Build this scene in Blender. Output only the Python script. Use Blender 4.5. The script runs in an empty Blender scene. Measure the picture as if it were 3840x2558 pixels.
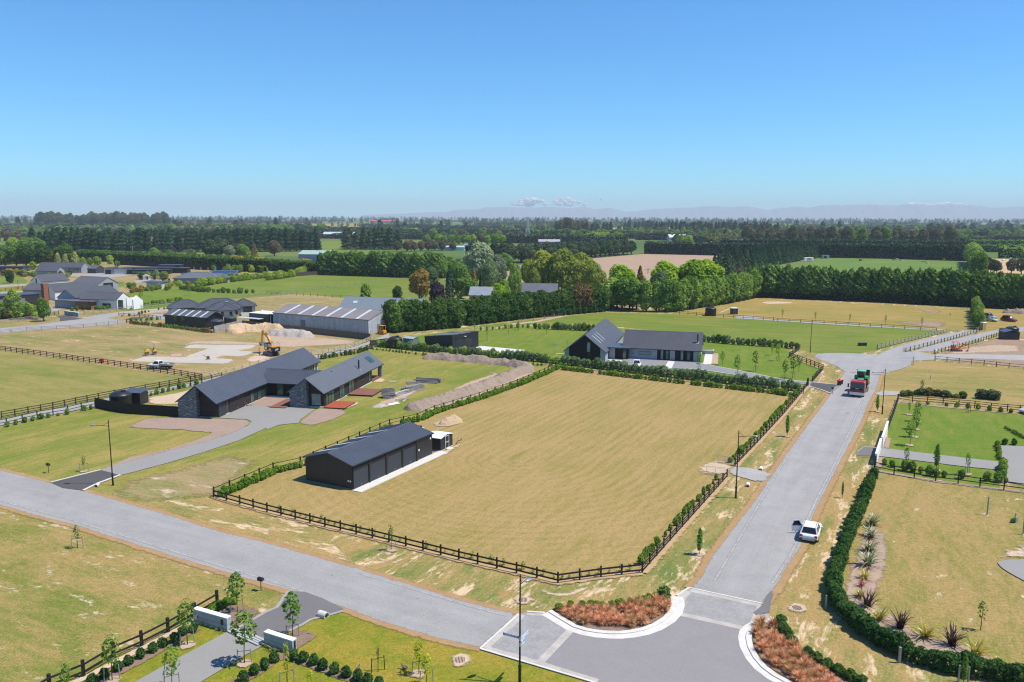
import bpy, bmesh, math, random
import numpy as np
from math import radians, sin, cos, pi, hypot, atan2
from mathutils import Vector, Matrix, noise as mnoise
from mathutils.geometry import delaunay_2d_cdt

random.seed(7)
rng = np.random.default_rng(7)
SC = bpy.context.scene
COL = SC.collection

# ---------------------------------------------------------------- camera
# photograph 3840 x 2558; drone about 32 m above flat ground, ~28.5 mm equivalent
FPX, CH, CXP, CYP = 3040.0, 32.0, 1920.0, 1279.0
PITCH, ROLL = math.atan((1279 - 812) / FPX), 0.0034
_f = Vector((0, cos(PITCH), -sin(PITCH))); _r0 = Vector((1, 0, 0)); _u0 = Vector((0, sin(PITCH), cos(PITCH)))
_r = _r0 * cos(ROLL) + _u0 * sin(ROLL); _u = -_r0 * sin(ROLL) + _u0 * cos(ROLL)
cam = bpy.data.cameras.new('camera'); cam_o = bpy.data.objects.new('camera', cam); COL.objects.link(cam_o)
cam.sensor_fit = 'HORIZONTAL'; cam.sensor_width = 36.0; cam.lens = 36.0 * FPX / 3840.0
cam.clip_start = 0.5; cam.clip_end = 60000
_m = Matrix((_r, _u, -_f)).transposed().to_4x4(); _m.translation = (0, 0, CH)
cam_o.matrix_world = _m
SC.camera = cam_o

# ---------------------------------------------------------------- sky, sun, exposure
SUN_EL, SUN_AZ = radians(62.0), radians(97.0)          # azimuth clockwise from +Y
world = bpy.data.worlds.new('World'); SC.world = world; world.use_nodes = True
wn = world.node_tree; wn.nodes.clear()
sky = wn.nodes.new('ShaderNodeTexSky'); sky.sky_type = 'NISHITA'; sky.sun_disc = False
sky.sun_elevation = SUN_EL; sky.sun_rotation = SUN_AZ
sky.altitude = 0; sky.air_density = 1.0; sky.dust_density = 0.0; sky.ozone_density = 8.0
tint = wn.nodes.new('ShaderNodeMix'); tint.data_type = 'RGBA'; tint.blend_type = 'MULTIPLY'
tint.inputs[0].default_value = 1.0; tint.inputs[7].default_value = (0.55, 0.95, 1.15, 1)
bg = wn.nodes.new('ShaderNodeBackground'); bg.inputs[1].default_value = 0.115
wo = wn.nodes.new('ShaderNodeOutputWorld')
wn.links.new(sky.outputs[0], tint.inputs[6]); wn.links.new(tint.outputs[2], bg.inputs[0]); wn.links.new(bg.outputs[0], wo.inputs[0])
sun = bpy.data.lights.new('sun', 'SUN'); sun.energy = 4.8; sun.angle = radians(0.53); sun.color = (1.0, 0.94, 0.84)
sun_o = bpy.data.objects.new('sun', sun); COL.objects.link(sun_o)
_sd = Vector((sin(SUN_AZ) * cos(SUN_EL), cos(SUN_AZ) * cos(SUN_EL), sin(SUN_EL)))
sun_o.rotation_euler = _sd.to_track_quat('Z', 'Y').to_euler(); sun_o.location = _sd * 300
vs = SC.view_settings; vs.view_transform = 'Standard'; vs.look = 'None'; vs.exposure = 0.32; vs.gamma = 1; vs.use_curve_mapping = False
HAZE_DENSITY = 0.9e-4
SC.render.engine = 'CYCLES'
cy = SC.cycles
cy.max_bounces = 6; cy.diffuse_bounces = 3; cy.glossy_bounces = 2; cy.transmission_bounces = 3; cy.transparent_max_bounces = 10
cy.volume_bounces = 0; cy.caustics_reflective = False; cy.caustics_refractive = False
cy.use_denoising = True; cy.filter_width = 1.2

# ---------------------------------------------------------------- projection helpers
def ray(x,y):
    return _f+_r*((x-CXP)/FPX)+_u*((CYP-y)/FPX)
def g(x,y,z=0.0):
    """photo pixel -> point on the horizontal plane at height z"""
    d=ray(x,y);t=(z-CH)/d.z
    return Vector((d.x*t,d.y*t,z))
def hgt(x,yb,yt):
    """height of something standing at ground pixel (x,yb) whose top is seen at row yt"""
    P=g(x,yb);lo,hi=0.0,60.0
    for _ in range(40):
        m=(lo+hi)/2;q=Vector((P.x,P.y,m-CH))
        if CYP-FPX*q.dot(_u)/q.dot(_f)>yt:lo=m
        else:hi=m
    return lo

# ---------------------------------------------------------------- object helpers
def tag(o,label=None,cat=None,group=None,kind=None):
    if label:o['label']=label
    if cat:o['category']=cat
    if group:o['group']=group
    if kind:o['kind']=kind
    return o
def empty(name,loc=(0,0,0),rz=0.0,label=None,cat=None,group=None):
    o=bpy.data.objects.new(name,None);COL.objects.link(o)
    o.location=loc;o.rotation_euler=(0,0,rz);o.empty_display_size=0.5
    return tag(o,label,cat,group)
def link(name,me,parent=None,loc=None,rot=None,scale=None):
    o=bpy.data.objects.new(name,me);COL.objects.link(o)
    if parent is not None:o.parent=parent
    if loc is not None:o.location=loc
    if rot is not None:o.rotation_euler=rot
    if scale is not None:o.scale=scale
    return o
CHILD={}
def kids(o):
    return[c for c in o.children]
def dup(root,loc,rz=0.0,s=1.0,label=None,group=None,sz=None):
    c=root.copy();COL.objects.link(c);c.location=loc;c.rotation_euler=(0,0,rz)
    c.scale=(s,s,sz if sz is not None else s)
    if label:c['label']=label
    if group:c['group']=group
    for ch in PROTO_KIDS.get(root.name,()):
        k=ch.copy();COL.objects.link(k);k.parent=c
        for gch in PROTO_KIDS.get(ch.name,()):
            q=gch.copy();COL.objects.link(q);q.parent=k
    return c
PROTO_KIDS={}
def remember(root):
    """store the children of a prototype (o.children is slow to query in a loop)"""
    ch=[o for o in root.children]
    PROTO_KIDS[root.name]=ch
    for c in ch:
        gc=[o for o in c.children]
        if gc:PROTO_KIDS[c.name]=gc

class MB:
    """collects polygons; build() links them as ONE mesh object"""
    def __init__(s):s.v=[];s.f=[];s.mi=[]
    def poly(s,pts,m=0):
        i=len(s.v);s.v+=[tuple(p)for p in pts];s.f.append(tuple(range(i,i+len(pts))));s.mi.append(m);return s
    def box(s,c,d,rz=0.0,m=0,taper=1.0):
        hx,hy,hz=d[0]/2,d[1]/2,d[2]/2;ca,sa=cos(rz),sin(rz);i=len(s.v)
        for z,k in((-hz,1.0),(hz,taper)):
            for x,y in((-hx,-hy),(hx,-hy),(hx,hy),(-hx,hy)):
                x,y=x*k,y*k
                s.v.append((c[0]+x*ca-y*sa,c[1]+x*sa+y*ca,c[2]+z))
        for q in((0,3,2,1),(4,5,6,7),(0,1,5,4),(1,2,6,5),(2,3,7,6),(3,0,4,7)):
            s.f.append(tuple(i+k for k in q));s.mi.append(m)
        return s
    def bar(s,a,b,w,h=None,m=0,up=(0,0,1)):
        a,b=Vector(a),Vector(b);h=h or w;t=(b-a).normalized();up=Vector(up)
        if abs(t.dot(up))>0.98:up=Vector((1,0,0))
        sd=t.cross(up).normalized();uu=sd.cross(t).normalized();i=len(s.v)
        for p in(a,b):
            for x,y in((-1,-1),(1,-1),(1,1),(-1,1)):
                s.v.append(tuple(p+sd*(x*w/2)+uu*(y*h/2)))
        for q in((0,1,2,3),(7,6,5,4),(0,4,5,1),(1,5,6,2),(2,6,7,3),(3,7,4,0)):
            s.f.append(tuple(i+k for k in q));s.mi.append(m)
        return s
    def tube(s,pts,rad,n=8,m=0,cap=True):
        pts=[Vector(p)for p in pts];rad=rad if isinstance(rad,(list,tuple))else[rad]*len(pts);i0=len(s.v)
        for k,p in enumerate(pts):
            t=(pts[min(k+1,len(pts)-1)]-pts[max(k-1,0)]).normalized()
            up=Vector((0,0,1))if abs(t.z)<0.9 else Vector((1,0,0))
            a=t.cross(up).normalized();b=a.cross(t).normalized()
            for j in range(n):
                w=2*pi*j/n;s.v.append(tuple(p+(a*cos(w)+b*sin(w))*rad[k]))
        for k in range(len(pts)-1):
            for j in range(n):
                a,b=i0+k*n+j,i0+k*n+(j+1)%n
                s.f.append((a,b,b+n,a+n));s.mi.append(m)
        if cap:
            s.f.append(tuple(i0+j for j in range(n))[::-1]);s.mi.append(m)
            s.f.append(tuple(i0+(len(pts)-1)*n+j for j in range(n)));s.mi.append(m)
        return s
    def lathe(s,prof,n=24,c=(0,0,0),m=0):
        i0=len(s.v)
        for r,z in prof:
            for j in range(n):
                w=2*pi*j/n;s.v.append((c[0]+r*cos(w),c[1]+r*sin(w),c[2]+z))
        for k in range(len(prof)-1):
            for j in range(n):
                a,b=i0+k*n+j,i0+k*n+(j+1)%n
                s.f.append((a,b,b+n,a+n));s.mi.append(m)
        s.f.append(tuple(i0+j for j in range(n))[::-1]);s.mi.append(m)
        s.f.append(tuple(i0+(len(prof)-1)*n+j for j in range(n)));s.mi.append(m)
        return s
    def prism(s,outline,axis,d0,d1,m=0):
        """outline in a plane, extruded between d0 and d1 along axis ('x','y','z')"""
        def P(a,b,d):return{'x':(d,a,b),'y':(a,d,b),'z':(a,b,d)}[axis]
        n=len(outline);i=len(s.v)
        s.v+=[P(a,b,d0)for a,b in outline]+[P(a,b,d1)for a,b in outline]
        s.f.append(tuple(range(i,i+n))[::-1]);s.mi.append(m);s.f.append(tuple(range(i+n,i+2*n)));s.mi.append(m)
        for k in range(n):
            s.f.append((i+k,i+(k+1)%n,i+n+(k+1)%n,i+n+k));s.mi.append(m)
        return s
    def mesh(s,name,mats,smooth=False,bevel=0.0):
        me=bpy.data.meshes.new(name);me.from_pydata(s.v,[],s.f)
        for m in(mats if isinstance(mats,(list,tuple))else[mats]):me.materials.append(m)
        me.polygons.foreach_set('material_index',s.mi)
        bm=bmesh.new();bm.from_mesh(me);bmesh.ops.recalc_face_normals(bm,faces=bm.faces)
        if bevel>0:
            bmesh.ops.remove_doubles(bm,verts=bm.verts,dist=1e-4)
            bmesh.ops.bevel(bm,geom=[e for e in bm.edges if e.is_manifold and e.calc_face_angle(0)>0.5],offset=bevel,segments=2,affect='EDGES',profile=0.5)
        bm.to_mesh(me);bm.free()
        if smooth:me.polygons.foreach_set('use_smooth',[True]*len(me.polygons))
        me.update();return me
    def build(s,name,mats,parent=None,loc=None,rot=None,smooth=False,bevel=0.0):
        return link(name,s.mesh(name,mats,smooth,bevel),parent,loc,rot)

# ---------------------------------------------------------------- materials
class NT:
    def __init__(s,name):
        s.mat=bpy.data.materials.new(name);s.mat.use_nodes=True;s.t=s.mat.node_tree;s.t.nodes.clear()
        s.out=s.t.nodes.new('ShaderNodeOutputMaterial')
    def n(s,typ,**kw):
        nd=s.t.nodes.new('ShaderNode'+typ)
        for k,v in kw.items():setattr(nd,k,v)
        return nd
    def l(s,a,b):s.t.links.new(a,b)
    def val(s,sock,v):
        if isinstance(v,bpy.types.NodeSocket):s.l(v,sock)
        else:sock.default_value=v
    def math(s,op,a,b=0.0,c=0.0,clamp=False):
        nd=s.n('Math',operation=op,use_clamp=clamp);s.val(nd.inputs[0],a);s.val(nd.inputs[1],b);s.val(nd.inputs[2],c);return nd.outputs[0]
    def mix(s,f,a,b,blend='MIX'):
        nd=s.n('Mix',data_type='RGBA',blend_type=blend,clamp_factor=True)
        s.val(nd.inputs[0],f);s.val(nd.inputs[6],c4(a));s.val(nd.inputs[7],c4(b));return nd.outputs[2]
    def pos(s):return s.n('NewGeometry').outputs['Position']
    def mapv(s,v,scale=(1,1,1),rot=(0,0,0),loc=(0,0,0)):
        nd=s.n('Mapping');s.l(v,nd.inputs[0]);nd.inputs[1].default_value=loc;nd.inputs[2].default_value=rot;nd.inputs[3].default_value=scale;return nd.outputs[0]
    def noise(s,v,scale,detail=2.0,rough=0.5,dist=0.0):
        nd=s.n('TexNoise');s.l(v,nd.inputs['Vector']);nd.inputs['Scale'].default_value=scale;nd.inputs['Detail'].default_value=detail
        nd.inputs['Roughness'].default_value=rough;nd.inputs['Distortion'].default_value=dist;return nd.outputs[0]
    def rng(s,v,a,b,c=0.0,d=1.0,smooth=False):
        nd=s.n('MapRange',clamp=True);nd.interpolation_type='SMOOTHSTEP' if smooth else 'LINEAR'
        s.val(nd.inputs[0],v);nd.inputs[1].default_value=a;nd.inputs[2].default_value=b;nd.inputs[3].default_value=c;nd.inputs[4].default_value=d;return nd.outputs[0]
    def bsdf(s,col,rough=0.8,spec=0.3,metal=0.0,normal=None):
        b=s.n('BsdfPrincipled');s.val(b.inputs['Base Color'],c4(col));s.val(b.inputs['Roughness'],rough)
        b.inputs['Specular IOR Level'].default_value=spec;b.inputs['Metallic'].default_value=metal
        if normal is not None:s.l(normal,b.inputs['Normal'])
        return b.outputs[0]
    def bump(s,h,strength=0.3,dist=0.05):
        b=s.n('Bump');s.l(h,b.inputs['Height']);b.inputs['Strength'].default_value=strength;b.inputs['Distance'].default_value=dist;return b.outputs[0]
    def edge_alpha(s,shader,scale=0.9,hard=0.25):
        """ragged border: the sheet's 'edge' attribute (0 at its outline) against noise"""
        at=s.n('Attribute',attribute_name='edge').outputs['Fac']
        nz=s.noise(s.pos(),scale,4.0,0.65)
        a=s.rng(s.math('ADD',at,s.math('MULTIPLY',s.math('SUBTRACT',nz,0.5),1.9)),0.5-hard,0.5+hard)
        tr=s.n('BsdfTransparent').outputs[0];mx=s.n('MixShader');s.l(a,mx.inputs[0]);s.l(tr,mx.inputs[1]);s.l(shader,mx.inputs[2]);return mx.outputs[0]
    def done(s,shader):s.l(shader,s.out.inputs[0]);return s.mat
def c4(c):
    return c if isinstance(c,bpy.types.NodeSocket)else((c[0],c[1],c[2],1.0)if len(c)==3 else c)
def plain(name,col,rough=0.7,spec=0.3,metal=0.0,var=0.12,scale=1.5,dirt=None):
    t=NT(name);p=t.pos();nz=t.noise(p,scale,4,0.6)
    c=t.mix(t.rng(nz,0.25,0.75),[x*(1-var)for x in col],[min(1,x*(1+var))for x in col])
    if dirt:c=t.mix(t.rng(t.noise(p,scale*0.4,5,0.65),0.5,0.75,0,dirt[1]),c,dirt[0])
    r=t.rng(nz,0.2,0.8,max(0.02,rough-0.06),min(1,rough+0.06))
    return t.done(t.bsdf(c,r,spec,metal))
LEAFK=2.0
def leaf(name,cols,trans=0.42,spread=0.22):
    cols=[[min(.8,x*LEAFK)for x in c]for c in cols]
    t=NT(name);rnd=t.n('NewGeometry').outputs['Random Per Island'];ob=t.n('ObjectInfo').outputs['Random']
    cr=t.n('ValToRGB');e=cr.color_ramp.elements
    e[0].position=0.0;e[0].color=c4(cols[0]);e[1].position=1.0;e[1].color=c4(cols[2])
    k=e.new(0.55);k.color=c4(cols[1])
    t.l(rnd,cr.inputs[0])
    hs=t.n('HueSaturation');hs.inputs['Hue'].default_value=0.5
    t.l(t.rng(ob,0,1,1-spread,1+spread),hs.inputs['Value']);t.l(t.rng(ob,0,1,0.51,0.488),hs.inputs['Hue']);t.l(cr.outputs[0],hs.inputs['Color'])
    d=t.n('BsdfDiffuse');t.l(hs.outputs[0],d.inputs[0]);tr=t.n('BsdfTranslucent');t.l(t.mix(1.0,hs.outputs[0],(1.0,1.05,0.55),'MULTIPLY'),tr.inputs[0])
    mx=t.n('MixShader');mx.inputs[0].default_value=trans;t.l(d.outputs[0],mx.inputs[1]);t.l(tr.outputs[0],mx.inputs[2])
    return t.done(mx.outputs[0])
def grass(name,green,green2,dry,amount,soil=(0.36,0.27,0.18),bare=0.0,ang=0.0,stripe=None,stretch=1.0,ragged=False,patch=1.0,fine=1.0,streak=0.7):
    """mown turf: green and dry growth in patches, blade-size grain, optional mowing lines (angle, width, strength, u0, v0, uturn)"""
    t=NT(name);p=t.pos()
    pr=t.mapv(p,rot=(0,0,-ang));ps=t.mapv(pr,scale=(1.0/stretch,1,1))
    n1=t.noise(p,0.035,3,0.55,0.3);n2=t.noise(ps,0.28,4,0.62,0.6);n3=t.noise(ps,1.6,4,0.65);n4=t.noise(p,7.0,3,0.7)
    n5=t.noise(t.mapv(pr,scale=(1.0/14.0,1,1)),1.1,4,0.7)
    a=t.math('MULTIPLY_ADD',t.math('SUBTRACT',n1,0.5),2.3*patch,amount)
    a=t.math('MULTIPLY_ADD',t.math('SUBTRACT',n2,0.5),2.1*patch,a)
    a=t.math('MULTIPLY_ADD',t.math('SUBTRACT',n3,0.5),1.7*fine,a)
    a=t.math('MULTIPLY_ADD',t.math('SUBTRACT',n5,0.5),1.5*streak,a)
    a=t.math('MULTIPLY_ADD',t.math('SUBTRACT',n4,0.5),1.5*fine,a)
    if stripe:
        sa,wdt,st,u0,v0,uturn=stripe
        q=t.mapv(p,rot=(0,0,0),loc=(-u0,-v0,0));q=t.n('VectorRotate',rotation_type='Z_AXIS');t.l(p,q.inputs['Vector'])
        q.inputs['Center'].default_value=(u0,v0,0);q.inputs['Angle'].default_value=-sa
        sx=t.n('SeparateXYZ');t.l(q.outputs[0],sx.inputs[0])
        u=t.math('SUBTRACT',sx.outputs[0],u0);v=t.math('SUBTRACT',sx.outputs[1],v0)
        if uturn:
            um=t.math('MINIMUM',u,0.0);d=t.math('SQRT',t.math('ADD',t.math('MULTIPLY',um,um),t.math('MULTIPLY',v,v)))
        else:d=v
        d=t.math('MULTIPLY_ADD',t.math('SUBTRACT',n2,0.5),wdt*0.8,d)
        w=t.math('SINE',t.math('MULTIPLY',d,2*pi/wdt))
        w=t.math('MULTIPLY',w,t.rng(t.noise(p,0.06,2),0.35,0.65,0.25,1.0))
        a=t.math('MULTIPLY_ADD',w,st,a)
    a=t.math('ADD',a,0.0,clamp=True)
    gcol=t.mix(t.rng(n2,0.3,0.7),green,green2)
    c=t.mix(a,gcol,dry)
    grain=t.math('MULTIPLY_ADD',t.noise(p,2.6,5,0.75),0.5,t.math('MULTIPLY',n4,0.5))
    c=t.mix(1.0,c,t.rng(grain,0.34,0.66,0.62,1.36),'MULTIPLY')
    if bare>0:
        pb=t.mapv(pr,scale=(1.0/max(stretch,1.5),1,1))
        nb=t.math('MULTIPLY_ADD',t.noise(pb,2.6,4,0.7),0.35,t.math('MULTIPLY',t.noise(pb,0.55,4,0.6,0.4),0.65))
        m=t.rng(nb,0.66-bare*0.2,0.70-bare*0.16)
        c=t.mix(m,c,t.mix(t.rng(n4,0.3,0.7),soil,[x*1.25 for x in soil]))
    b=t.bsdf(c,0.9,0.12)
    return t.done(t.edge_alpha(b,1.1)if ragged else b)
def soilmat(name,c1,c2,scale=1.0,ragged=True,rows=None,bump=0.0,hard=0.25):
    t=NT(name);p=t.pos()
    n1=t.noise(p,0.25*scale,4,0.6);n2=t.noise(p,2.2*scale,4,0.68);n3=t.noise(p,11*scale,3,0.7)
    f=t.math('MULTIPLY_ADD',n1,0.45,t.math('MULTIPLY_ADD',n2,0.35,t.math('MULTIPLY',n3,0.35)))
    c=t.mix(t.rng(f,0.36,0.80),c1,c2)
    if rows:
        pr=t.mapv(p,rot=(0,0,-rows[0]));sx=t.n('SeparateXYZ');t.l(pr,sx.inputs[0])
        w=t.math('SINE',t.math('MULTIPLY',t.math('MULTIPLY_ADD',n1,rows[1],sx.outputs[1]),2*pi/rows[1]))
        c=t.mix(1.0,c,t.rng(w,-1,1,1-rows[2],1+rows[2]),'MULTIPLY')
    c=t.mix(1.0,c,t.rng(n3,0.3,0.75,0.78,1.2),'MULTIPLY')
    nm=t.bump(n2,bump,0.2)if bump else None
    b=t.bsdf(c,0.95,0.1,normal=nm)
    return t.done(t.edge_alpha(b,1.4,hard)if ragged else b)
def seal(name,col,ang,dark=0.8,light=1.15,ragged=False,tracks=True,grain=0.25,u=(0,0)):
    """chip seal: aggregate grain, tyre polish along the lane, patches"""
    t=NT(name);p=t.pos();pr=t.mapv(p,rot=(0,0,-ang));pl=t.mapv(pr,scale=(0.06,1,1))
    n1=t.noise(pl,0.45,4,0.6);n2=t.noise(p,0.3,4,0.6,0.5);n3=t.noise(p,30,2,0.8);n4=t.noise(p,5.0,4,0.7)
    f=t.math('MULTIPLY_ADD',n1,0.6 if tracks else 0.15,t.math('MULTIPLY',n2,0.55))
    c=t.mix(t.rng(f,0.3,0.8),[x*dark for x in col],[x*light for x in col])
    gr=t.math('MULTIPLY_ADD',n3,0.6,t.math('MULTIPLY',n4,0.4))
    c=t.mix(1.0,c,t.rng(gr,0.3,0.7,1-grain,1+grain),'MULTIPLY')
    b=t.bsdf(c,0.85,0.25)
    return t.done(t.edge_alpha(b,2.2,0.2)if ragged else b)
def pavers(name,c1,c2,gap,bw,bh,ang,off=0.5):
    t=NT(name);p=t.mapv(t.pos(),rot=(0,0,-ang));br=t.n('TexBrick');t.l(p,br.inputs[0])
    br.offset=off;br.inputs['Scale'].default_value=1.0;br.inputs['Brick Width'].default_value=bw;br.inputs['Row Height'].default_value=bh
    br.inputs['Mortar Size'].default_value=gap;br.inputs['Color1'].default_value=c4(c1);br.inputs['Color2'].default_value=c4(c2)
    br.inputs['Mortar'].default_value=c4([x*0.8 for x in c1])
    c=t.mix(1.0,br.outputs[0],t.rng(t.noise(t.pos(),0.8,4),0.3,0.7,0.88,1.1),'MULTIPLY')
    return t.done(t.bsdf(c,0.85,0.25))

# ---------------------------------------------------------------- ground sheets
LAYER=[0]
def smooth_line(pts,it=1):
    for _ in range(it):
        q=[pts[0]]
        for a,b in zip(pts[:-1],pts[1:]):
            q+=[tuple(a[i]*.75+b[i]*.25 for i in range(2)),tuple(a[i]*.25+b[i]*.75 for i in range(2))]
        q.append(pts[-1]);pts=q
    return pts
def sheet(name,px,mat,z=None,soft=0.0,jit=0.0,step=1.5,world=False,kind='structure',label=None,cat=None,parent=None,rounded=0):
    """a ground area: outline in photo pixels laid on the ground; soft = width of its ragged border in metres"""
    if z is None:LAYER[0]+=1;z=0.0005*LAYER[0]
    P=[Vector((q[0],q[1],0))if world else g(*q)for q in px]
    if rounded:
        for _ in range(rounded):
            Q=[]
            for i in range(len(P)):
                a,b=P[i],P[(i+1)%len(P)];Q+=[a*.75+b*.25,a*.25+b*.75]
            P=Q
    if sum(a.x*b.y-b.x*a.y for a,b in zip(P,P[1:]+P[:1]))<0:P.reverse()
    D=[]
    for a,b in zip(P,P[1:]+P[:1]):
        n=max(1,int((b-a).length/step))if(jit or soft)else 1
        for k in range(n):D.append(a.lerp(b,k/n))
    n=len(D);N=[]
    for i in range(n):
        t=(D[(i+1)%n]-D[i-1]);N.append(Vector((-t.y,t.x,0)).normalized()if t.length>1e-6 else Vector((0,0,0)))
    if jit:D=[d+nn*(jit*mnoise.noise(d*0.9+Vector((LAYER[0]*7.1,0,0))))for d,nn in zip(D,N)]
    me=bpy.data.meshes.new(name)
    if soft:
        A=np.array([(d.x,d.y)for d in D]);Bn=np.roll(A,-1,0);AB=Bn-A;L2=(AB**2).sum(1)+1e-9
        def dist_in(p):
            tt=np.clip(((p-A)*AB).sum(1)/L2,0,1);dd=np.sqrt((((A+AB*tt[:,None])-p)**2).sum(1)).min()
            cr=((A[:,1]>p[1])!=(Bn[:,1]>p[1]))&(p[0]<(Bn[:,0]-A[:,0])*(p[1]-A[:,1])/(Bn[:,1]-A[:,1]+1e-12)+A[:,0])
            return dd if cr.sum()%2 else-dd
        In=[]
        for fr in(0.45,1.0):
            for d,nn in zip(D,N):
                q=d+nn*(soft*fr);dd=dist_in(np.array((q.x,q.y)))
                if dd>soft*fr*0.8:In.append(Vector((q.x,q.y)))
        res=delaunay_2d_cdt([Vector((d.x,d.y))for d in D]+In,[],[list(range(n))],1,1e-5)
        V=[(v.x,v.y,0)for v in res[0]]
        me.from_pydata(V,[],[tuple(f)for f in res[2]])
        me.attributes.new('edge','FLOAT','POINT').data.foreach_set('value',[float(min(1.0,max(0.0,dist_in(np.array((v[0],v[1])))/soft)))for v in V])
    else:
        me.from_pydata([(d.x,d.y,0)for d in D],[],[tuple(range(n))])
    me.materials.append(mat)
    o=link(name,me,parent,loc=(0,0,z));o['kind']=kind
    if label:tag(o,label,cat)
    return o
def ribbon(name,line,w,mat,z=None,h=0.0,soft=False,kind='structure',off=0.0,smooth=0,world=False):
    """a band of width w along a pixel polyline; h>0 makes a solid kerb"""
    if z is None:LAYER[0]+=1;z=0.0005*LAYER[0]
    if smooth:line=smooth_line(list(line),smooth)
    P=[Vector((q[0],q[1],0))if world else g(*q)for q in line];n=len(P);V=[];F=[];E=[]
    cross=[(-.5,0,0),(-.5,h,0),(.5,h,0),(.5,0,0)]if h else([(-.5,0,0),(-.2,0,1),(.2,0,1),(.5,0,0)]if soft else[(-.5,0,1),(.5,0,1)])
    for i,p in enumerate(P):
        t=(P[min(i+1,n-1)]-P[max(i-1,0)]).normalized();nn=Vector((-t.y,t.x,0))
        for a,hh,e in cross:
            q=p+nn*(a*w+off);V.append((q.x,q.y,hh));E.append(float(e))
    k=len(cross)
    for i in range(n-1):
        for j in range(k-1):F.append((i*k+j,i*k+j+1,(i+1)*k+j+1,(i+1)*k+j))
    if h:F+=[tuple(range(k)),tuple(range((n-1)*k,n*k))[::-1]]
    me=bpy.data.meshes.new(name);me.from_pydata(V,[],F);me.materials.append(mat)
    if soft:me.attributes.new('edge','FLOAT','POINT').data.foreach_set('value',E)
    bm=bmesh.new();bm.from_mesh(me);bmesh.ops.recalc_face_normals(bm,faces=bm.faces);bm.to_mesh(me);bm.free()
    o=link(name,me,None,loc=(0,0,z));o['kind']=kind
    return o
def T(ox,oy):
    """pixel coordinates read in a 2.354x enlargement whose corner is (ox, oy)"""
    return lambda*q:[(ox+x/2.354,oy+y/2.354)for x,y in q]
A1,B1t,C1,D1=T(0,780),T(1000,780),T(1900,700),T(2840,700)
A2,B2t,C2,D2=T(0,1200),T(1000,1200),T(1900,1150),T(2840,1150)
A3,B3t,C3,D3=T(0,1892),T(1000,1892),T(1900,1892),T(2840,1892)

# ================================================================= GROUND
AR=radians(61.7)        # side road, shed and paddock direction
AM=radians(153.0)       # main road direction (runs to the left and away)
AH=radians(78.8)        # black house ridge direction
DRY=(0.345,0.235,0.072);DRY2=(0.335,0.225,0.088)
SOIL=(0.43,0.34,0.23)
def farmland():
    t=NT('farmland');p=t.mapv(t.pos(),rot=(0,0,radians(-14)))
    ps=t.mapv(p,scale=(1/260.0,1/170.0,1))
    v=t.n('TexVoronoi',distance='CHEBYCHEV');t.l(ps,v.inputs['Vector']);v.inputs['Scale'].default_value=1.0;v.inputs['Randomness'].default_value=0.7
    sx=t.n('SeparateXYZ');t.l(v.outputs['Color'],sx.inputs[0])
    cr=t.n('ValToRGB');e=cr.color_ramp.elements;cr.color_ramp.interpolation='CONSTANT'
    for q,c in((0.0,(.075,.125,.028)),(.22,(.13,.165,.045)),(.42,(.06,.105,.03)),(.58,(.20,.19,.075)),(.72,(.10,.15,.035)),(.86,(.25,.19,.105)),(.93,(.085,.14,.03))):
        if q==0.0:e[0].color=c4(c)
        elif q==.93:e[-1].position=q;e[-1].color=c4(c)
        else:k=e.new(q);k.color=c4(c)
    t.l(sx.outputs[0],cr.inputs[0])
    c=t.mix(t.rng(t.noise(t.pos(),0.02,5,0.6),0.45,0.8,0,0.5),cr.outputs[0],(.16,.17,.06))
    c=t.mix(1.0,c,t.rng(t.noise(t.pos(),0.3,4,0.7),0.3,0.7,0.75,1.25),'MULTIPLY')
    return t.done(t.bsdf(c,0.95,0.1))
mb=MB();mb.poly([(-12800,-300,0),(12800,-300,0),(12800,17200,0),(-12800,17200,0)])
go=mb.build('ground',farmland());go['kind']='structure'

M_VERGE=grass('verge_grass',(.125,.165,.038),(.16,.19,.05),DRY2,0.60,(.50,.37,.235),bare=0.62,ang=AR,stretch=3.0,patch=1.2,streak=1.1)
M_VERGE_M=grass('verge_grass_main',(.12,.16,.036),(.16,.185,.05),(.34,.23,.09),0.62,(.50,.37,.235),bare=0.62,ang=AM,stretch=3.0,patch=1.1)
M_PADDOCK=grass('paddock_dry',(.215,.185,.045),(.20,.18,.042),(.345,.235,.098),0.68,SOIL,ang=AR,patch=0.5,fine=0.7,streak=1.2,
                  stripe=(AR,1.5,0.20,1.2,104.0,True),stretch=2.5)
M_LOTA=grass('house_lawn_young',(.14,.175,.024),(.165,.19,.03),(.32,.235,.075),0.36,(.40,.31,.2),bare=0.06,ang=AR,stretch=3.0,patch=0.9)
M_LAWN=grass('lawn',(.10,.165,.014),(.13,.185,.02),(.24,.215,.05),0.14,ang=radians(75),stripe=(radians(75),3.2,0.10,0,180,False),patch=0.5,fine=0.6)
M_GREENP=grass('pasture',(.105,.165,.02),(.14,.185,.024),(.24,.205,.05),0.18,ang=radians(-14),stretch=4,patch=0.7,fine=0.7)
M_BACKF=grass('dry_field',(.18,.18,.03),(.20,.19,.035),(.34,.225,.08),0.58,SOIL,bare=0.2,ang=radians(-14),stretch=4,patch=0.8)
M_LEFTF=grass('left_field',(.15,.175,.035),(.18,.19,.04),(.30,.225,.08),0.42,SOIL,ang=radians(-24),stretch=3,patch=0.9)
M_LOTC=grass('building_lot',(.155,.17,.04),(.19,.185,.05),(.34,.235,.115),0.58,(.46,.33,.21),bare=0.4,ang=radians(-24),stretch=3,patch=1.1)
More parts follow.
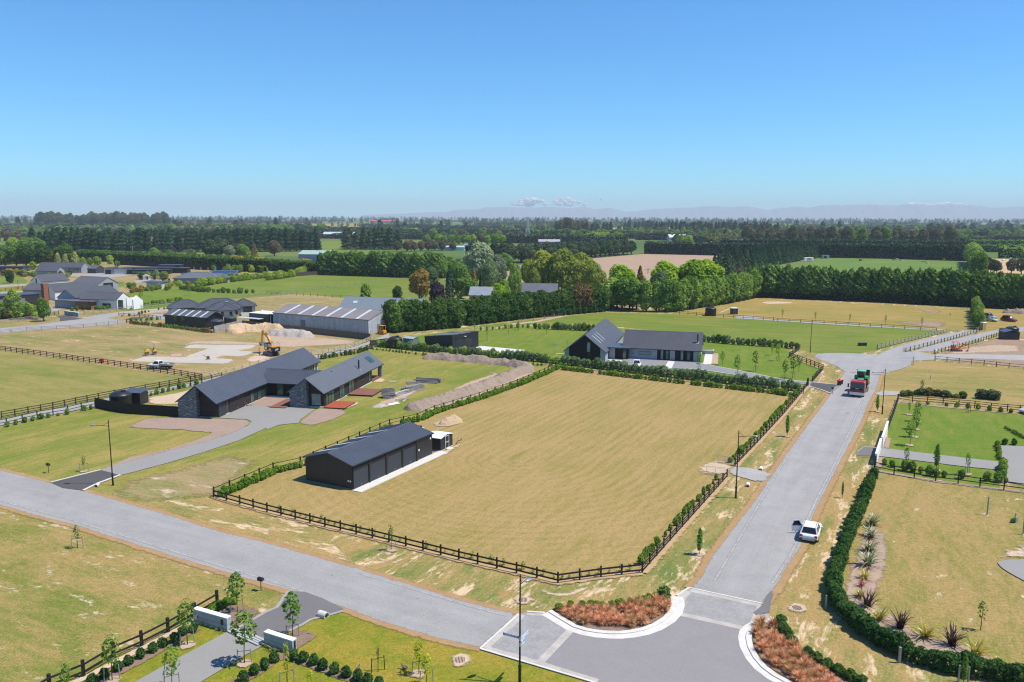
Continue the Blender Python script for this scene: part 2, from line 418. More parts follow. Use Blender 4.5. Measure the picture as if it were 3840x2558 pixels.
M_STRIPE=grass('striped_lawn',(.095,.165,.014),(.125,.18,.02),(.22,.205,.045),0.2,ang=AR,stripe=(radians(80),3.6,0.18,60,120,False),patch=0.45,fine=0.6)
M_RIGHTF=grass('right_field',(.15,.165,.03),(.18,.185,.036),(.32,.22,.085),0.55,SOIL,bare=0.28,ang=AR,stripe=(radians(84),1.6,0.10,40,60,False),patch=0.9,stretch=2)
M_BLF=grass('corner_field',(.14,.165,.028),(.17,.185,.034),(.32,.22,.085),0.44,SOIL,bare=0.42,ang=AM,stretch=2.0,patch=1.0,fine=1.1)
M_LIME=grass('garden_lawn',(.145,.175,.014),(.185,.20,.02),(.31,.21,.035),0.26,SOIL,ang=radians(50),patch=0.9,fine=0.7)
M_RUFR=grass('right_dry',(.165,.175,.04),(.19,.185,.045),(.335,.23,.09),0.6,SOIL,bare=0.25,ang=radians(-14),stretch=3,patch=0.9)
M_SOILP=soilmat('bare_soil',(.33,.235,.165),(.50,.375,.265),0.9)
M_SOILB=soilmat('brown_soil',(.20,.135,.09),(.38,.275,.19),0.7)
M_SAND=soilmat('pale_dirt',(.42,.31,.21),(.60,.47,.335),1.2)
M_BASE=soilmat('base_course',(.38,.335,.28),(.50,.455,.395),0.6,hard=0.12)
M_GRAVEL=soilmat('gravel',(.27,.262,.25),(.42,.40,.375),2.0)
M_MULCH=soilmat('bark_mulch',(.13,.085,.06),(.33,.23,.17),2.4,hard=0.12)
M_PINKG=soilmat('pink_aggregate',(.27,.19,.145),(.37,.275,.22),1.6,hard=0.15)
M_PLOUGH=soilmat('ploughed',(.31,.215,.15),(.41,.29,.20),0.25,ragged=False,rows=(radians(-12),5.0,0.07))
M_STRAW=soilmat('stubble',(.42,.29,.16),(.55,.39,.23),0.3,ragged=False,rows=(radians(-14),6.0,0.05))
M_SEAL=seal('chip_seal',(.292,.278,.268),AM,ragged=True)
M_SEAL2=seal('chip_seal_lane',(.295,.28,.27),AR,ragged=True)
M_ASPH=seal('smooth_asphalt',(.255,.238,.236),AM,0.9,1.08,tracks=False,grain=0.14)
M_APRON=seal('dark_asphalt',(.092,.086,.086),AR,0.85,1.15,tracks=False,grain=0.2)
M_APRON2=seal('grey_asphalt',(.165,.153,.152),radians(50),0.9,1.1,tracks=False,grain=0.16)
M_CONC=seal('driveway_concrete',(.27,.258,.242),radians(45),0.93,1.07,tracks=False,grain=0.12)
M_LANE=seal('lane_concrete',(.32,.305,.285),radians(15),0.92,1.08,tracks=False,grain=0.12)
M_SLAB=plain('pale_concrete',(.56,.54,.50),0.85,0.2,var=0.07,scale=1.2)
M_KERB=plain('kerb_concrete',(.58,.55,.51),0.85,0.2,var=0.10,scale=1.5,dirt=((.35,.31,.26),0.35))
M_BAND=pavers('cream_pavers',(.40,.365,.32),(.46,.42,.37),0.014,0.42,0.21,AM,0.5)
M_PAV=pavers('grey_pavers',(.275,.265,.258),(.325,.31,.30),0.014,0.3,0.15,AM+radians(45),0.5)
M_PAVB=pavers('house_pavers',(.215,.212,.218),(.25,.247,.25),0.012,0.5,0.25,radians(75),0.5)

sheet('verge_ground',[(-170,15),(-170,122),(30,122),(60,15)],M_VERGE_M,world=True)
sheet('roadside_ground',[(-46,118),(-30,330),(175,330),(175,20),(14,30),(4,44)],M_VERGE,world=True)
sheet('estate_ground',[(-340,118),(-340,560),(-120,560),(-40,420),(-40,118)],M_LOTC,world=True)
sheet('left_paddock',[(-300,1270),(0,1312),(758,1425),(370,1499),(0,1574),(-300,1640)],M_LEFTF)
sheet('pasture_field',[(420,1125),(560,1075),(690,1055),(1000,1040),(1204,1030),(1630,1045),(1600,1110),(1400,1128),(1340,1122),(1110,1102),(690,1140),(500,1170),(440,1160)],M_GREENP)
sheet('dry_paddock',[(1000,1120),(1110,1106),(1345,1121),(1400,1140),(1350,1170),(1090,1180),(1000,1240),(870,1200),(850,1140)],M_LOTC)
sheet('house_section',[(0,1605),(106,1580),(306,1540),(546,1488),(758,1438),(1193,1349),(1387,1308),(2000,1362),(2096,1373),(1461,1597),(1127,1744),(802,1864),(500,1885),(320,1836),(100,1782),(0,1757),(-400,1690),(-400,1690)],M_LOTA)
sheet('dry_verge',B2t((0,1240))+[(802,1868),(500,1893),(383,1858),(470,1800),(640,1760),(860,1700)],grass('worn_verge',(.14,.17,.04),(.17,.19,.05),(.31,.225,.115),.62,SOIL,bare=.42,ang=AM,stretch=4,patch=1.1,ragged=True),soft=2.5,jit=.4)
sheet('main_paddock',[(802,1866),(1461,1602),(2096,1376),(2560,1425),(3012,1478),(2756,1751),(2726,1791),(2410,2149),(2092,2187),(1459,2033)],M_PADDOCK)
sheet('house_lawn',[(1387,1302),(1560,1262),(1700,1240),(1745,1247),(1960,1222),(2200,1218),(2700,1268),(2960,1300),(2959,1341),(3086,1388),(3046,1432),(3012,1462),(2560,1420),(2096,1371)],M_LAWN)
sheet('green_pasture',[(1760,1228),(2000,1198),(2265,1172),(2520,1178),(2900,1204),(3549,1244),(3288,1313),(3222,1326),(3060,1325),(2999,1312),(2985,1298),(2700,1264),(2200,1214),(1960,1220)],M_GREENP)
sheet('back_field',[(2516,1174),(2835,1119),(3615,1160),(3625,1238),(3549,1244),(2900,1204),(2643,1188)],M_BACKF)
sheet('parking_field',[(3625,1245),(3650,1155),(3840,1166),(4200,1190),(4200,1235),(3900,1226),(3745,1252)],M_BACKF)
sheet('upper_right_field',[(3303,1407),(3422,1371),(3440,1356),(3505,1354),(3840,1386),(4200,1425),(4200,1590),(3840,1547),(3367,1501),(3265,1510)],M_RUFR)
sheet('striped_lawn_area',[(3366,1512),(3840,1556),(4200,1590),(4200,1800),(3740,1738),(3330,1683),(3329,1615)],M_STRIPE)
sheet('lower_lawn',[(3310,1712),(3740,1766),(3750,1832),(3600,1812),(3283,1762)],M_STRIPE)
sheet('lower_right_field',[(3250,1790),(3282,1768),(3600,1820),(3840,1850),(4300,1900),(4300,2800),(3840,2600),(3500,2430),(3300,2330),(3170,2210),(3190,2040)],M_RIGHTF)
sheet('corner_field_area',[(-500,1790),(0,1898),(280,1974),(722,2115),(1000,2195),(1060,2222),(900,2300),(815,2268),(631,2374),(187,2574),(-300,2800),(-700,2500)],M_BLF)
sheet('garden_lawn_area',[(815,2270),(870,2240),(1000,2310),(1100,2300),(1310,2292),(1640,2402),(1790,2440),(2030,2506),(2230,2562),(2300,2800),(0,2900),(187,2576),(631,2376)],M_LIME)
sheet('estate_lawn',A1((1080,765),(1180,735),(1330,715),(1600,722),(2050,760),(1800,812),(1500,842),(1140,858)),M_LAWN)
sheet('estate_lawn',A1((945,655),(1090,652),(1100,690),(960,700)),M_LAWN);sheet('estate_lawn',A1((-300,590),(170,590),(240,640),(230,668),(-300,690)),M_GREENP);sheet('estate_lawn',A1((-300,705),(230,690),(220,735),(-300,745)),M_LIME)
sheet('estate_lawn',A1((200,505),(300,498),(300,540),(200,545)),M_LAWN);sheet('estate_lawn',A1((900,520),(1180,520),(1200,535),(950,545)),M_LAWN)
sheet('stony_strip',A1((690,972),(1040,918),(1600,868),(1630,895),(1200,945),(1040,958),(760,978)),M_SOILP,soft=.8,jit=.3)
sheet('estate_path',A1((1060,925),(1400,898),(1600,880),(1610,888),(1400,908),(1070,938)),M_LANE,soft=.3)
sheet('estate_road',A1((-400,1085),(0,1060),(250,1040),(400,1020),(520,1003),(530,970),(600,955),(720,978),(790,962),(880,938),(1040,930),(1075,948),(950,970),(1115,1000),(1110,1016),(960,1034),(740,1052),(500,1066),(240,1084),(0,1110),(-400,1140)),M_SEAL2,soft=.3,jit=.15)
sheet('driveway_crossing',A1((490,950),(600,950),(725,980),(525,1002),(530,972)),M_APRON);sheet('driveway_crossing',A1((1090,988),(1170,965),(1250,962),(1290,968),(1190,992)),M_APRON);sheet('estate_drive',A1((1290,965),(1340,940),(1470,935),(1470,975),(1420,985)),M_LANE)
sheet('estate_drive',A1((310,950),(420,935),(560,890),(360,865),(140,880),(140,900),(300,900),(420,910),(350,930)),M_LANE);sheet('estate_path',A1((-300,690),(0,683),(230,668),(230,684),(0,700),(-300,710)),M_LANE);sheet('estate_path',A1((0,745),(200,732),(210,742),(0,755)),M_LANE)
sheet('estate_yard',A1((1180,640),(1480,632),(1490,655),(1200,660)),M_LANE);sheet('estate_yard',A1((430,590),(900,575),(1180,590),(1000,615),(600,600)),M_LANE,soft=1.0)
# far fields
sheet('ploughed_field',[(1860,1015),(1990,985),(2146,976),(2410,953),(2809,961),(2800,985),(2540,1050),(1850,1060)],M_PLOUGH)
sheet('far_paddock',[(2960,1020),(3069,968),(3120,966),(3609,979),(3640,1010),(3660,1060),(2960,1070)],grass('far_green',(.085,.165,.028),(.12,.19,.035),(.17,.20,.05),.2,ang=radians(-14),stretch=5,patch=.8,fine=.4))
sheet('stubble_field',[(3672,969),(3840,973),(4200,985),(4200,1040),(3840,1028),(3676,1022)],M_STRAW)
sheet('far_pasture',[(3676,1026),(3840,1032),(4200,1045),(4200,1090),(3640,1060)],M_BACKF)
sheet('distant_paddock',[(1208,905),(1275,905),(1285,940),(1200,940)],M_GREENP)
sheet('pale_paddock',[(1120,842),(1270,838),(1520,842),(1450,852),(1180,853)],M_BACKF)
# bare ground
for nm,pts,mt,sf in[
    ('building_platform',A1((1120,1355),(1290,1310),(1640,1316),(1660,1300),(1830,1243),(1600,1237),(1685,1205),(2270,1210),(2230,1240),(2110,1260),(2262,1270),(2150,1311),(1960,1306),(1905,1326),(2080,1336),(2000,1376),(1700,1371)),M_BASE,.35),
    ('worn_ground',A1((1530,1225),(1680,1175),(1930,1165),(2330,1190),(2330,1215),(1690,1202)),M_SOILP,1.5),
    ('worn_track',A1((2120,1355),(2260,1275),(2354,1250),(2420,1300),(2420,1360),(2200,1360)),M_SAND,1.5),
    ('dirt_patch',A1((1450,1310),(1500,1285),(1620,1285),(1640,1312)),M_SOILP,.8),
    ('spoil_ground',B1t((-60,1100),(420,1130),(840,1170),(780,1205),(300,1230),(0,1240),(-80,1180)),M_SOILP,2.5),
    ('field_scrape',D1((20,1025),(60,1015),(180,1013),(330,1022),(310,1032),(100,1037)),M_SAND,1.0),
    ('field_scrape',D1((1300,1075),(1380,1075),(1650,1100),(1600,1120),(1480,1115),(1430,1090)),M_SOILB,1.5),
    ('field_scrape',D1((1190,1197),(1300,1185),(1560,1183),(1700,1205),(1660,1245),(1500,1240)),M_SOILB,2.5),
    ('sawn_bank',C1((-40,1215),(240,1185),(530,1125),(560,1140),(300,1195),(60,1225)),M_SOILP,.8),
    ('planting_ground',C1((1850,1115),(2170,993),(2200,990),(1900,1115)),M_SAND,.8),
    ('cleared_lot',[(3507,1352),(3515,1332),(3620,1300),(3750,1262),(3840,1268),(4200,1300),(4200,1415),(3840,1380)],M_SOILB,1.2),
    ('cleared_track',D2((1580,430),(1850,350),(2100,330),(2354,345),(2354,400),(1900,415),(1640,440)),M_SOILP,2.0),
]:
    sheet(nm,pts,mt,soft=sf,jit=.25)

S4x=lambda*q:[(3240+x/3.92,1440+y/3.92)for x,y in q]
M_DEAD=soilmat('dead_grass',(.28,.165,.075),(.42,.28,.14),2.2)
# bare pale patches seen on the verges and fields
for t_,blobs in((B3t,([(950,450),(980,435),(1010,470),(1060,490),(1110,500),(1180,480),(1240,470),(1200,500),(1120,525),(1040,515),(970,485)],[(1000,420),(1080,410),(1130,440),(1060,460)],[(590,455),(690,470),(800,505),(760,512),(640,490)],[(1430,542),(1530,560),(1525,572),(1440,560)],[(1320,585),(1360,590),(1345,605)],[(2085,770),(2120,735),(2165,740),(2140,800),(2110,800)],[(1990,830),(2060,840),(2095,870),(2030,862)],[(380,405),(470,430),(440,438)],[(1650,735),(1700,735),(1680,750)],[(1800,790),(1870,800),(1820,808)])),
                 (C3,([(280,760),(320,740),(400,775),(480,780),(560,770),(650,735),(860,710),(850,730),(700,765),(600,800),(480,818),(360,800)],[(385,850),(520,865),(760,870),(1000,845),(1000,852),(760,878),(500,878),(390,868)],[(180,915),(240,885),(320,905),(280,930)],[(1838,293),(1880,240),(1932,222),(1900,275)],[(1540,365),(1590,350),(1640,350),(1580,388)],[(1640,450),(1700,440),(1760,445),(1720,490),(1660,490)],[(280,825),(340,845),(360,860),(290,850)],[(1335,690),(1400,600),(1470,500),(1480,505),(1420,610),(1350,690)],[(1750,80),(1800,80),(1780,120),(1760,110)])),
                 (A3,([(385,610),(430,585),(495,590),(470,615),(400,622)],[(790,715),(830,702),(890,720),(850,742)],[(1310,672),(1340,662),(1370,678),(1330,686)],[(1380,460),(1460,480),(1600,530),(1760,570),(1750,582),(1600,555),(1450,505)],[(1040,368),(1140,390),(1130,402),(1050,380)],[(660,700),(690,680),(722,684),(690,712)],[(200,1420),(300,1380),(380,1345),(370,1360),(220,1425)],[(1360,30),(1450,60),(1590,85),(1500,75)],[(1700,800),(1760,810),(1740,828)],[(0,195),(40,195),(20,208)])),
                 (D3,([(430,610),(460,540),(480,480),(495,490),(470,580),(445,620)],[(205,855),(230,800),(300,720),(370,630),(375,640),(310,740),(240,840)],[(540,170),(555,140),(570,150),(550,190)],[(700,200),(740,120),(760,60),(775,70),(750,160),(715,210)],[(1460,130),(1500,128),(1490,146)],[(185,915),(210,900),(215,910),(195,935)])),
                 (D2,([(0,1330),(60,1240),(160,1130),(250,1060),(260,1075),(170,1150),(70,1265),(10,1345)],[(10,1420),(60,1400),(150,1380),(140,1400),(60,1450)],[(170,1330),(240,1250),(300,1150),(330,1140),(260,1270),(190,1345)],[(500,700),(560,610),(600,590),(570,650),(520,720)],[(560,860),(620,830),(640,850),(570,890)]))):
    for b_ in blobs:sheet('bare_patch',t_(*b_),M_SAND,soft=.32,jit=.2,step=.5)
# ---- sealed surfaces
MAIN_U=[(-500,1672),(0,1762)]+A2((450,1440),(900,1550))+A3((1160,0),(1480,90),(1950,240))+B3t((0,335),(800,565),(1300,715),(1700,840),(2050,930))+[(1950,2304)]
MAIN_L=A3((0,10),(300,100),(660,190),(1250,380),(1700,520))+B3t((0,715),(185,765),(720,935),(1000,1040),(1500,1190))+[(1803,2434)]
KERB1=C3((380,948),(480,1010),(600,1082),(700,1113),(800,1130),(900,1139),(1000,1140),(1100,1130),(1200,1110),(1300,1073),(1400,1012),(1460,945),(1478,890),(1465,815))
KERB2=[(2908,2323),(2865,2340),(2830,2358),(2811,2376),(2807,2395),(2814,2430),(2835,2470),(2865,2505),(2905,2535),(2955,2562),(3015,2592),(3090,2625)]
SIDE_L=[(2584,2208)]+C3((1700,660),(1790,480),(2000,200),(2160,0))+D2((230,1330),(420,1070),(600,830),(700,690),(745,610),(760,575))
SIDE_R=[(2858,2268),(2912,2206)]+D3((270,560),(380,400),(470,180),(550,0))+D2((680,1490),(820,1220),(930,1000),(990,850),(1050,740),(1092,606))
for ln in(MAIN_U[1:],MAIN_L):ribbon('dead_verge',ln,1.5,M_DEAD,soft=True)
for ln in(SIDE_L,SIDE_R):ribbon('dead_verge',ln,1.7,M_DEAD,soft=True)
sheet('main_road',MAIN_U+[(1803,2434)]+MAIN_L[::-1][1:]+[(-500,1780)],M_SEAL,soft=.3,jit=.10,step=.7)
sheet('side_road',SIDE_L+SIDE_R[::-1],M_SEAL2,soft=.3,jit=.10,step=.7)
CDS=D2((760,575),(700,530),(600,490),(520,462),(488,440),(520,418),(600,410),(750,409),(900,416),(1060,426),(1100,400),(1290,332),(1310,342),(1290,400),(1420,400),(1560,420),(1590,440),(1600,470),(1400,480),(1362,490),(1370,515),(1280,552),(1150,585),(1092,606))
sheet('turning_head',CDS,M_SEAL2,soft=.4,jit=.2,step=1.0)
sheet('farm_track',D2((1280,335),(1420,300),(1680,238),(1830,215),(1960,205),(1930,235),(1600,318),(1340,395),(1300,402)),M_SEAL2,soft=.4,jit=.2)
sheet('right_of_way',D2((1330,408),(1560,395),(1850,320),(2130,240),(2354,222),(2800,245),(2800,195),(2354,178),(2200,180),(2110,205),(1960,235),(1600,322),(1345,400)),M_SEAL2,soft=.4,jit=.2)
sheet('gravel_track',D2((1560,420),(1900,420),(2300,425),(2900,450),(2900,500),(2354,480),(1900,460),(1560,475)),M_GRAVEL,soft=.6,jit=.3)
sheet('pasture_lane',D1((0,1163),(260,1180),(800,1215),(1670,1262),(1670,1274),(800,1228),(0,1176)),M_LANE,soft=.4)
sheet('garden_path',C1((2020,1150),(2050,1143),(2180,1147),(2230,1160),(2354,1172),(2354,1185),(2030,1165)),M_LANE)
PAV_A=[(1947,2306),(1976,2297),(2040,2302)]+C3((560,1088))+[(2148,2356),(2020,2493),(1803,2434)]
sheet('threshold_paving',PAV_A,M_PAV)
sheet('intersection',C3((565,1090))+KERB1[3:]+[(2546,2302),(2813,2361)]+KERB2[3:]+[(3150,2760),(2500,2800),(2223,2560),(2020,2497)],M_ASPH)
PAV_B=[(2584,2208),(2858,2268),(2813,2366),(2533,2303),(2540,2236)]
sheet('threshold_paving',PAV_B,M_PAV)
def line(name,pts,w,mt,**k):return ribbon(name,pts,w,mt,**k)
line('paver_band',[(1958,2307),(1818,2432)],.62,M_BAND);line('paver_band',[(2150,2355),(2019,2492)],.62,M_BAND)
line('paver_band',[(1826,2434),(2022,2491),(2240,2558)],.62,M_BAND);line('paver_band',[(1975,2303),(2040,2307),(2100,2332),(2148,2357)],.5,M_BAND)
line('paver_band',[(2588,2214),(2853,2272)],.62,M_BAND);line('paver_band',[(2540,2303),(2813,2363)],.62,M_BAND)
line('paver_band',[(2574,2218),(2553,2245),(2549,2270),(2541,2301)],.8,M_BAND);line('paver_band',[(2851,2276),(2828,2330),(2817,2358)],.5,M_BAND)
line('kerb',[(1945,2305),(1801,2434)],.16,M_KERB,h=.03);line('kerb',[(1801,2436),(2027,2503),(2226,2562),(2600,2680)],.18,M_KERB,h=.05)
line('kerb',[(2583,2206),(2859,2266)],.16,M_KERB,h=.03)
line('kerb',KERB1,.42,M_KERB,h=.13,z=0.0);line('kerb',KERB2,.42,M_KERB,h=.13,z=0.0)
line('channel',KERB1,.75,M_KERB,off=-.5);line('channel',KERB2,.6,M_KERB,off=-.48)
line('kerb',[(2538,2237),(2584,2207)],.2,M_KERB,h=.05);line('kerb',[(1976,2297),(2043,2301)],.2,M_KERB,h=.05)
sheet('tar_patch',C3((2250,890),(2175,960),(2200,985),(2320,950),(2354,800),(2330,760)),M_APRON2,soft=.2,jit=.15)
sheet('washed_gravel',D3((0,950),(90,950),(150,1010),(60,1045),(0,1085),(-60,1110),(-60,1040)),M_GRAVEL,soft=.5,jit=.3)
M_DUST=soilmat('road_dust',(.315,.30,.288),(.40,.385,.36),1.0,hard=.6)
M_WORN=soilmat('polished_seal',(.215,.21,.21),(.25,.243,.24),0.8)
ribbon('dust_line',[(2895,2190),(2960,2090),(3000,2010),(3060,1880),(3130,1740),(3190,1610),(3235,1500)],.45,M_DUST,soft=True);ribbon('dust_line',[(0,1880),(280,1955),(620,2060),(900,2145),(1150,2225)],.4,M_DUST,soft=True);ribbon('dust_line',[(1340,2150),(1560,2215),(1760,2275),(1900,2312)],.35,M_DUST,soft=True);ribbon('dust_line',[(2680,2180),(2790,1990),(2900,1800),(3000,1640)],.35,M_DUST,soft=True)
# kerb islands
IS1=C3((395,955),(480,905),(700,880),(900,865),(1150,840),(1340,800),(1460,830),(1470,890),(1440,960),(1390,1005),(1290,1062),(1190,1098),(1090,1117),(1000,1127),(890,1127),(790,1117),(690,1098),(590,1065),(480,1000))
sheet('planting_bed',IS1,M_MULCH,soft=.25,jit=.1)
IS2=[(2908,2328),(2935,2345),(2975,2420),(3040,2460),(3110,2500),(3180,2545),(3260,2600),(3180,2660),(3030,2590),(2960,2556),(2912,2528),(2872,2498),(2842,2464),(2822,2428),(2815,2396),(2840,2362)]
sheet('planting_bed',IS2,M_MULCH,soft=.25,jit=.1)
# driveways
sheet('garden_apron',[(1082,2219),(1143,2222),(1210,2246),(1286,2284),(1291,2292),(1228,2310),(1166,2325),(1133,2345),(1082,2368),(1050,2400),(990,2397),(883,2360),(917,2343),(993,2299),(1039,2279)],M_APRON2,soft=.1)
sheet('garden_driveway',[(838,2380),(885,2358),(995,2396),(981,2427),(924,2457),(759,2557),(560,2690),(280,2690),(510,2558),(654,2478)],M_CONC,soft=.08)
line('apron_edging',[(1082,2219),(1039,2279),(993,2299),(917,2343),(880,2361)],.3,M_LANE);line('apron_edging',[(1291,2292),(1228,2310),(1166,2325),(1133,2345),(1085,2368)],.3,M_LANE)
sheet('mulch_bed',[(807,2289),(853,2269),(904,2271),(955,2282),(992,2299),(917,2342),(878,2360),(856,2364),(735,2318)],M_MULCH,soft=.3,jit=.15)
sheet('mulch_bed',[(1086,2371),(1123,2349),(1212,2373),(1174,2401),(1118,2437),(1104,2452),(1080,2400)],M_MULCH,soft=.25,jit=.12)
ribbon('mulch_bed',[(739,2357),(656,2408),(527,2478),(400,2545),(260,2620)],1.3,M_MULCH,soft=True)
ribbon('mulch_bed',[(1085,2453),(1016,2483),(955,2529),(891,2560),(760,2630)],1.3,M_MULCH,soft=True);ribbon('mulch_bed',[(1070,2455),(1133,2480),(1197,2503),(1299,2539),(1420,2582),(1600,2650)],1.25,M_MULCH,soft=True)
ribbon('fence_strip',[(735,2330),(631,2383),(532,2434),(314,2548),(187,2600),(0,2700)],.9,M_SAND,soft=True)
sheet('mulch_bed',D3((935,190),(1090,200),(1150,280),(1170,400),(1150,560),(1110,700),(1050,870),(1200,975),(1400,1110),(1560,1170),(1700,1190),(1960,1270),(2180,1430),(2354,1510),(2600,1640),(2400,1640),(2100,1500),(1800,1400),(1500,1320),(1200,1230),(1000,1110),(830,920),(730,790),(780,620),(860,420)),soilmat('bed_soil',(.29,.20,.15),(.45,.34,.26),1.6),soft=.7,jit=.35)
ribbon('planting_strip',S4x((505,262),(1100,335),(2250,440)),1.4,M_PINKG,soft=True);ribbon('planting_strip',S4x((170,1275),(1050,1435),(2300,1590)),1.2,M_PINKG,soft=True);ribbon('planting_strip',S4x((360,800),(330,945)),.9,M_PINKG,soft=True);ribbon('planting_strip',S4x((265,1085),(210,1240)),.9,M_PINKG,soft=True)
sheet('driveway',[(378,1765)]+A2((930,1310),(1150,1250),(1400,1180),(1800,1080),(2050,1000),(2200,930),(2222,900),(2180,880),(1930,868),(2150,762),(2354,756))+B2t((0,770),(215,775),(430,790),(300,880),(280,912),(100,930),(0,972))+A2((2354,955),(2100,1070),(1800,1170),(1500,1260),(1200,1340),(1060,1375)),M_CONC,soft=.12,jit=.1)
sheet('aggregate_bed',[(472,1604),(560,1566),(673,1568),(820,1571),(926,1575),(943,1586),(935,1597),(871,1627),(765,1662),(600,1704),(440,1748),(380,1762),(480,1716),(600,1690),(700,1662),(775,1634),(790,1624),(650,1613),(560,1610)],M_PINKG,soft=.5,jit=.25)
sheet('aggregate_bed',B2t((285,905),(430,795),(500,780),(690,790),(700,825),(600,880),(430,930),(330,935)),M_PINKG,soft=.4,jit=.25)
sheet('aggregate_bed',[(913,1523),(997,1478),(1090,1484),(1091,1524),(1000,1526)],M_PINKG,soft=.2)
sheet('dirt_apron',B2t((520,770),(790,720),(830,740),(700,790),(560,785)),M_SAND,soft=.6,jit=.3)
sheet('dirt_apron',B2t((940,545),(1000,505),(1050,530),(1060,545),(930,560)),M_SAND,soft=.5,jit=.3)
sheet('gravel_patch',B2t((1060,535),(1110,530),(1190,545),(1130,555),(1070,550)),M_GRAVEL,soft=.4)
sheet('dirt_apron',B2t((930,775),(1000,720),(1100,690),(1350,580),(1395,595),(1230,700),(1140,750),(1030,785)),M_SOILP,soft=.6,jit=.3)
sheet('dirt_apron',B2t((1230,795),(1380,700),(1560,650),(1800,540),(2000,480),(1400,310),(1420,350),(1380,355),(1700,400),(2060,480),(2350,440),(2354,480),(1900,660),(1500,800)),M_SOILP,soft=.5,jit=.3)
sheet('courtyard_dirt',A2((1290,690),(1590,640),(1690,600),(1700,700),(1590,755),(1300,745)),M_SAND,soft=.8,jit=.4)
sheet('dirt_apron',B2t((1440,920),(1560,870),(1740,880),(1720,920),(1620,945),(1500,945)),M_SOILP,soft=.6,jit=.3)
sheet('dirt_apron',B2t((1470,1165),(1620,1130),(1720,1085),(1740,1095),(1600,1190),(1500,1215)),M_SAND,soft=.5,jit=.3)
sheet('driveway_crossing',[(191,1812),(378,1765),(450,1784),(365,1816),(312,1842),(235,1832)],M_APRON)
line('driveway_edging',[(191,1811),(378,1764)],.22,M_KERB,h=.05);line('driveway_edging',[(451,1784),(365,1816),(312,1842)],.3,M_KERB,h=.06)
sheet('lane',A2((-400,960),(0,883),(835,716),(1412,612),(1880,513))+B2t((0,405),(470,305),(905,195),(1080,120),(1080,190),(900,232),(470,345),(0,440))+A2((1880,548),(1412,645),(835,768),(0,935),(-400,1010)),M_LANE,soft=.2)
# house B forecourt and drive
HB=T(1900,1150)
S3=lambda*q:[(2100+x/3.923,1180+y/3.923)for x,y in q]
sheet('forecourt',S3((680,650),(740,630),(920,645),(1430,665),(1680,690),(2000,705),(2100,740),(2354,770),(2354,850),(2000,800),(1720,793),(1650,800),(1500,820),(1200,810),(900,780),(680,730)),M_PAVB)
sheet('driveway',[(2620,1359)]+HB((1750,515),(2000,560),(2354,630))+D2((100,625),(300,655),(455,668),(700,690),(740,700),(645,770),(560,735),(460,708),(430,690),(250,675),(0,650))+HB((2200,640),(2000,600),(1700,555),(1500,545)),M_PAVB)
sheet('driveway_crossing',D2((480,672),(700,692),(640,765),(560,732),(462,704)),M_APRON)
line('driveway_edging',[(2620,1360)]+HB((1750,513),(2000,558),(2354,628))+D2((100,623),(300,653),(455,667),(700,691)),.28,M_SLAB,h=.03)
line('driveway_edging',D2((645,768),(560,735),(460,708),(250,677),(0,652))+HB((2200,642),(2000,602),(1700,557),(1500,547)),.25,M_SLAB,h=.03)
line('paving_strip',S3((790,640),(720,735)),1.9,M_SLAB);line('paving_strip',S3((880,650),(800,745)),1.6,M_SLAB);line('paving_strip',S3((1640,690),(1590,790)),1.5,M_SLAB)
line('paving_strip',S3((800,750),(1200,775),(1600,800)),1.3,M_SLAB)
sheet('garden_bed',S3((2090,600),(2140,600),(2120,715),(2080,710)),M_SOILP);sheet('garden_bed',S3((2235,565),(2340,568),(2335,745),(2210,735)),M_SOILP,soft=.3)
line('path',S3((2190,580),(2165,735)),1.75,M_SLAB);line('path',S3((-60,575),(90,585)),.5,M_SLAB)
sheet('shed_pad',B2t((1740,275),(1890,232),(2285,268),(2180,305),(1860,300)),M_SLAB)
# right-hand property
S4=lambda*q:[(3240+x/3.92,1440+y/3.92)for x,y in q]
sheet('driveway',S4((0,920),(330,955),(700,1000),(1500,1095),(2030,1155),(2010,910),(2700,940),(2700,1560),(2060,1440),(2040,1275),(1500,1225),(800,1135),(280,1075),(150,1065),(-110,1062),(-90,985)),M_CONC)
sheet('driveway_crossing',S4((-80,1000),(0,935),(235,950),(200,1065),(-110,1060)),M_APRON2)
sheet('edge_wall',S4((-140,1070),(150,1072),(135,1092),(-20,1090)),M_SOILP,soft=.2)
sheet('gravel_track',S4((130,140),(250,95),(560,115),(650,140),(420,180),(200,190)),M_GRAVEL,soft=.7,jit=.4)
# main paddock gateway
sheet('gateway_gravel',T(1900,1150)((1950,1440),(2030,1415),(2200,1430),(2354,1480))+D2((130,1490),(100,1545))+T(1900,1150)((2250,1560),(2050,1510),(1960,1480)),M_GRAVEL,soft=.6,jit=.35)
sheet('gateway_dirt',T(1900,1150)((1665,1430),(1740,1380),(1870,1350),(2000,1400),(2040,1420),(1960,1490),(1840,1490),(1700,1480)),M_SAND,soft=1.2,jit=.5)
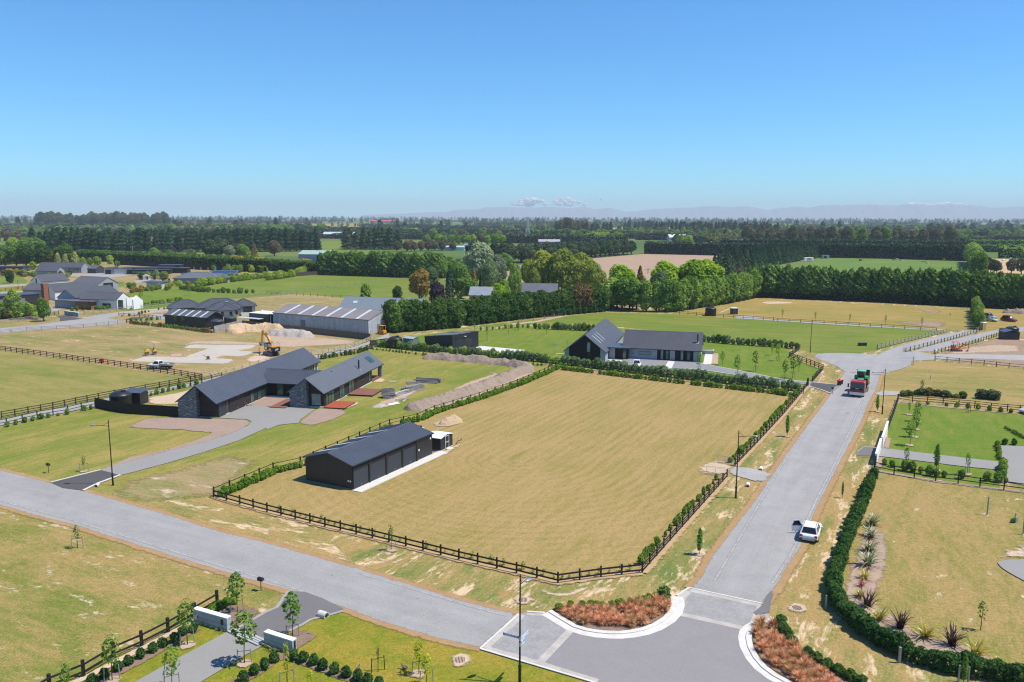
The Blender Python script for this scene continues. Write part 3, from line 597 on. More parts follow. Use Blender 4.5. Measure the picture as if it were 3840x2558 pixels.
# gravelled strip under fences and beds beside them
def fence_strip(line_,w,mt,off=0.0):ribbon('planting_strip',line_,w,mt,soft=True,off=off)
F1=[(802,1866),(1002,1922),(1219,1977),(1459,2035),(1721,2101),(1937,2151),(2092,2189),(2253,2167),(2408,2150)]
F1b=[(2408,2150),(2513,2030),(2621,1909),(2726,1791)]
F1c=[(2756,1749),(2840,1662),(2942,1551),(3029,1447)]
F2=[(802,1862),(1025,1767),(1127,1744),(1461,1598),(1565,1575),(1629,1545),(1797,1494),(1940,1443),(2042,1401),(2096,1371)]
F3=[(2096,1373),(2500,1422),(2900,1466),(3012,1478)]
F4=[(1387,1306),(1629,1332),(1794,1345),(2000,1364),(2096,1371)]
M_STRIPD=soilmat('fence_strip',(.36,.23,.11),(.50,.36,.20),1.5)
for ln,w in((F1,1.3),(F1b,1.6),(F1c,1.6),(F2,1.5),(F3,1.4),(F4,1.2)):
    Q=[tuple(q)for q in ln];fence_strip(Q,w,M_STRIPD)

# ================================================================= BUILDINGS
def boards(name,col,pitch,vertical=False,rough=0.75,spec=0.25,depth=0.35,ang=0.0):
    t=NT(name);tc=t.n('TexCoord').outputs['Object'];sx=t.n('SeparateXYZ');t.l(tc,sx.inputs[0])
    src=t.math('ADD',sx.outputs[0],sx.outputs[1])if vertical else sx.outputs[2]
    fr=t.math('FRACT',t.math('MULTIPLY',src,1.0/pitch));gap=t.rng(fr,0.0,0.16,1-depth,1.0)
    bid=t.math('FLOOR',t.math('MULTIPLY',src,1.0/pitch));wn_=t.n('TexWhiteNoise',noise_dimensions='1D');t.l(bid,wn_.inputs['W'])
    c=t.mix(t.rng(t.noise(t.pos(),1.2,4,0.6),0.3,0.7),[x*.85 for x in col],[x*1.15 for x in col])
    c=t.mix(1.0,c,t.rng(wn_.outputs[0],0,1,0.86,1.14),'MULTIPLY');c=t.mix(1.0,c,gap,'MULTIPLY')
    return t.done(t.bsdf(c,rough,spec,normal=t.bump(gap,0.4,0.03)))
def stonewall(name,c1,c2,c3):
    t=NT(name);tc=t.n('TexCoord').outputs['Object'];p=t.mapv(tc,scale=(2.2,2.2,9.5))
    v=t.n('TexVoronoi');t.l(p,v.inputs['Vector']);v.inputs['Scale'].default_value=1.0;v.inputs['Randomness'].default_value=0.95
    e=t.n('TexVoronoi',feature='DISTANCE_TO_EDGE');t.l(p,e.inputs['Vector']);e.inputs['Scale'].default_value=1.0
    sx=t.n('SeparateXYZ');t.l(v.outputs['Color'],sx.inputs[0])
    c=t.mix(sx.outputs[0],c1,c2);c=t.mix(t.rng(sx.outputs[1],0.72,0.95),c,c3)
    c=t.mix(1.0,c,t.rng(e.outputs[0],0.0,0.12,0.45,1.0),'MULTIPLY')
    return t.done(t.bsdf(c,0.85,0.3,normal=t.bump(t.math('ADD',sx.outputs[2],t.rng(e.outputs[0],0,.1)),0.6,0.06)))
def blockwall(name,c1,c2,w=0.4,h=0.2):
    t=NT(name);tc=t.n('TexCoord').outputs['Object'];sx=t.n('SeparateXYZ');t.l(tc,sx.inputs[0]);cx=t.n('CombineXYZ')
    t.l(t.math('ADD',sx.outputs[0],sx.outputs[1]),cx.inputs[0]);t.l(sx.outputs[2],cx.inputs[1])
    br=t.n('TexBrick');t.l(cx.outputs[0],br.inputs[0]);br.offset=0.0;br.inputs['Scale'].default_value=1.0
    br.inputs['Brick Width'].default_value=w;br.inputs['Row Height'].default_value=h;br.inputs['Mortar Size'].default_value=0.012
    br.inputs['Color1'].default_value=c4(c1);br.inputs['Color2'].default_value=c4(c2);br.inputs['Mortar'].default_value=c4([x*.7 for x in c1])
    return t.done(t.bsdf(br.outputs[0],0.85,0.25))
def glass(name,col,rough=0.06):
    t=NT(name);nz=t.noise(t.pos(),0.35,2);c=t.mix(t.rng(nz,.35,.65),col,[min(1,x*2.2)for x in col])
    return t.done(t.bsdf(c,rough,0.8))
M_ROOF=plain('dark_steel_roof',(.066,.075,.098),0.42,0.5,var=0.08,scale=0.5)
M_ROOF2=plain('charcoal_steel_roof',(.062,.066,.080),0.5,0.45,var=0.10,scale=0.5)
M_ROOFG=plain('grey_steel_roof',(.12,.125,.14),0.45,0.5,var=0.10,scale=0.4)
M_ROOFT=plain('weathered_roof',(.20,.175,.17),0.55,0.4,var=0.14,scale=0.3)
M_ROOFL=plain('galvanised_roof',(.30,.32,.35),0.4,0.5,0.3,var=0.10,scale=0.4)
M_TIMB=boards('dark_timber_cladding',(.040,.029,.025),0.19)
M_TIMBV=boards('black_timber_cladding',(.016,.014,.014),0.16,vertical=True)
M_STEELW=boards('black_steel_cladding',(.020,.022,.027),0.17,vertical=True,rough=0.45,spec=0.4,depth=0.25)
M_STEELG=boards('grey_steel_cladding',(.055,.06,.07),0.17,vertical=True,rough=0.5,spec=0.4,depth=0.25)
M_STONE=stonewall('stacked_stone',(.10,.115,.125),(.21,.22,.225),(.42,.42,.41))
M_BLOCK=blockwall('grey_block',(.31,.33,.36),(.36,.38,.40))
M_WARE=boards('pale_steel_cladding',(.40,.41,.44),0.3,vertical=True,rough=0.5,depth=0.12)
M_WHITEW=plain('white_render',(.70,.69,.67),0.8,0.2,var=0.05)
M_CREAMW=plain('cream_render',(.55,.51,.45),0.85,0.2,var=0.06)
M_GREYW=plain('grey_render',(.30,.31,.34),0.85,0.2,var=0.06)
M_BLACK=plain('black_metal',(.014,.014,.016),0.45,0.4,var=0.1)
M_DOOR=plain('charcoal_door',(.036,.038,.044),0.5,0.4,var=0.06)
M_DOORG=plain('grey_door',(.16,.165,.18),0.5,0.4,var=0.05)
M_GLASS=glass('teal_glass',(.018,.055,.05))
M_GLASSD=glass('dark_glass',(.012,.02,.02))
M_GLASSP=glass('pale_glass',(.10,.14,.14),0.12)
M_WHITE=plain('white_paint',(.78,.78,.77),0.5,0.4,var=0.04)
M_CLEAR=plain('skylight_sheet',(.50,.56,.60),0.35,0.5,var=0.06)
M_STEEL=plain('galvanised_steel',(.42,.43,.45),0.35,0.5,0.6,var=0.1)
M_DECK1=plain('fresh_stained_deck',(.36,.085,.035),0.55,0.35,var=0.3,scale=3)
M_DECK2=plain('weathered_red_deck',(.21,.095,.07),0.75,0.25,var=0.22,scale=3)
M_BRICK=blockwall('red_brick',(.26,.10,.06),(.33,.14,.085),0.24,0.09)
M_TANK=plain('black_plastic_tank',(.018,.020,.024),0.4,0.45,var=0.1)
M_TANKG=plain('charcoal_tank',(.05,.052,.06),0.5,0.4,var=0.1)
M_SOLAR=plain('solar_cells',(.02,.04,.11),0.12,0.7,var=0.1)

def local_hit(root,px,py,p0,n):
    """where the sight line through a photo pixel meets a plane given in the building's own axes"""
    M=Matrix.Translation(root.location)@Matrix.Rotation(root.rotation_euler.z,4,'Z');I=M.inverted()
    o=I@Vector((0,0,CH));d=I.to_3x3()@ray(px,py);n=Vector(n);t=(Vector(p0)-o).dot(n)/d.dot(n)
    return o+d*t
def place(name,origin,ang,label,cat,group=None):
    return empty(name,(origin[0],origin[1],0),radians(ang-90),label,cat,group)
def pitched_roof(root,W,L0,L1,eave,ridge,ov,mat,rib=0.45,ridge_x=None,th=0.09,name='roof',ends=None,z_off=0.0):
    m=MB();rx=W/2 if ridge_x is None else ridge_x
    for s in(0,1):
        ex=0.0 if s==0 else W;sl=(ridge-eave)/abs(rx-ex);dx=-ov if s==0 else ov
        a=Vector((ex+dx,0,eave-sl*ov+.05+z_off));b=Vector((rx,0,ridge+.05+z_off))
        nn=Vector((-(b.z-a.z),0,(b.x-a.x)));nn=nn.normalized()*(1 if s==0 else-1)
        if nn.z<0:nn=-nn
        A,B=a+nn*th,b+Vector((0,0,th/nn.z))
        y0,y1=L0,L1
        q=lambda p,y:(p.x,y,p.z)
        m.poly([q(A,y0),q(A,y1),q(B,y1),q(B,y0)]);m.poly([q(a,y0),q(b,y0),q(b,y1),q(a,y1)])
        m.poly([q(a,y0),q(a,y1),q(A,y1),q(A,y0)]);m.poly([q(a,y0),q(A,y0),q(B,y0),q(b,y0)]);m.poly([q(a,y1),q(b,y1),q(B,y1),q(A,y1)])
        if rib:
            k=max(1,int((y1-y0)/rib));w,h=0.055,0.035
            for i in range(k+1):
                y=y0+(y1-y0)*i/k;y=min(max(y,y0+w/2),y1-w/2);U=nn*h
                m.poly([q(A,y-w/2),q(A+U,y),q(B+U,y),q(B,y-w/2)]);m.poly([q(A+U,y),q(A,y+w/2),q(B,y+w/2),q(B+U,y)])
    o=m.build(name,mat,root)
    c=MB();c.prism([(rx-.17,ridge+th-.03+z_off),(rx,ridge+th+.11+z_off),(rx+.17,ridge+th-.03+z_off)],'y',L0+.01,L1-.01);c.build('ridge_cap',mat,o)
    gt=MB()
    for ex,dx in((0,-ov),(W,ov)):
        sl=(ridge-eave)/(rx if ex==0 else W-rx);x=ex+dx+(-.06 if ex==0 else .06)
        gt.box((x,(L0+L1)/2,eave-sl*ov+.08+z_off),(.13,L1-L0,.13))
    gt.build('gutter',M_BLACK,o)
    return o
def gable_walls(root,W,L0,L1,eave,ridge,mat,ridge_x=None,name='wall',th=0.0):
    rx=W/2 if ridge_x is None else ridge_x;m=MB()
    for y in(L0,L1):m.poly([(0,y,0),(W,y,0),(W,y,eave),(rx,y,ridge),(0,y,eave)])
    m.poly([(0,L0,0),(0,L1,0),(0,L1,eave),(0,L0,eave)]);m.poly([(W,L0,0),(W,L1,0),(W,L1,eave),(W,L0,eave)])
    return m.build(name,mat,root)
def window(root,p,t,n,w,h,panes=1,fr=0.06,frame=None,gl=None,name='window',proud=0.05):
    """p lower left corner, t direction along the wall, n outward normal"""
    p,t,n=Vector(p),Vector(t),Vector(n);z=Vector((0,0,1));m=MB();o0=p+n*proud/2;d=proud+0.02
    def slab(a,b,zz0,zz1):
        c=p+t*((a+b)/2)+n*(proud/2)+z*((zz0+zz1)/2)
        m.box(c,(b-a,d,zz1-zz0),atan2(t.y,t.x))
    slab(0,w,0,fr);slab(0,w,h-fr,h);slab(0,fr,fr,h-fr);slab(w-fr,w,fr,h-fr)
    for k in range(1,panes):slab(w*k/panes-fr/2,w*k/panes+fr/2,fr,h-fr)
    fo=m.build(name,frame or M_BLACK,root)
    for k in range(panes):
        a,b=w*k/panes+fr*.5,w*(k+1)/panes-fr*.5;q=MB();e=n*(proud*0.6)
        q.poly([p+t*a+e+z*fr*.5,p+t*b+e+z*fr*.5,p+t*b+e+z*(h-fr*.5),p+t*a+e+z*(h-fr*.5)]);q.build('pane',gl or M_GLASS,fo)
    return fo
def panel(root,p,t,n,w,h,mat,th=0.06,name='panel'):
    p,t,n=Vector(p),Vector(t),Vector(n);c=p+t*w/2+n*th/2+Vector((0,0,h/2))
    return MB().box(c,(w,th,h),atan2(t.y,t.x)).build(name,mat,root)
def roller_door(root,p,t,n,w,h,mat,slats=18,name='roller_door',proud=0.05):
    p,t,n=Vector(p),Vector(t),Vector(n);m=MB();z=Vector((0,0,1))
    for k in range(slats):
        z0,z1=h*k/slats,h*(k+1)/slats;a=p+n*0.012;b=p+n*proud;zm=(z0+z1)/2
        m.poly([a+z*z0,a+t*w+z*z0,b+t*w+z*zm,b+z*zm]);m.poly([b+z*zm,b+t*w+z*zm,a+t*w+z*z1,a+z*z1])
    o=m.build(name,mat,root)
    f=MB();f.box(p+t*(w/2)+n*.05+z*(h+.09),(w+.1,.12,.18),atan2(t.y,t.x));f.build('door_head',M_BLACK,o)
    MB().box(p+t*(w/2)+n*(proud+.012)+z*.35,(.16,.03,.05),atan2(t.y,t.x)).build('handle',M_STEEL,o)
    return o
X,Y,Z=(1,0,0),(0,1,0),(0,0,1)

# ---- the big black shed in the paddock
sh=place('farm_shed',g(1148,1803),61.6,'long black steel shed with four roller doors in the dry paddock','shed')
W,L,E_,R_=7.24,16.7,2.92,3.95
gable_walls(sh,W,0,L,E_,R_,M_STEELW);pitched_roof(sh,W,-.12,L+.12,E_,R_,.14,M_ROOF,rib=0.28)
for v0,v1 in((.12,2.88),(3.38,6.26),(6.78,9.62),(10.12,12.96)):roller_door(sh,(W+.03,v0,.02),Y,X,v1-v0,2.42,M_DOOR,22)
for v in(3.13,6.52,9.87,13.0):panel(sh,(W,v-.16,0),Y,X,.32,2.7,M_STEELW,.16,'pilaster')
so=MB()
for v in(2.0,5.3,8.6,11.9):
    sl=(R_-E_)/(W/2);z0,z1=E_+.05+.14,R_+.14+.02
    m_=MB().poly([(-.05,v,z0),(3.4,v,z1-.07),(3.4,v+.62,z1-.07),(-.05,v+.62,z0)]);m_.build('skylight',M_CLEAR,sh)
for p,t,n in(((W+.05,6.46,1.25),Y,X),((W+.03,13.4,1.3),Y,X),((W+.03,16.1,2.25),Y,X)):panel(sh,p,t,n,.22,.26,M_WHITE,.06,'wall_box')
for u in(6.55,6.85):panel(sh,(u,0,.95),X,(0,-1,0),.17,.2,M_WHITE,.06,'wall_box')
MB().box((W/2,L/2,.06),(W+.08,L+.08,.13)).build('plinth',plain('plinth',(.20,.20,.20),.9),sh)
MB().box((W+.72,L/2+.75,.045),(1.36,L+1.9,.09)).build('concrete_apron',M_SLAB,sh)
MB().tube([(W+.09,.06,.1),(W+.09,.06,2.85)],.05).build('downpipe',M_BLACK,sh)
# ---- little shed behind it
s2=place('garden_shed',(-9.76,107.91),63.5,'small black garden shed with pale roof beside the long black shed','shed')
MB().box((-1.2,1.58,.07),(2.4,3.3,.14)).build('floor',M_SLAB,s2)
m=MB();W2,L2=2.3,3.2
for x in(0,-W2):m.poly([(x,0,.14),(x,L2,.14),(x,L2,1.82),(x,L2/2,2.12),(x,0,1.82)])
for y in(0,L2):m.poly([(0,y,.14),(-W2,y,.14),(-W2,y,1.82),(0,y,1.82)])
m.build('wall',M_STEELW,s2)
m=MB()
for y0,y1,z0,z1 in((-.1,L2/2,1.83,2.16),(L2+.1,L2/2,1.83,2.16)):
    m.poly([(.12,y0,z0),(-W2-.12,y0,z0),(-W2-.12,y1,z1),(.12,y1,z1)]);m.poly([(.12,y0,z0-.05),(-W2-.12,y0,z0-.05),(-W2-.12,y1,z1-.05),(.12,y1,z1-.05)])
    m.poly([(.12,y0,z0-.05),(.12,y0,z0),(.12,y1,z1),(.12,y1,z1-.05)])
    for k in range(12):
        x=.1-(W2+.2)*k/11;m.poly([(x,y0,z0),(x-.05,y0,z0+.03),(x-.05,y1,z1+.03),(x,y1,z1)])
m.build('roof',plain('pale_roof',(.62,.66,.68),.45,.5,var=.05),s2)
d=MB();d.box((.03,1.62,1.0),(.05,.95,1.75));do=d.build('door',M_STEELW,s2)
fr=MB()
for yy in(1.15,2.09):fr.box((.065,yy,1.0),(.03,.06,1.78))
for zz in(.14,1.0,1.87):fr.box((.066,1.62,zz),(.03,.9,.06))
fr.build('door_frame',M_WHITE,do)
MB().box((.45,1.62,.06),(.7,1.0,.12)).build('step',M_SLAB,s2)
MB().tube([(.55,.55,0),(.55,.55,.75)],.04).build('hose_post',M_BLACK,s2)
# ---- water tanks
def tank(loc,r,h,mat,label,cat='water tank',dome=0.25,lid=True,group=None,rings=0):
    o=empty('water_tank',(loc[0],loc[1],0),0,label,cat,group)
    prof=[(r,0),(r,h*.06)]
    for k in range(1,9):prof+=[(r,h*k/9-.04),(r+.03,h*k/9)]
    prof+=[(r,h*.97),(r*.97,h),(r*.72,h+dome*.6),(r*.35,h+dome*.95),(.02,h+dome)]
    MB().lathe(prof,32).build('shell',mat,o,smooth=True)
    if lid:MB().lathe([(.38,h+dome*.75),(.38,h+dome+.16),(.02,h+dome+.18)],18,(r*.35,-r*.1,0)).build('lid',M_TANK,o,smooth=False)
    MB().tube([(-r-.05,0,.1),(-r-.05,0,h*.95)],.05).build('pipe',M_BLACK,o)
    return o
tank((-13.55,111.7),1.45,2.05,M_WHITE,'white plastic water tank with black lid behind the long black shed',dome=.45)

# ---- black house with two stone gables
ha=place('farmhouse',(-53.25,126.75),78.8,'long black house with two stone gable ends and a linking wing','house')
def gable_end(root,W,eave,ridge,stone_w,back,ang_lbl=None):
    sl=(ridge-eave)/(W/2);zt=ridge-sl*abs(stone_w-W/2)-.02
    MB().prism([(-.02,0),(stone_w,0),(stone_w,zt),(W/2 if stone_w>W/2 else stone_w,ridge-.02 if stone_w>W/2 else zt),(-.02,eave)],'y',-.35,back).build('stone_wall',M_STONE,root)
    MB().box((stone_w/2,-.0,.04),(stone_w+.12,.8,.08)).build('footing',M_SLAB,root)
W,L,E_,R_=6.4,38.0,2.72,5.2
gable_walls(ha,W,.55,L,E_,R_,M_TIMB);pitched_roof(ha,W,-.45,L+.45,E_,R_,.35,M_ROOF,rib=0.5);gable_end(ha,W,E_,R_,3.28,.5)
MB().box((W/2,L/2,.09),(W+.06,L-1.0,.18)).build('foundation',M_SLAB,ha)
panel(ha,(W,.75,.1),Y,X,2.0,2.35,M_DOOR,.05,'door');panel(ha,(W,2.95,.1),Y,X,.7,2.3,M_GLASSD,.02,'door');roller_door(ha,(W+.02,3.95,.05),Y,X,4.9,2.3,plain('garage_door',(.03,.026,.024),.6),7,'garage_door')
for v in(10.7,13.2,15.7):window(ha,(W,v,.22),Y,X,1.3,2.2,1)
for v in(26.5,28.0,32.6,33.7,34.8):window(ha,(W,v,.3),Y,X,.95,2.1,1)
window(ha,(W,36.2,.12),Y,X,1.5,2.45,1,.22,M_WHITE);panel(ha,(5.2,L,.1),X,Y,1.1,2.5,M_WHITE,.12,'corner_panel')
MB().tube([(W+.1,.62,.1),(W+.1,.62,2.6)],.05).build('downpipe',M_BLACK,ha)
MB().box((4.4,.1,.12),(1.3,.7,.14)).build('step',M_STONE,ha)
# living wing: a second group of parts in the same house, in its own axes turned into the house's
W,L,E_,R_=5.85,28.2,2.75,4.95
_off=Matrix.Rotation(-radians(78.8-90),3,'Z')@(Vector((-37.4,134.05,0))-Vector((-53.25,126.75,0)))
class Wing:
    """stands in for the root while building; its parts are moved into the house afterwards"""
    def __init__(s,root,off,rz=0.0):
        s.e=empty('wing_axes',root.location+Matrix.Rotation(root.rotation_euler.z,3,'Z')@Vector(off),root.rotation_euler.z+rz);s.root=root;s.off=Vector(off);s.rz=rz
    def close(s):
        for c in list(s.e.children):
            c.parent=s.root;c.location=s.off+Matrix.Rotation(s.rz,3,'Z')@c.location;c.rotation_euler.z+=s.rz
        bpy.data.objects.remove(s.e)
wg=Wing(ha,_off);r2=wg.e
gable_walls(r2,W,.55,22.6,E_,R_,M_TIMB);rf2=pitched_roof(r2,W,-.45,L,E_,R_,.35,plain('steel_roof_bright',(.105,.112,.132),.42,.5,var=.08,scale=.5),rib=0.4);gable_end(r2,W,E_,R_,3.05,.5)
MB().box((W/2,11.3,.09),(W+.06,22.3,.18)).build('foundation',M_SLAB,r2)
window(r2,(3.5,.55,.3),X,(0,-1,0),1.75,2.1,1,gl=M_GLASSP)
window(r2,(W,1.0,.15),Y,X,3.5,2.4,3);window(r2,(W,6.8,.15),Y,X,2.25,2.4,2);window(r2,(W,11.0,.15),Y,X,2.6,2.4,2);panel(r2,(W,14.8,.15),Y,X,1.3,2.3,plain('timber_door',(.05,.025,.018),.6),.03,'door');window(r2,(W,21.0,.4),Y,X,.75,2.0,1)
MB().box((W-.25,L-.5,1.35),(.6,.75,2.7)).build('stone_pillar',M_STONE,r2);MB().box((.3,L-.5,1.35),(.6,.75,2.7)).build('stone_pillar',M_STONE,r2)
def deck(root,x0,x1,y0,y1,z,mat,along='x',bw=.15,name='deck'):
    fr=MB();fr.box(((x0+x1)/2,(y0+y1)/2,z/2),(x1-x0-.1,y1-y0-.1,z-.06));d=fr.build(name,M_BLACK,root)
    n=int(((y1-y0)if along=='x' else(x1-x0))/bw);me=MB().box((0,0,0),(1,1,1)).mesh('deck_board',mat)
    for k in range(n):
        if along=='x':yy=y0+(k+.5)*(y1-y0)/n;link('board',me,d,((x0+x1)/2,yy,z-.015+random.uniform(-.004,.004)),None,(x1-x0,(y1-y0)/n-.012,.035))
        else:xx=x0+(k+.5)*(x1-x0)/n;link('board',me,d,(xx,(y0+y1)/2,z-.015+random.uniform(-.004,.004)),None,((x1-x0)/n-.012,y1-y0,.035))
    return d
deck(r2,.1,W,22.7,L-.1,.2,M_DECK2)
def zlocal(root,pts,z,sc=5.227,o=(1050,1280)):
    return[local_hit(root,o[0]+x/sc,o[1]+y/sc,(0,0,z),Z)for x,y in pts]
for pts,mt in(([(875,1290),(1100,1165),(1470,1185),(1270,1315)],M_DECK1),([(1335,1030),(1480,910),(2000,940),(1815,1065)],M_DECK2)):
    q=zlocal(r2,pts,.3);deck(r2,W+.12,(q[2].x+q[3].x)/2,(q[0].y+q[3].y)/2,(q[1].y+q[2].y)/2,.3,mt,'y')
def slope_pt(root,px,py):
    return local_hit(root,px,py,(W/2,0,R_+.13),((R_-E_)/(W/2),0,1))
fp=slope_pt(r2,1345.6,1385)
fl=MB();fl.tube([fp,fp+Vector((0,0,1.75))],.14,12);fo=fl.build('flue',M_BLACK,r2);MB().tube([fp+Vector((0,0,1.76)),fp+Vector((0,0,1.95))],.15,12).build('cowl',M_STEEL,fo)
MB().bar(fp+Vector((-.35,0,.36)),fp+Vector((.5,0,-.25)),.5,.04,up=(.6,0,.8)).build('flashing',M_STEEL,fo)
q=[slope_pt(r2,1050+x/5.227,1280+y/5.227)for x,y in[(1645,325),(1730,290),(1870,395),(1790,435)]]
y0,y1,x0,x1=(q[0].y+q[3].y)/2,(q[1].y+q[2].y)/2,(q[0].x+q[1].x)/2,(q[2].x+q[3].x)/2
sl=(R_-E_)/(W/2);zz=lambda x:R_+.13+.07-(x-W/2)*sl
lv=MB();lv.poly([(x0,y0,zz(x0)),(x0,y1,zz(x0)),(x1,y1,zz(x1)),(x1,y0,zz(x1))]);lo=lv.build('louvre_opening',M_ROOF,r2)
for k in range(4):
    ya=y0+(y1-y0)*(k+.2)/4;yb=y0+(y1-y0)*(k+.75)/4
    MB().poly([(x0+.1,ya,zz(x0+.1)+.05),(x0+.1,yb,zz(x0+.1)+.08),(x1-.1,yb,zz(x1-.1)+.08),(x1-.1,ya,zz(x1-.1)+.05)]).build('pane',M_GLASS,lo)
wg.close()
# link wing between them
cL,cR=Vector((-43.9,143.4,0)),Vector((-33.6,141.2,0))
_o3=Matrix.Rotation(-radians(78.8-90),3,'Z')@(Vector((-33.4,139.6,0))-Vector((-53.25,126.75,0)))
wg=Wing(ha,_o3,radians(90));r3=wg.e;W,L,E_,R_=4.9,11.2,2.7,4.55
m=MB().poly([(.5,0,0),(.5,L,0),(.5,L,E_),(.5,0,E_)]);m.poly([(W,0,0),(W,L,0),(W,L,E_),(W,0,E_)]);m.build('wall',M_TIMBV,r3)
pitched_roof(r3,W,-.9,L+.5,E_,R_,.3,M_ROOF,rib=.45)
window(r3,(.48,L-3.6,.2),Y,(-1,0,0),1.2,2.3,1);window(r3,(.48,2.2,.2),Y,(-1,0,0),1.1,2.3,1,gl=M_GLASSD)
MB().box((.1,L/2,.1),(1.1,L-1.0,.2)).build('step',M_SLAB,r3)
wg.close()
ew=Wing(ha,_off);q=[local_hit(ew.e,660+x/5.227,1300+y/5.227,(0,0,.2),Z)for x,y in[(1815,1185),(2150,1020),(2245,1030),(2090,1190)]]
deck(ew.e,q[0].x,-.3,(q[0].y+q[3].y)/2,q[1].y,.2,M_DECK2,'y');ew.close()

# ---- tan shed, tank and paling screen beside the black house
tank(g(455,1525),1.75,2.2,M_TANK,'black round water tank beside the lane and black fence',dome=.55)
ps=place('pump_shed',g(470,1515),78,'small black lean-to shed with blue-grey roof beside the lane tank','shed')
MB().box((1.4,1.0,1.0),(3.2,2.2,2.0)).build('wall',M_STEELW,ps)
MB().prism([(-.1,1.98),(2.2,2.35),(2.2,2.43),(-.1,2.06)],'x',-.35,3.1).build('roof',M_ROOF,ps)
def paling(name,line_,h,label,cat='fence',mat=None,pal=0.15,gap=0.012,rails=True,px=True,cap=False,back=1):
    P=[g(*q)if px else Vector((q[0],q[1],0))for q in line_];o=empty(name,P[0],0,label,cat);me=MB().box((0,0,.5),(1,1,1)).mesh('paling',mat);pm=MB().box((0,0,.5),(1,1,1)).mesh('paling_post',mat)
    for a,b in zip(P[:-1],P[1:]):
        d=b-a;n=max(1,int(d.length/pal));rz=atan2(d.y,d.x);nn=Vector((-sin(rz),cos(rz),0))
        if n*len(P)>330:n=300//(len(P)-1)
        w=d.length/n
        for k in range(n):link('paling',me,o,a-P[0]+d*((k+.5)/n),(0,0,rz),(w-gap,.022,h+random.uniform(-.015,.015)))
        np_=max(1,int(d.length/2.4))
        for k in range(np_+1):link('post',pm,o,a-P[0]+d*(k/np_)+nn*(.07*back),(0,0,rz),(.11,.11,h+.02))
        for z in(.25,h*.5,h-.25):link('rail',me,o,(a+b)/2-P[0]+nn*(.035*back)+Vector((0,0,z)),(0,0,rz),(d.length,.045,.09))
    return o
M_PALB=plain('black_palings',(.016,.014,.014),.7,var=.2)
paling('paling_fence',A2((842,775),(1000,810),(1130,830),(1583,858)),1.75,'black stained paling fence beside the stone gable of the black house',mat=M_PALB)

# ---- grey-block house with the steep gable
hb=place('country_house',(42.15,178.4),165.0,'dark roofed block house with a steep black gable wing and wide forecourt','house')
W,L,E_,R_=9.3,17.4,2.55,5.85
gable_walls(hb,W,0,L,E_,R_,M_BLOCK);pitched_roof(hb,W,-.25,L+.15,E_,R_,.3,M_ROOF2,rib=.36)
f2v=lambda x:L*(1-(x-920)/1140.0)
for a,b,zz0,hh in((950,1078,1.2,.62),(1152,1342,1.05,.75)):window(hb,(0,f2v(a),zz0),(0,-1,0),(-1,0,0),f2v(a)-f2v(b),hh,1,gl=M_GLASSP)
for a,b in((1430,1615),(1690,1955)):panel(hb,(0,f2v(a),.08),(0,-1,0),(-1,0,0),f2v(a)-f2v(b),2.4,M_TIMBV,.03,'timber_panel')
for a,b in((1478,1522),(1555,1597),(1770,1812),(1862,1907)):window(hb,(-.03,f2v(a),.2),(0,-1,0),(-1,0,0),f2v(a)-f2v(b),2.15,1,gl=glass('bright_teal_glass',(.05,.12,.12),.1)if a in(1478,1770)else M_GLASS)
fp=local_hit(hb,2100+2025/3.923,1180+412/3.923,(W/2,0,R_+.13),(-(R_-E_)/(W/2),0,1))
fo=MB().tube([fp,fp+Vector((0,0,1.9))],.16,12).build('flue',M_BLACK,hb);MB().bar(fp+Vector((-.4,0,-.22)),fp+Vector((.4,0,.34)),.5,.05,up=(-.6,0,.8)).build('flashing',M_STEEL,fo)
_c=Matrix.Rotation(-radians(75),3,'Z')@(Vector((11.75,179.15,0))-Vector((42.15,178.4,0)))
wg=Wing(hb,_c,radians(-90));r4=wg.e;W,L,E_,R_=9.2,31.0,2.3,5.95
gable_walls(r4,W,.2,L,E_,R_,M_BLOCK);rf4=pitched_roof(r4,W,-.1,L+.1,E_,R_,.2,M_ROOF,rib=.42)
MB().prism([(1.05,0),(W-1.15,0),(W-1.15,E_+(R_-E_)*1.15/(W/2)-.03),(W/2,R_-.04),(1.05,E_+(R_-E_)*1.05/(W/2)-.03)],'y',.08,.19).build('timber_panel',M_TIMBV,r4)
window(r4,(5.05,.08,2.25),X,(0,-1,0),.8,2.2,1,gl=M_GLASSP);window(r4,(5.05,.08,.3),X,(0,-1,0),.8,1.8,1,gl=M_GLASSD)
for x,y in((540,370),(570,345),(597,318)):
    c=local_hit(r4,2100+x/3.923,1180+y/3.923,(W/2,0,R_+.16),((R_-E_)/(W/2),0,1));s_=(R_-E_)/(W/2);a=1.05
    MB().poly([(c.x-a,c.y-.18,c.z+.1+a*s_),(c.x+a,c.y-.18,c.z+.1-a*s_),(c.x+a,c.y+.18,c.z+.1-a*s_),(c.x-a,c.y+.18,c.z+.1+a*s_)]).build('skylight',M_CLEAR,r4)
panel(r4,(W,4.2,.05),Y,X,1.1,2.1,M_TIMBV,.04,'door')
MB().box((W+2.2,8.2,1.3),(4.4,5.0,2.6)).build('entry_wall',M_TIMBV,r4);MB().box((W+2.2,7.9,2.72),(4.9,6.4,.2)).build('flat_roof',M_ROOF,r4);window(r4,(W+3.1,5.7,.1),X,(0,-1,0),.85,2.3,1)
MB().box((W+.75,5.5,1.3),(1.3,.5,2.55)).build('block_pier',M_BLOCK,r4)
an=MB();an.tube([(.4,1.6,2.4),(.4,1.6,4.6)],.035,6)
for k in range(4):an.bar((-.15+.0,1.6,4.5-k*.2),(.95,1.6,4.5-k*.2),.03)
an.build('aerial',M_STEEL,r4)
wg.close()
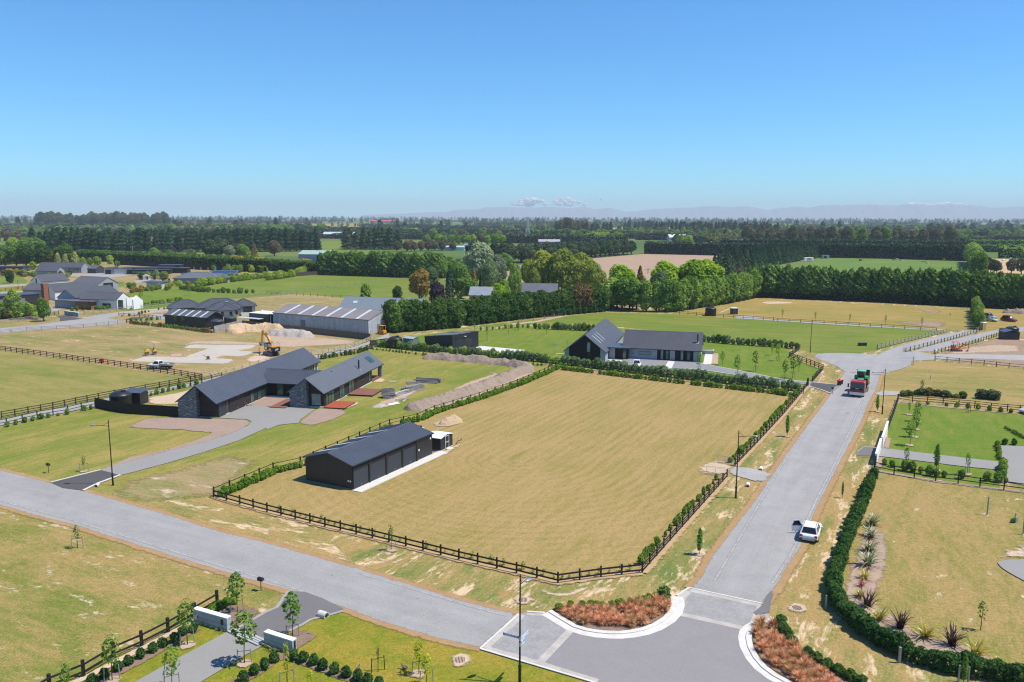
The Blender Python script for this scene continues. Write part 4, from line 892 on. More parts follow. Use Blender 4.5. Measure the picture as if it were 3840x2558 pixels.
pl=empty('planter',S3((2150,580))[0]and g(*S3((2150,583))[0]),radians(-14),'square concrete planter box at the end of the block house','planter')
MB().box((0,.9,.4),(3.4,1.9,.8)).build('planter_wall',M_BLOCK,pl)
mm=MB()
for c,d in(((0,.02,.86),(3.5,.22,.12)),((0,1.8,.86),(3.5,.22,.12)),((-1.64,.9,.862),(.22,1.6,.12)),((1.64,.9,.862),(.22,1.6,.12))):mm.box(c,d)
mm.build('coping',M_SLAB,pl);MB().box((0,.9,.81),(3.1,1.6,.02)).build('soil',M_MULCH,pl)

# ---- black mono-pitch shed
sc_=place('workshop_shed',(-21.6,198.3),50.0,'black mono-pitch shed with two roller doors and a concrete pad','shed')
W,L=9.6,9.2;m=MB();zl,zr=2.5,3.75
for y in(0,L):m.poly([(0,y,0),(W,y,0),(W,y,zr),(0,y,zl)])
m.poly([(0,0,0),(0,L,0),(0,L,zl),(0,0,zl)]);m.poly([(W,0,0),(W,L,0),(W,L,zr),(W,0,zr)]);m.build('wall',M_STEELW,sc_)
m=MB();m.prism([(-.15,zl+.02),(W+.1,zr+.04),(W+.1,zr+.13),(-.15,zl+.11)],'y',-.12,L+.12)
for k in range(26):yy=-.1+(L+.2)*k/25;m.bar((-.15,yy,zl+.12),(W+.1,yy,zr+.14),.05,.05)
rf=m.build('roof',M_ROOF,sc_)
for yy in(1.6,3.8,6.0):MB().poly([(-.1,yy,zl+.16),(W,yy,zr+.18),(W,yy+.7,zr+.18),(-.1,yy+.7,zl+.16)]).build('skylight',M_CLEAR,rf)
for v in(.9,4.0):roller_door(sc_,(W+.02,v,.05),Y,X,2.6,2.7,M_TANK,16)
panel(sc_,(W,4.0,3.05),Y,X,.5,.12,M_WHITE,.3,'floodlight')
tank(g(1483,1303),1.75,2.3,M_TANK,'black domed water tank beside the clipped green hedge',dome=.5)
gs=place('tool_shed',g(1512,1298),60,'small blue-grey steel shed beside the black domed tank','shed')
MB().box((1.5,1.3,1.0),(3.0,2.6,2.0)).build('wall',boards('bluegrey_steel',(.16,.21,.25),.2,True,.5,.4),gs)
for k in range(3):panel(gs,(.15+k*.95,0,.05),X,(0,-1,0),.85,1.8,plain('shed_door',(.22,.28,.33),.5),.03,'door')
MB().prism([(-.1,2.0),(1.3,2.25),(2.7,2.0),(2.7,2.06),(1.3,2.33),(-.1,2.06)],'x',-.1,3.1).build('roof',plain('shed_roof',(.30,.37,.42),.45,.5),gs)
paling('paling_fence',B1t((915,1222),(1068,1200)),1.5,'short dark paling screen beside the black domed tank',mat=plain('grey_brown_palings',(.06,.052,.05),.8,var=.2))

# ---- pale warehouse, its lean-to and the paling fence in front
we=place('warehouse',(-39.0,219.0),152.0,'long pale grey steel warehouse with brown roof and skylight strips','warehouse')
W,L,E_,R_=13.2,35.0,3.95,5.85
gable_walls(we,W,0,L,E_,R_,M_WARE);pitched_roof(we,W,-.15,L+.15,E_,R_,.2,M_ROOFT,rib=.5)
for v in(3.6,9.0,14.2,19.4,24.6,29.8):
    for s in(0,):MB().poly([(-.1,v,E_+.17),(6.4,v,R_+.14),(6.4,v+1.0,R_+.14),(-.1,v+1.0,E_+.17)]).build('skylight',M_CLEAR,we)
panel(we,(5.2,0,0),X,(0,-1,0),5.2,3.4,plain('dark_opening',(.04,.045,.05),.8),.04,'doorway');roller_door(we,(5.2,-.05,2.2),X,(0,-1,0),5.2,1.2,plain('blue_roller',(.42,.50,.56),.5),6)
panel(we,(0,24.5,0),(0,-1,0),(-1,0,0),1.8,2.6,M_DOORG,.05,'door');MB().box((-.02,.1,2),(.14,.22,4)).build('corner_flashing',M_WHITE,we)
ln=place('carport',g(*B1t((180,1035))[0]),152.0,'open fronted lean-to with flat pale roof beside the warehouse','carport')
MB().box((2.8,3.0,3.0),(6.2,7.6,.14)).build('roof',M_WHITE,ln);MB().box((2.8,11.0,1.35),(6.0,8.0,2.7)).build('wall',M_STEELG,ln);MB().box((2.8,11.0,2.85),(6.2,8.3,.14)).build('flat_roof',M_WHITE,ln)
for x,y in((.1,-.6),(.1,6.5),(5.6,-.6)):MB().box((x,y,1.47),(.14,.14,2.94)).build('post',M_WHITE,ln)
MB().box((5.7,3.0,1.45),(.1,7.2,2.9)).build('back_wall',M_STEELG,ln);MB().box((-1.6,13.5,1.5),(2.4,9.5,.12)).build('awning',M_CLEAR,ln)
M_PALW=plain('weathered_palings',(.135,.105,.085),.85,var=.25,scale=2)
paling('paling_fence',[(910,1224),(1388,1276)],1.75,'long weathered brown paling fence in front of the warehouse',mat=M_PALW,pal=.2)
paling('paling_fence',[(803,1247),(909,1223)],1.75,'pale grey paling fence with exposed posts and rails beside the black tanks',mat=plain('pale_palings',(.36,.34,.33),.85,var=.2),pal=.16,back=-1)

# ---- hip-roofed house and its shed
gsx=place('farm_shed',(-87.9,230.4),153.0,'black steel shed with five pale skylight strips beside the hip-roofed house','shed')
W,L,E_,R_=6.6,16.6,2.95,4.35
gable_walls(gsx,W,0,L,E_,R_,M_STEELW);rf=pitched_roof(gsx,W,-.7,L+.1,E_,R_,.15,M_ROOF2,rib=.5)
for v in(1.6,4.6,7.5,10.4,13.3):MB().poly([(-.05,v,E_+.15),(3.15,v,R_+.12),(3.15,v+.75,R_+.12),(-.05,v+.75,E_+.15)]).build('skylight',M_CLEAR,gsx)
tank((-84.3,229.9),1.78,2.3,M_TANKG,'charcoal water tank with dark lid nearest the pale paling fence',dome=.45)
tank((-83.2,237.5),1.78,2.3,M_TANKG,'charcoal water tank between the hip-roofed house and the nearer tank',dome=.45)
hf=place('bungalow',(-99.0,252.5),110.0,'grey hip-roofed house with pale walls and a walled terrace','house')
def hip(root,x0,x1,y0,y1,eave,ridge,ov,rmat,wmat,inset=None,fnd=True):
    MB().box(((x0+x1)/2,(y0+y1)/2,eave/2),(x1-x0,y1-y0,eave)).build('wall',wmat,root)
    a,b,c,d=x0-ov,x1+ov,y0-ov,y1+ov;w,l=b-a,d-c;m=MB();ez=eave-.02
    if w<=l:p,q=((a+b)/2,c+w/2),((a+b)/2,d-w/2)
    else:p,q=(a+l/2,(c+d)/2),(b-l/2,(c+d)/2)
    P,Q=(p[0],p[1],ridge),(q[0],q[1],ridge);A,B,C,D_=(a,c,ez),(b,c,ez),(b,d,ez),(a,d,ez)
    if w<=l:m.poly([A,B,P]);m.poly([B,C,Q,P]);m.poly([C,D_,Q]);m.poly([D_,A,P,Q])
    else:m.poly([A,B,Q,P]);m.poly([B,C,Q]);m.poly([C,D_,P,Q]);m.poly([D_,A,P])
    for u,v in((A,B),(B,C),(C,D_),(D_,A)):m.poly([u,v,(v[0],v[1],ez-.22),(u[0],u[1],ez-.22)])
    m.poly([(k[0],k[1],ez-.2)for k in(A,B,C,D_)])
    ro=m.build('roof',rmat,root);cp=MB()
    for u,v in((A,P),(B,P if w<=l else Q),(C,Q),(D_,Q if w<=l else P),(P,Q)):
        if(Vector(u)-Vector(v)).length>.2:cp.bar(Vector(u)+Vector((0,0,.03)),Vector(v)+Vector((0,0,.03)),.2,.08)
    cp.build('ridge_cap',rmat,ro);return ro
hip(hf,0,14,6,15.5,2.7,5.2,.6,M_ROOF2,M_GREYW);hip(hf,3.4,12.6,-.5,8,2.7,4.9,.6,M_ROOF2,M_CREAMW);hip(hf,6.6,11.4,-3.2,4,2.68,4.15,.5,M_ROOF2,M_CREAMW);hip(hf,-8.5,1.5,8.5,16,2.7,4.9,.6,M_ROOF2,M_GREYW);hip(hf,11,18.0,8.0,15,2.7,4.8,.6,M_ROOF2,M_GREYW)
panel(hf,(-6.8,8.5,.1),X,(0,-1,0),6.2,2.4,M_GLASSD,.04,'glazing')
for x in(7.3,9.8):window(hf,(x,-3.2,.9),X,(0,-1,0),.8,1.2,1,gl=M_GLASSD)
for x in(4.2,11.6):window(hf,(x,-.5,.9),X,(0,-1,0),.7,1.2,1,gl=M_GLASSD)
panel(hf,(14.2,7.98,.1),X,(0,-1,0),2.8,2.3,M_GLASSD,.04,'glazing')
MB().poly([(8.6,2.6,4.62),(9.7,2.6,4.62),(9.6,3.4,4.85),(8.7,3.4,4.85)]).build('skylight',M_GLASSP,hf)
tw=MB()
for c,d in(((16.8,3.2,.5),(7.0,.25,1.0)),((20.2,6.2,.5),(.25,6.2,1.0)),((20.4,9.4,.5),(.25,.3,1.0))):tw.box(c,d)
tw.build('terrace_wall',M_WHITEW,hf);MB().box((16.8,6.0,.04),(6.6,5.4,.08)).build('terrace',M_SLAB,hf)
for x,y in((9.9,-4.0),(13.0,-1.8)):
    o=MB().lathe([(.22,0),(.42,1.05),(.36,1.06),(.3,.95),(.02,.94)],14).build('plant_pot',plain('pot',(.09,.09,.09),.6),None,loc=hf.location+Matrix.Rotation(hf.rotation_euler.z,3,'Z')@Vector((x,y,0)))
    tag(o,'tall grey plant pot %s the hip-roofed house'%('below the small front hip of' if x<10 else 'by the terrace wall of'),'pot')

# ---- the white-gabled house group at the left
def simple_gable(name,eave_px,z_eave,ang,W,L,ridge,label,wall,roof,cat='house',rib=.5,ov=.2,front='right',root=None,off=(0,0)):
    p=g(eave_px[0],eave_px[1],z_eave)
    r=place(name,(p.x,p.y),ang,label,cat)if root is None else None
    return r
hh=place('large_house',(-135.5,276.7),169.0,'dark roofed house of several white gables beside the stone gate wall','house')
W,L,E_,R_=7.0,14.5,3.3,5.4
gable_walls(hh,W,0,L,E_,R_,M_WHITEW);pitched_roof(hh,W,-.1,L+.1,E_,R_,.25,plain('slate_steel',(.075,.078,.09),.5,.45,var=.1,scale=.5),rib=.55)
MB().box((4.2,-2.6,1.9),(5.6,.3,3.8)).build('white_wall',M_WHITE,hh);MB().prism([(1.2,0),(6.4,0),(6.4,2.6),(3.2,4.6),(1.2,3.4)],'y',-5.4,-5.0).build('white_wall',M_WHITE,hh);MB().box((.6,-.9,1.6),(.3,1.8,3.2)).build('glazing',M_GLASS,hh)
for v,w in((2.5,3.2),(8.0,1.6)):window(hh,(0,v+w,1.0),(0,-1,0),(-1,0,0),w,1.0,2 if w>2 else 1,gl=M_GLASSD)
MB().box((-1.4,11.0,1.35),(2.8,6.0,2.7)).build('brick_wall',M_BRICK,hh);MB().box((-1.5,12.0,2.8),(3.6,9.6,.2)).build('flat_roof',M_ROOFG,hh);panel(hh,(-2.8,9.2,.1),(0,-1,0),(-1,0,0),1.2,2.4,M_GLASSD,.03,'door');MB().box((-.6,19.5,1.3),(.3,8.5,2.6)).build('wall',M_GREYW,hh);MB().box((.8,19.2,2.75),(5.0,9.2,.2)).build('flat_roof',M_ROOFG,hh)
def sub(root,origin,ang,W,L,E_,R_,wall,roof,rib=.5,glaze=None):
    off=Matrix.Rotation(-root.rotation_euler.z,3,'Z')@(Vector((origin[0],origin[1],0))-root.location);wg=Wing(root,off,radians(ang-90)-root.rotation_euler.z)
    gable_walls(wg.e,W,0,L,E_,R_,wall);pitched_roof(wg.e,W,-.15,L+.15,E_,R_,.25,roof,rib=rib)
    if glaze:window(wg.e,(W/2-glaze[0]/2,0,.3),X,(0,-1,0),glaze[0],glaze[1],1,gl=M_GLASSD)
    wg.close()
RR=plain('slate_steel_dark',(.068,.072,.086),.5,.45,var=.1,scale=.5)
sub(hh,(-160.2,284.6),77,7.2,22.0,3.3,5.9,M_GREYW,RR,glaze=None);sub(hh,(-180.4,310.2),62,8.0,18.5,3.4,5.9,M_WHITEW,RR,glaze=(.9,4.6));sub(hh,(-180.6,311.4),164,7.5,10.0,3.3,5.4,M_GREYW,RR)
sub(hh,(-210.0,353.6),65,7.0,13.0,3.4,6.1,M_WHITEW,RR,glaze=(.9,4.4));sub(hh,(-172.0,336.0),153,9.6,17.0,3.4,6.1,M_GREYW,RR,glaze=(4.5,3.6))
MB().box((16.0,42.0,3.4),(2.2,1.2,6.8)).build('chimney',M_BRICK,hh)
gd=empty('garage',(-177.9,280.0,0),radians(47),'long flat black garage with two grey roller doors at the picture edge','garage')
MB().box((.3,4,2.0),(24.6,8,4.0)).build('wall',boards('garage_cladding',(.035,.035,.04),.25),gd);MB().box((.3,4,4.08),(24.9,8.3,.16)).build('roof',M_ROOF2,gd)
for x in(-.1,4.4):roller_door(gd,(x,-.02,.05),X,(0,-1,0),3.6,3.0,M_DOORG,16)

# ---- houses further back on the left
hi=empty('house',(-251.0,431.0,0),radians(-2),'low dark gabled house in front of the pale young trees and rugby posts','house')
def sub2(root,origin,ang,*a,**k):sub(root,origin,ang,*a,**k)
sub2(hi,(-241.0,454.0),178,8.0,25.0,2.9,5.4,M_GREYW,RR);sub2(hi,(-240.5,429.0),178,6.5,12.0,2.7,4.6,M_GREYW,RR)
MB().box((4.5,22.6,1.3),(8,.2,2.4)).build('glazing',M_GLASSP,hi)
h2=empty('shed',(-230.9,450.3,0),radians(-22),'small dark gabled shed beside the white rugby posts','shed');sub2(h2,(-230.9,450.3),158,5.5,6.5,2.6,4.2,M_STEELG,RR)
h3=empty('garage',(-290.5,460.7,0),radians(3),'dark flat garage behind the yellow flowering shrubs','garage')
MB().box((2.0,3.5,1.45),(21,7,2.9)).build('wall',M_STEELG,h3);MB().box((2.0,3.5,2.98),(21.6,7.6,.16)).build('roof',M_ROOF2,h3)
for x in(-4,2):panel(h3,(x,0,.1),X,(0,-1,0),4.4,2.3,M_DOOR,.04,'door')
rp=empty('rugby_posts',(-241.9,483.5,0),radians(20),'white rugby goal posts on a back lawn','goal posts')
for x in(0,5.6):MB().tube([(x,0,0),(x,0,4.6)],.07,8).build('post',M_WHITE,rp)
MB().tube([(0,0,1.2),(5.6,0,1.2)],.07,8).build('crossbar',M_WHITE,rp)
hj=empty('modern_house',(-221.7,443.5,0),radians(6),'long flat roofed dark modern house below the tall dark hedge','house')
for c,d,mt in(((1.5,3,1.7),(5,6,3.4),M_GREYW),((8,3,1.5),(8,6,3.0),M_CREAMW),((20,8,1.6),(26,7,3.2),M_STEELG),((22,2,1.2),(22,6,2.4),M_STEELW),((36,9,1.4),(10,6,2.8),M_TIMB),((29,16,2.0),(12,7,4.0),M_TIMB)):
    MB().box(c,d).build('wall',mt,hj);MB().box((c[0],c[1],d[2]+.1),(d[0]+.5,d[1]+.5,.2)).build('flat_roof',M_ROOF2,hj)
for k in range(9):panel(hj,(13.5+k*1.3,4.5-.0,2.5),X,(0,-1,0),1.05,.6,M_GLASSP,.03,'window')
for k in range(8):panel(hj,(14+k*1.5,-1.0,.9),X,(0,-1,0),1.2,.7,M_GLASSP,.03,'window')
panel(hj,(-.6,0,.1),X,(0,-1,0),3.0,2.3,M_STEELW,.03,'door')
for k in range(6):
    o=MB().tube([(0,0,0),(0,0,2.6)],.09,8).build('pole',M_WHITE,None,loc=(-193+k*4.6,472-k*1.5,0));tag(o,['first','second','third','fourth','fifth','last'][k]+' white pole from the left in the line behind the flat roofed modern house','pole','white poles behind the modern house')
hk=place('house',(-152.5,384.5),178.0,'grey hip-roofed house with blue solar panels behind the lime green shrubs','house');hk.rotation_euler.z=radians(3)
hip(hk,-8,12,0,11,2.6,5.0,.6,M_ROOFG,M_GREYW);hip(hk,5,16,4,12,2.6,4.4,.6,M_ROOFG,M_GREYW)
sub2(hk,(-159.8,391.0),84,8.0,9.0,2.6,4.6,M_GREYW,M_ROOFG)
for x in(-9.8,-7.0):window(hk,(x-5.2,4.5,.9),X,(0,-1,0),1.0,1.2,1,gl=M_GLASSD)
me=MB().box((0,0,0),(1,1,1)).mesh('solar_panel',M_SOLAR)
for i in range(4):
    for j in range(4):link('solar_panel',me,hk,(-6.6+i*1.25+j*.1,6.8+j*1.5,3.2+i*-.0+.9-i*.18),(0,radians(18),0),(1.15,1.42,.05))
hs_=empty('solar_shed',(-148.5,398.0,0),radians(6),'dark shed roofed with rows of blue solar panels','shed')
MB().box((6,4,1.6),(12,8,3.2)).build('wall',M_STEELG,hs_);MB().prism([(-.2,3.2),(8.3,4.8),(8.3,4.92),(-.2,3.32)],'x',-.2,12.3).build('roof',M_ROOFG,hs_)
for i in range(8):
    for j in range(3):link('solar_panel',me,hs_,(.9+i*1.45,1.2+j*2.5,3.65+j*.47),(radians(10.7),0,0),(1.36,2.4,.06))
ws=empty('white_shed',(-162.3,359.6,0),radians(-22),'small white shed with dark mono-pitch roof on the lawn','shed')
MB().box((4,2.5,1.25),(8.4,5,2.5)).build('wall',M_CREAMW,ws);MB().prism([(-.3,2.5),(5.3,2.9),(5.3,3.02),(-.3,2.62)],'x',-3.0,8.6).build('roof',M_ROOF2,ws);MB().box((7.4,-.25,.45),(1.3,.5,.9)).build('barbecue',M_BLACK,ws)
so_=empty('summerhouse',(g(550,1049)[0],g(550,1049)[1],0),.2,'tiny white playhouse beside the stacked sawn timber','playhouse');MB().box((0,0,1),(3,2.6,2)).build('wall',M_WHITE,so_);MB().prism([(-1.7,2),(0,2.9),(1.7,2)],'y',-1.6,1.6).build('roof',M_WHITE,so_);panel(so_,(.2,-1.3,.2),X,(0,-1,0),.9,1.4,M_GLASSD,.03,'door')
o=MB().box((0,0,.6),(8.5,1.6,1.2)).build('timber_stack',plain('sawn_pine',(.62,.42,.25),.8,var=.15),None,loc=g(578,1047));tag(o,'stack of orange sawn timber beside the tiny playhouse','timber stack')
gw=empty('gate_wall',g(*A1((570,945))[0]),atan2(-4.6,6.9),'low grey stone gate wall beside the estate driveway','wall');MB().box((4.1,.3,.65),(8.3,.6,1.3)).build('stone_wall',M_BLOCK,gw);MB().box((4.1,.3,1.33),(8.4,.7,.08)).build('coping',M_SLAB,gw)

# ---- roofs among the trees in the middle
hc=place('villa',(g(1385,1163)[0],g(1385,1163)[1]),160,'blue-grey steel roofed house partly hidden by the big garden hedge','house')
def hidden_house(px,z,ang,W,L,E_,R_,label,wall,roof):
    p=g(px[0],px[1],z);o=empty('house',(p.x,p.y,0),radians(ang-90),label,'house');gable_walls(o,W,0,L,E_,R_,wall);pitched_roof(o,W,-.3,L+.3,E_,R_,.4,roof,rib=.8);return o
bpy.data.objects.remove(hc)
h=hidden_house((1560,1168),3.2,165,11,26,3.2,6.4,'blue-grey steel roofed house partly hidden behind the big clipped hedge',M_GREYW,plain('bluegrey_roof',(.17,.20,.22),.45,.5,var=.1));MB().poly([(2.6,21,4.95),(2.6,22.4,4.95),(3.6,22.4,5.45),(3.6,21,5.45)]).build('skylight',M_CLEAR,h)
hidden_house((1900,1108),3.0,175,9,14,3.0,5.6,'pale roofed house seen in a gap above the big clipped hedge',M_GREYW,M_ROOFL)
hidden_house((2085,1098),3.2,170,9,16,3.2,6.2,'brick house with dark tiled roof beside the big golden willow',M_BRICK,M_ROOFG)
def barn(px,w,d,h_,rz,label,roof,wall,rise=1.2):
    p=g(*px);o=empty('barn',p,rz,label,'shed');MB().box((w/2,d/2,h_/2),(w,d,h_)).build('wall',wall,o);MB().prism([(-.3,h_),(d/2,h_+rise),(d+.3,h_),(d+.3,h_+.1),(d/2,h_+rise+.12),(-.3,h_+.1)],'x',-.3,w+.3).build('roof',roof,o);return o
barn((1740,936),11,8,4,.05,'small blue-grey shed beside the far dark cypress row',M_ROOFL,plain('blue_shed',(.22,.26,.30),.7));barn((1645,940),24,8,3.2,0,'long low pale green glasshouse in front of the red-brown trees',plain('glasshouse',(.38,.52,.50),.4),M_CLEAR)
barn((1120,980),24,14,5,-.2,'green roofed barn behind the yellow-flowering hedge',plain('green_roof',(.30,.42,.36),.6),M_GREYW,2.5);barn((1210,894),50,24,6,0,'distant pale blue roofed barn between two pine belts',plain('pale_blue_roof',(.42,.50,.58),.5),M_GREYW,3)
barn((1392,838),110,20,10,0,'distant red roofed barn near the horizon',plain('red_roof',(.60,.07,.06),.6),M_GREYW,4);barn((2510,905),26,12,5,.1,'distant pale blue gabled barn beyond the dark clipped hedges',plain('pale_roof2',(.60,.62,.68),.5),M_CREAMW,4)
barn((2440,867),60,20,6,0,'distant white roofed barn in front of the far pine wood',M_WHITE,M_GREYW,3);barn((2290,872),25,16,6,0,'distant grey roofed shed beside the brown gum trees',M_ROOFL,M_GREYW,4);barn((2020,920),24,12,4,0,'mauve roofed barn behind the far cypress row',plain('mauve_roof',(.36,.32,.36),.6),M_GREYW,2.5);barn((2750,922),30,14,4,0,'grey roofed house beyond the clipped hedge and ploughed field',M_ROOFG,M_GREYW,3);barn((3790,898),60,20,7,0,'distant pale roofed sheds at the far picture edge',M_ROOFL,M_CREAMW,3)

# ================================================================= FENCES, POSTS, STREET FURNITURE
M_FBLK=plain('black_stained_timber',(.022,.019,.018),.7,.25,var=.3,scale=3)
M_FDRK=plain('dark_brown_timber',(.040,.032,.028),.75,.2,var=.3,scale=3)
M_FNEW=plain('new_pine_rails',(.50,.40,.25),.8,.2,var=.15,scale=2)
M_FGRY=plain('grey_weathered_rails',(.30,.27,.235),.85,.2,var=.2,scale=2)
M_FGRN=plain('green_tinged_rails',(.27,.29,.20),.85,.2,var=.2,scale=2)
M_WIRE=plain('fence_wire',(.30,.31,.32),.5,.4,.4)
UNIT={}
def unit(mat,nm):
    k=(mat.name,nm)
    if k not in UNIT:UNIT[k]=MB().box((0,0,0),(1,1,1)).mesh(nm,mat)
    return UNIT[k]
def fence(line_,label,h=1.05,sp=2.1,zs=(.35,.85),rh=.13,rt=.045,post=.13,mat=None,pmat=None,name='post_and_rail_fence',side=1,tall_ends=0.0,bays=1,cat='fence'):
    mat=mat or M_FBLK;pmat=pmat or mat;P=[g(*q)for q in line_];o=empty(name,P[0],0,label,cat);pm,rm=unit(pmat,'post'),unit(mat,'rail')
    for i,(a,b)in enumerate(zip(P[:-1],P[1:])):
        d=b-a;n=max(1,round(d.length/sp));rz=atan2(d.y,d.x);nn=Vector((-sin(rz),cos(rz),0))*side*(post/2+rt/2)
        for k in range(n+(1 if i==len(P)-2 else 0)):
            e=tall_ends if(k in(0,n))else 0;hh=h+e+random.uniform(-.03,.03)
            link('post',pm,o,a-P[0]+d*(k/n)+Vector((0,0,hh/2)),(random.uniform(-.012,.012),random.uniform(-.012,.012),rz),(post,post,hh))
        for k in range(0,n,bays):
            k2=min(n,k+bays)
            for z in zs:
                c=a-P[0]+d*((k+k2)/2/n)+nn+Vector((0,0,z+random.uniform(-.008,.008)));link('rail',rm,o,c,(0,0,rz),(d.length*(k2-k)/n-.006,rt,rh))
    return o
def px(*q):return list(q)
fence(F1+F1b[1:],'black two-rail fence along the dry paddock beside the main road and corner',h=1.12,sp=2.0,zs=(.38,.88),rh=.15,side=-1)
fence(F1c,'black two-rail fence along the side road north of the gravel gateway',h=1.12,sp=2.0,zs=(.38,.88),rh=.15,side=-1)
fence(F2,'black post fence between the dry paddock and the black house, behind the shed',h=1.15,sp=2.6,zs=(.45,.95),rh=.07,rt=.05,post=.14)
fence(F3,'black fence hidden between the tall and low shrubs of the paddock end',h=1.1,sp=3.0,zs=(.5,.98),rh=.07,rt=.05)
fence(F4,'black fence in front of the clipped green hedge behind the soil heaps',h=1.15,sp=3.0,zs=(.5,1.0),rh=.07,rt=.05)
fence(A2((15,870),(250,827),(470,787),(670,743),(870,703),(1155,648),(1410,602),(1580,570),(1785,527)),'dark three-rail fence on the field side of the pale lane',h=1.2,sp=2.6,zs=(.3,.68,1.05),rh=.12,mat=M_FDRK)
fence([(-350,1660)]+A2((-150,975),(60,932),(200,898),(330,868),(470,842),(600,822),(720,793),(840,770)),'dark two-rail fence with small shrubs on the house side of the lane',h=1.2,sp=2.9,zs=(.55,1.05),rh=.10,mat=M_FDRK)
fence(A2((1285,672),(1390,647),(1495,618),(1590,595),(1685,587),(1780,560),(1870,535),(1960,512)),'dark two-rail fence between the lane and the black house yard',h=1.15,sp=2.9,zs=(.55,1.0),rh=.09,mat=M_FDRK)
fence(B2t((455,347),(585,324),(650,307),(775,297),(835,272),(910,252)),'black two-rail fence beside the lane behind the black house lawn',h=1.1,sp=2.8,zs=(.5,1.0),rh=.08,mat=M_FBLK)
fence(A2((1790,522),(1860,512),(1930,493),(2000,478),(2070,462),(2140,440),(2210,418),(2354,385))+B2t((160,368),(400,318)),'new pale pine three-rail fence behind the black house roof',h=1.15,sp=2.5,zs=(.35,.68,1.0),rh=.15,mat=M_FNEW)
fence(B2t((400,318),(500,300),(600,280),(700,258),(780,240),(850,212),(918,182)),'new pale pine three-rail fence climbing past the lane to the palings',h=1.15,sp=2.5,zs=(.35,.68,1.0),rh=.15,mat=M_FNEW)
fence([(-200,1278)]+A2((0,270),(300,308),(590,347),(790,376),(1010,404),(1300,446),(1600,494),(1785,527)),'dark three-rail fence across the open field behind the white ute',h=1.2,sp=2.3,zs=(.3,.68,1.05),rh=.12,mat=M_FDRK)
fence([(-100,1228)]+A1((0,1022),(100,1010),(230,995),(355,985)),'pale three-rail fence beside the shrubs at the estate gate',h=1.25,sp=2.4,zs=(.35,.72,1.08),rh=.14,mat=M_FGRY)
fence([(-100,1268)]+A1((0,1112),(100,1103),(235,1088),(500,1072),(740,1061),(960,1036),(1120,1017)),'grey three-rail fence curving round the near side of the estate road',h=1.15,sp=3.0,zs=(.3,.66,1.0),rh=.10,mat=M_FGRY)
fence(A1((1120,1017),(1300,1034),(1560,1062),(1750,1088),(1890,1102)),'fence of short dark posts among shrubs near the skylit black shed',h=1.15,sp=2.4,zs=(.4,),rh=.10,mat=M_FDRK,post=.2)
fence(A1((670,950),(900,925),(1160,895),(1400,868),(1620,840)),'pale two-rail fence in front of the white house hedge',h=1.2,sp=2.8,zs=(.55,1.05),rh=.12,mat=M_FGRY)
fence(A1((2015,797),(2200,780),(2354,762))+B1t((130,772),(262,758)),'pale two-rail fence beyond the hip-roofed house along the pasture',h=1.2,sp=3.2,zs=(.55,1.05),rh=.12,mat=M_FGRY)
fence(B1t((262,775),(450,785),(650,795),(820,803),(985,812)),'thin wire fence of dark stakes between the pasture and dry paddock',h=1.2,sp=3.6,zs=(.5,.95),rh=.025,rt=.02,post=.11,mat=M_FDRK)
fence(B1t((0,765),(270,742),(600,700),(900,665),(1240,630)),'pale wire fence crossing the green pasture below the poplar belt',h=1.1,sp=5.0,zs=(.5,1.0),rh=.05,rt=.03,post=.12,mat=M_FGRY,bays=1)
fence(A1((1050,952),(1185,960),(1280,968)),'short dark rail fence at the entrance of the estate side drive',h=1.1,sp=2.2,zs=(.4,.85),rh=.10,mat=M_FDRK)
fence(A1((1280,968),(1350,975),(1420,985)),'short dark rail fence beside the asphalt strip on the estate',h=1.1,sp=2.0,zs=(.4,.85),rh=.10,mat=M_FDRK)
fence(C1((1450,1120),(1600,1132),(1750,1146),(2000,1162),(2354,1185))+D1((180,1190),(800,1228),(1300,1258),(1580,1278)),'dark two-rail fence between the lush pasture and the back field lane',h=1.1,sp=3.4,zs=(.5,1.0),rh=.09,mat=M_FDRK)
fence(D1((1057,1436),(1300,1375),(1480,1333),(1670,1288)),'green tinged three-rail fence along the lush pasture by the turning head',h=1.2,sp=2.3,zs=(.3,.66,1.02),rh=.16,mat=M_FGRN,pmat=M_FDRK,side=-1)
fence(D1((1310,1462),(1500,1412),(1680,1365),(1830,1320),(1960,1280)),'pale two-rail fence between the two parallel gravel tracks',h=1.15,sp=2.4,zs=(.4,.85),rh=.10,mat=M_FGRN,pmat=M_FDRK)
fence(D1((1560,1480),(1750,1432),(1950,1375),(2130,1318)),'green tinged rail fence between the track and the cleared lot',h=1.15,sp=2.2,zs=(.35,.8),rh=.13,mat=M_FGRN,pmat=M_FDRK)
fence(D1((1567,1538),(1780,1560),(2000,1580),(2220,1605),(2354,1617),(2600,1640)),'dark thin two-rail fence between the cleared lot and the dry field',h=1.2,sp=3.0,zs=(.55,1.05),rh=.09,mat=M_FDRK)
fence([(2999,1310),(2959,1341),(3024,1364),(3086,1388),(3066,1410),(3046,1433)],'black three-rail fence zigzagging round the lawn end by the turning head',h=1.25,sp=1.9,zs=(.35,.72,1.1),rh=.13)
fence([(3029,1446),(3028,1449)],'single stout black gate post beside the driveway crossing',h=1.5,sp=1,zs=(),post=.3,name='gate_post',cat='post')
fence(S4((500,245),(710,275),(930,292),(1160,310),(1390,333),(1625,352),(1865,382),(2105,405),(2290,418))+[(3900,1552),(4100,1575)],'black two-rail fence along the top of the striped lawn',h=1.25,sp=2.6,zs=(.4,.8,1.15),rh=.10)
fence(S4((500,248),(440,430),(340,700)),'black three-rail fence climbing beside the verge to the white gate panels',h=1.2,sp=1.9,zs=(.35,.75,1.1),rh=.13)
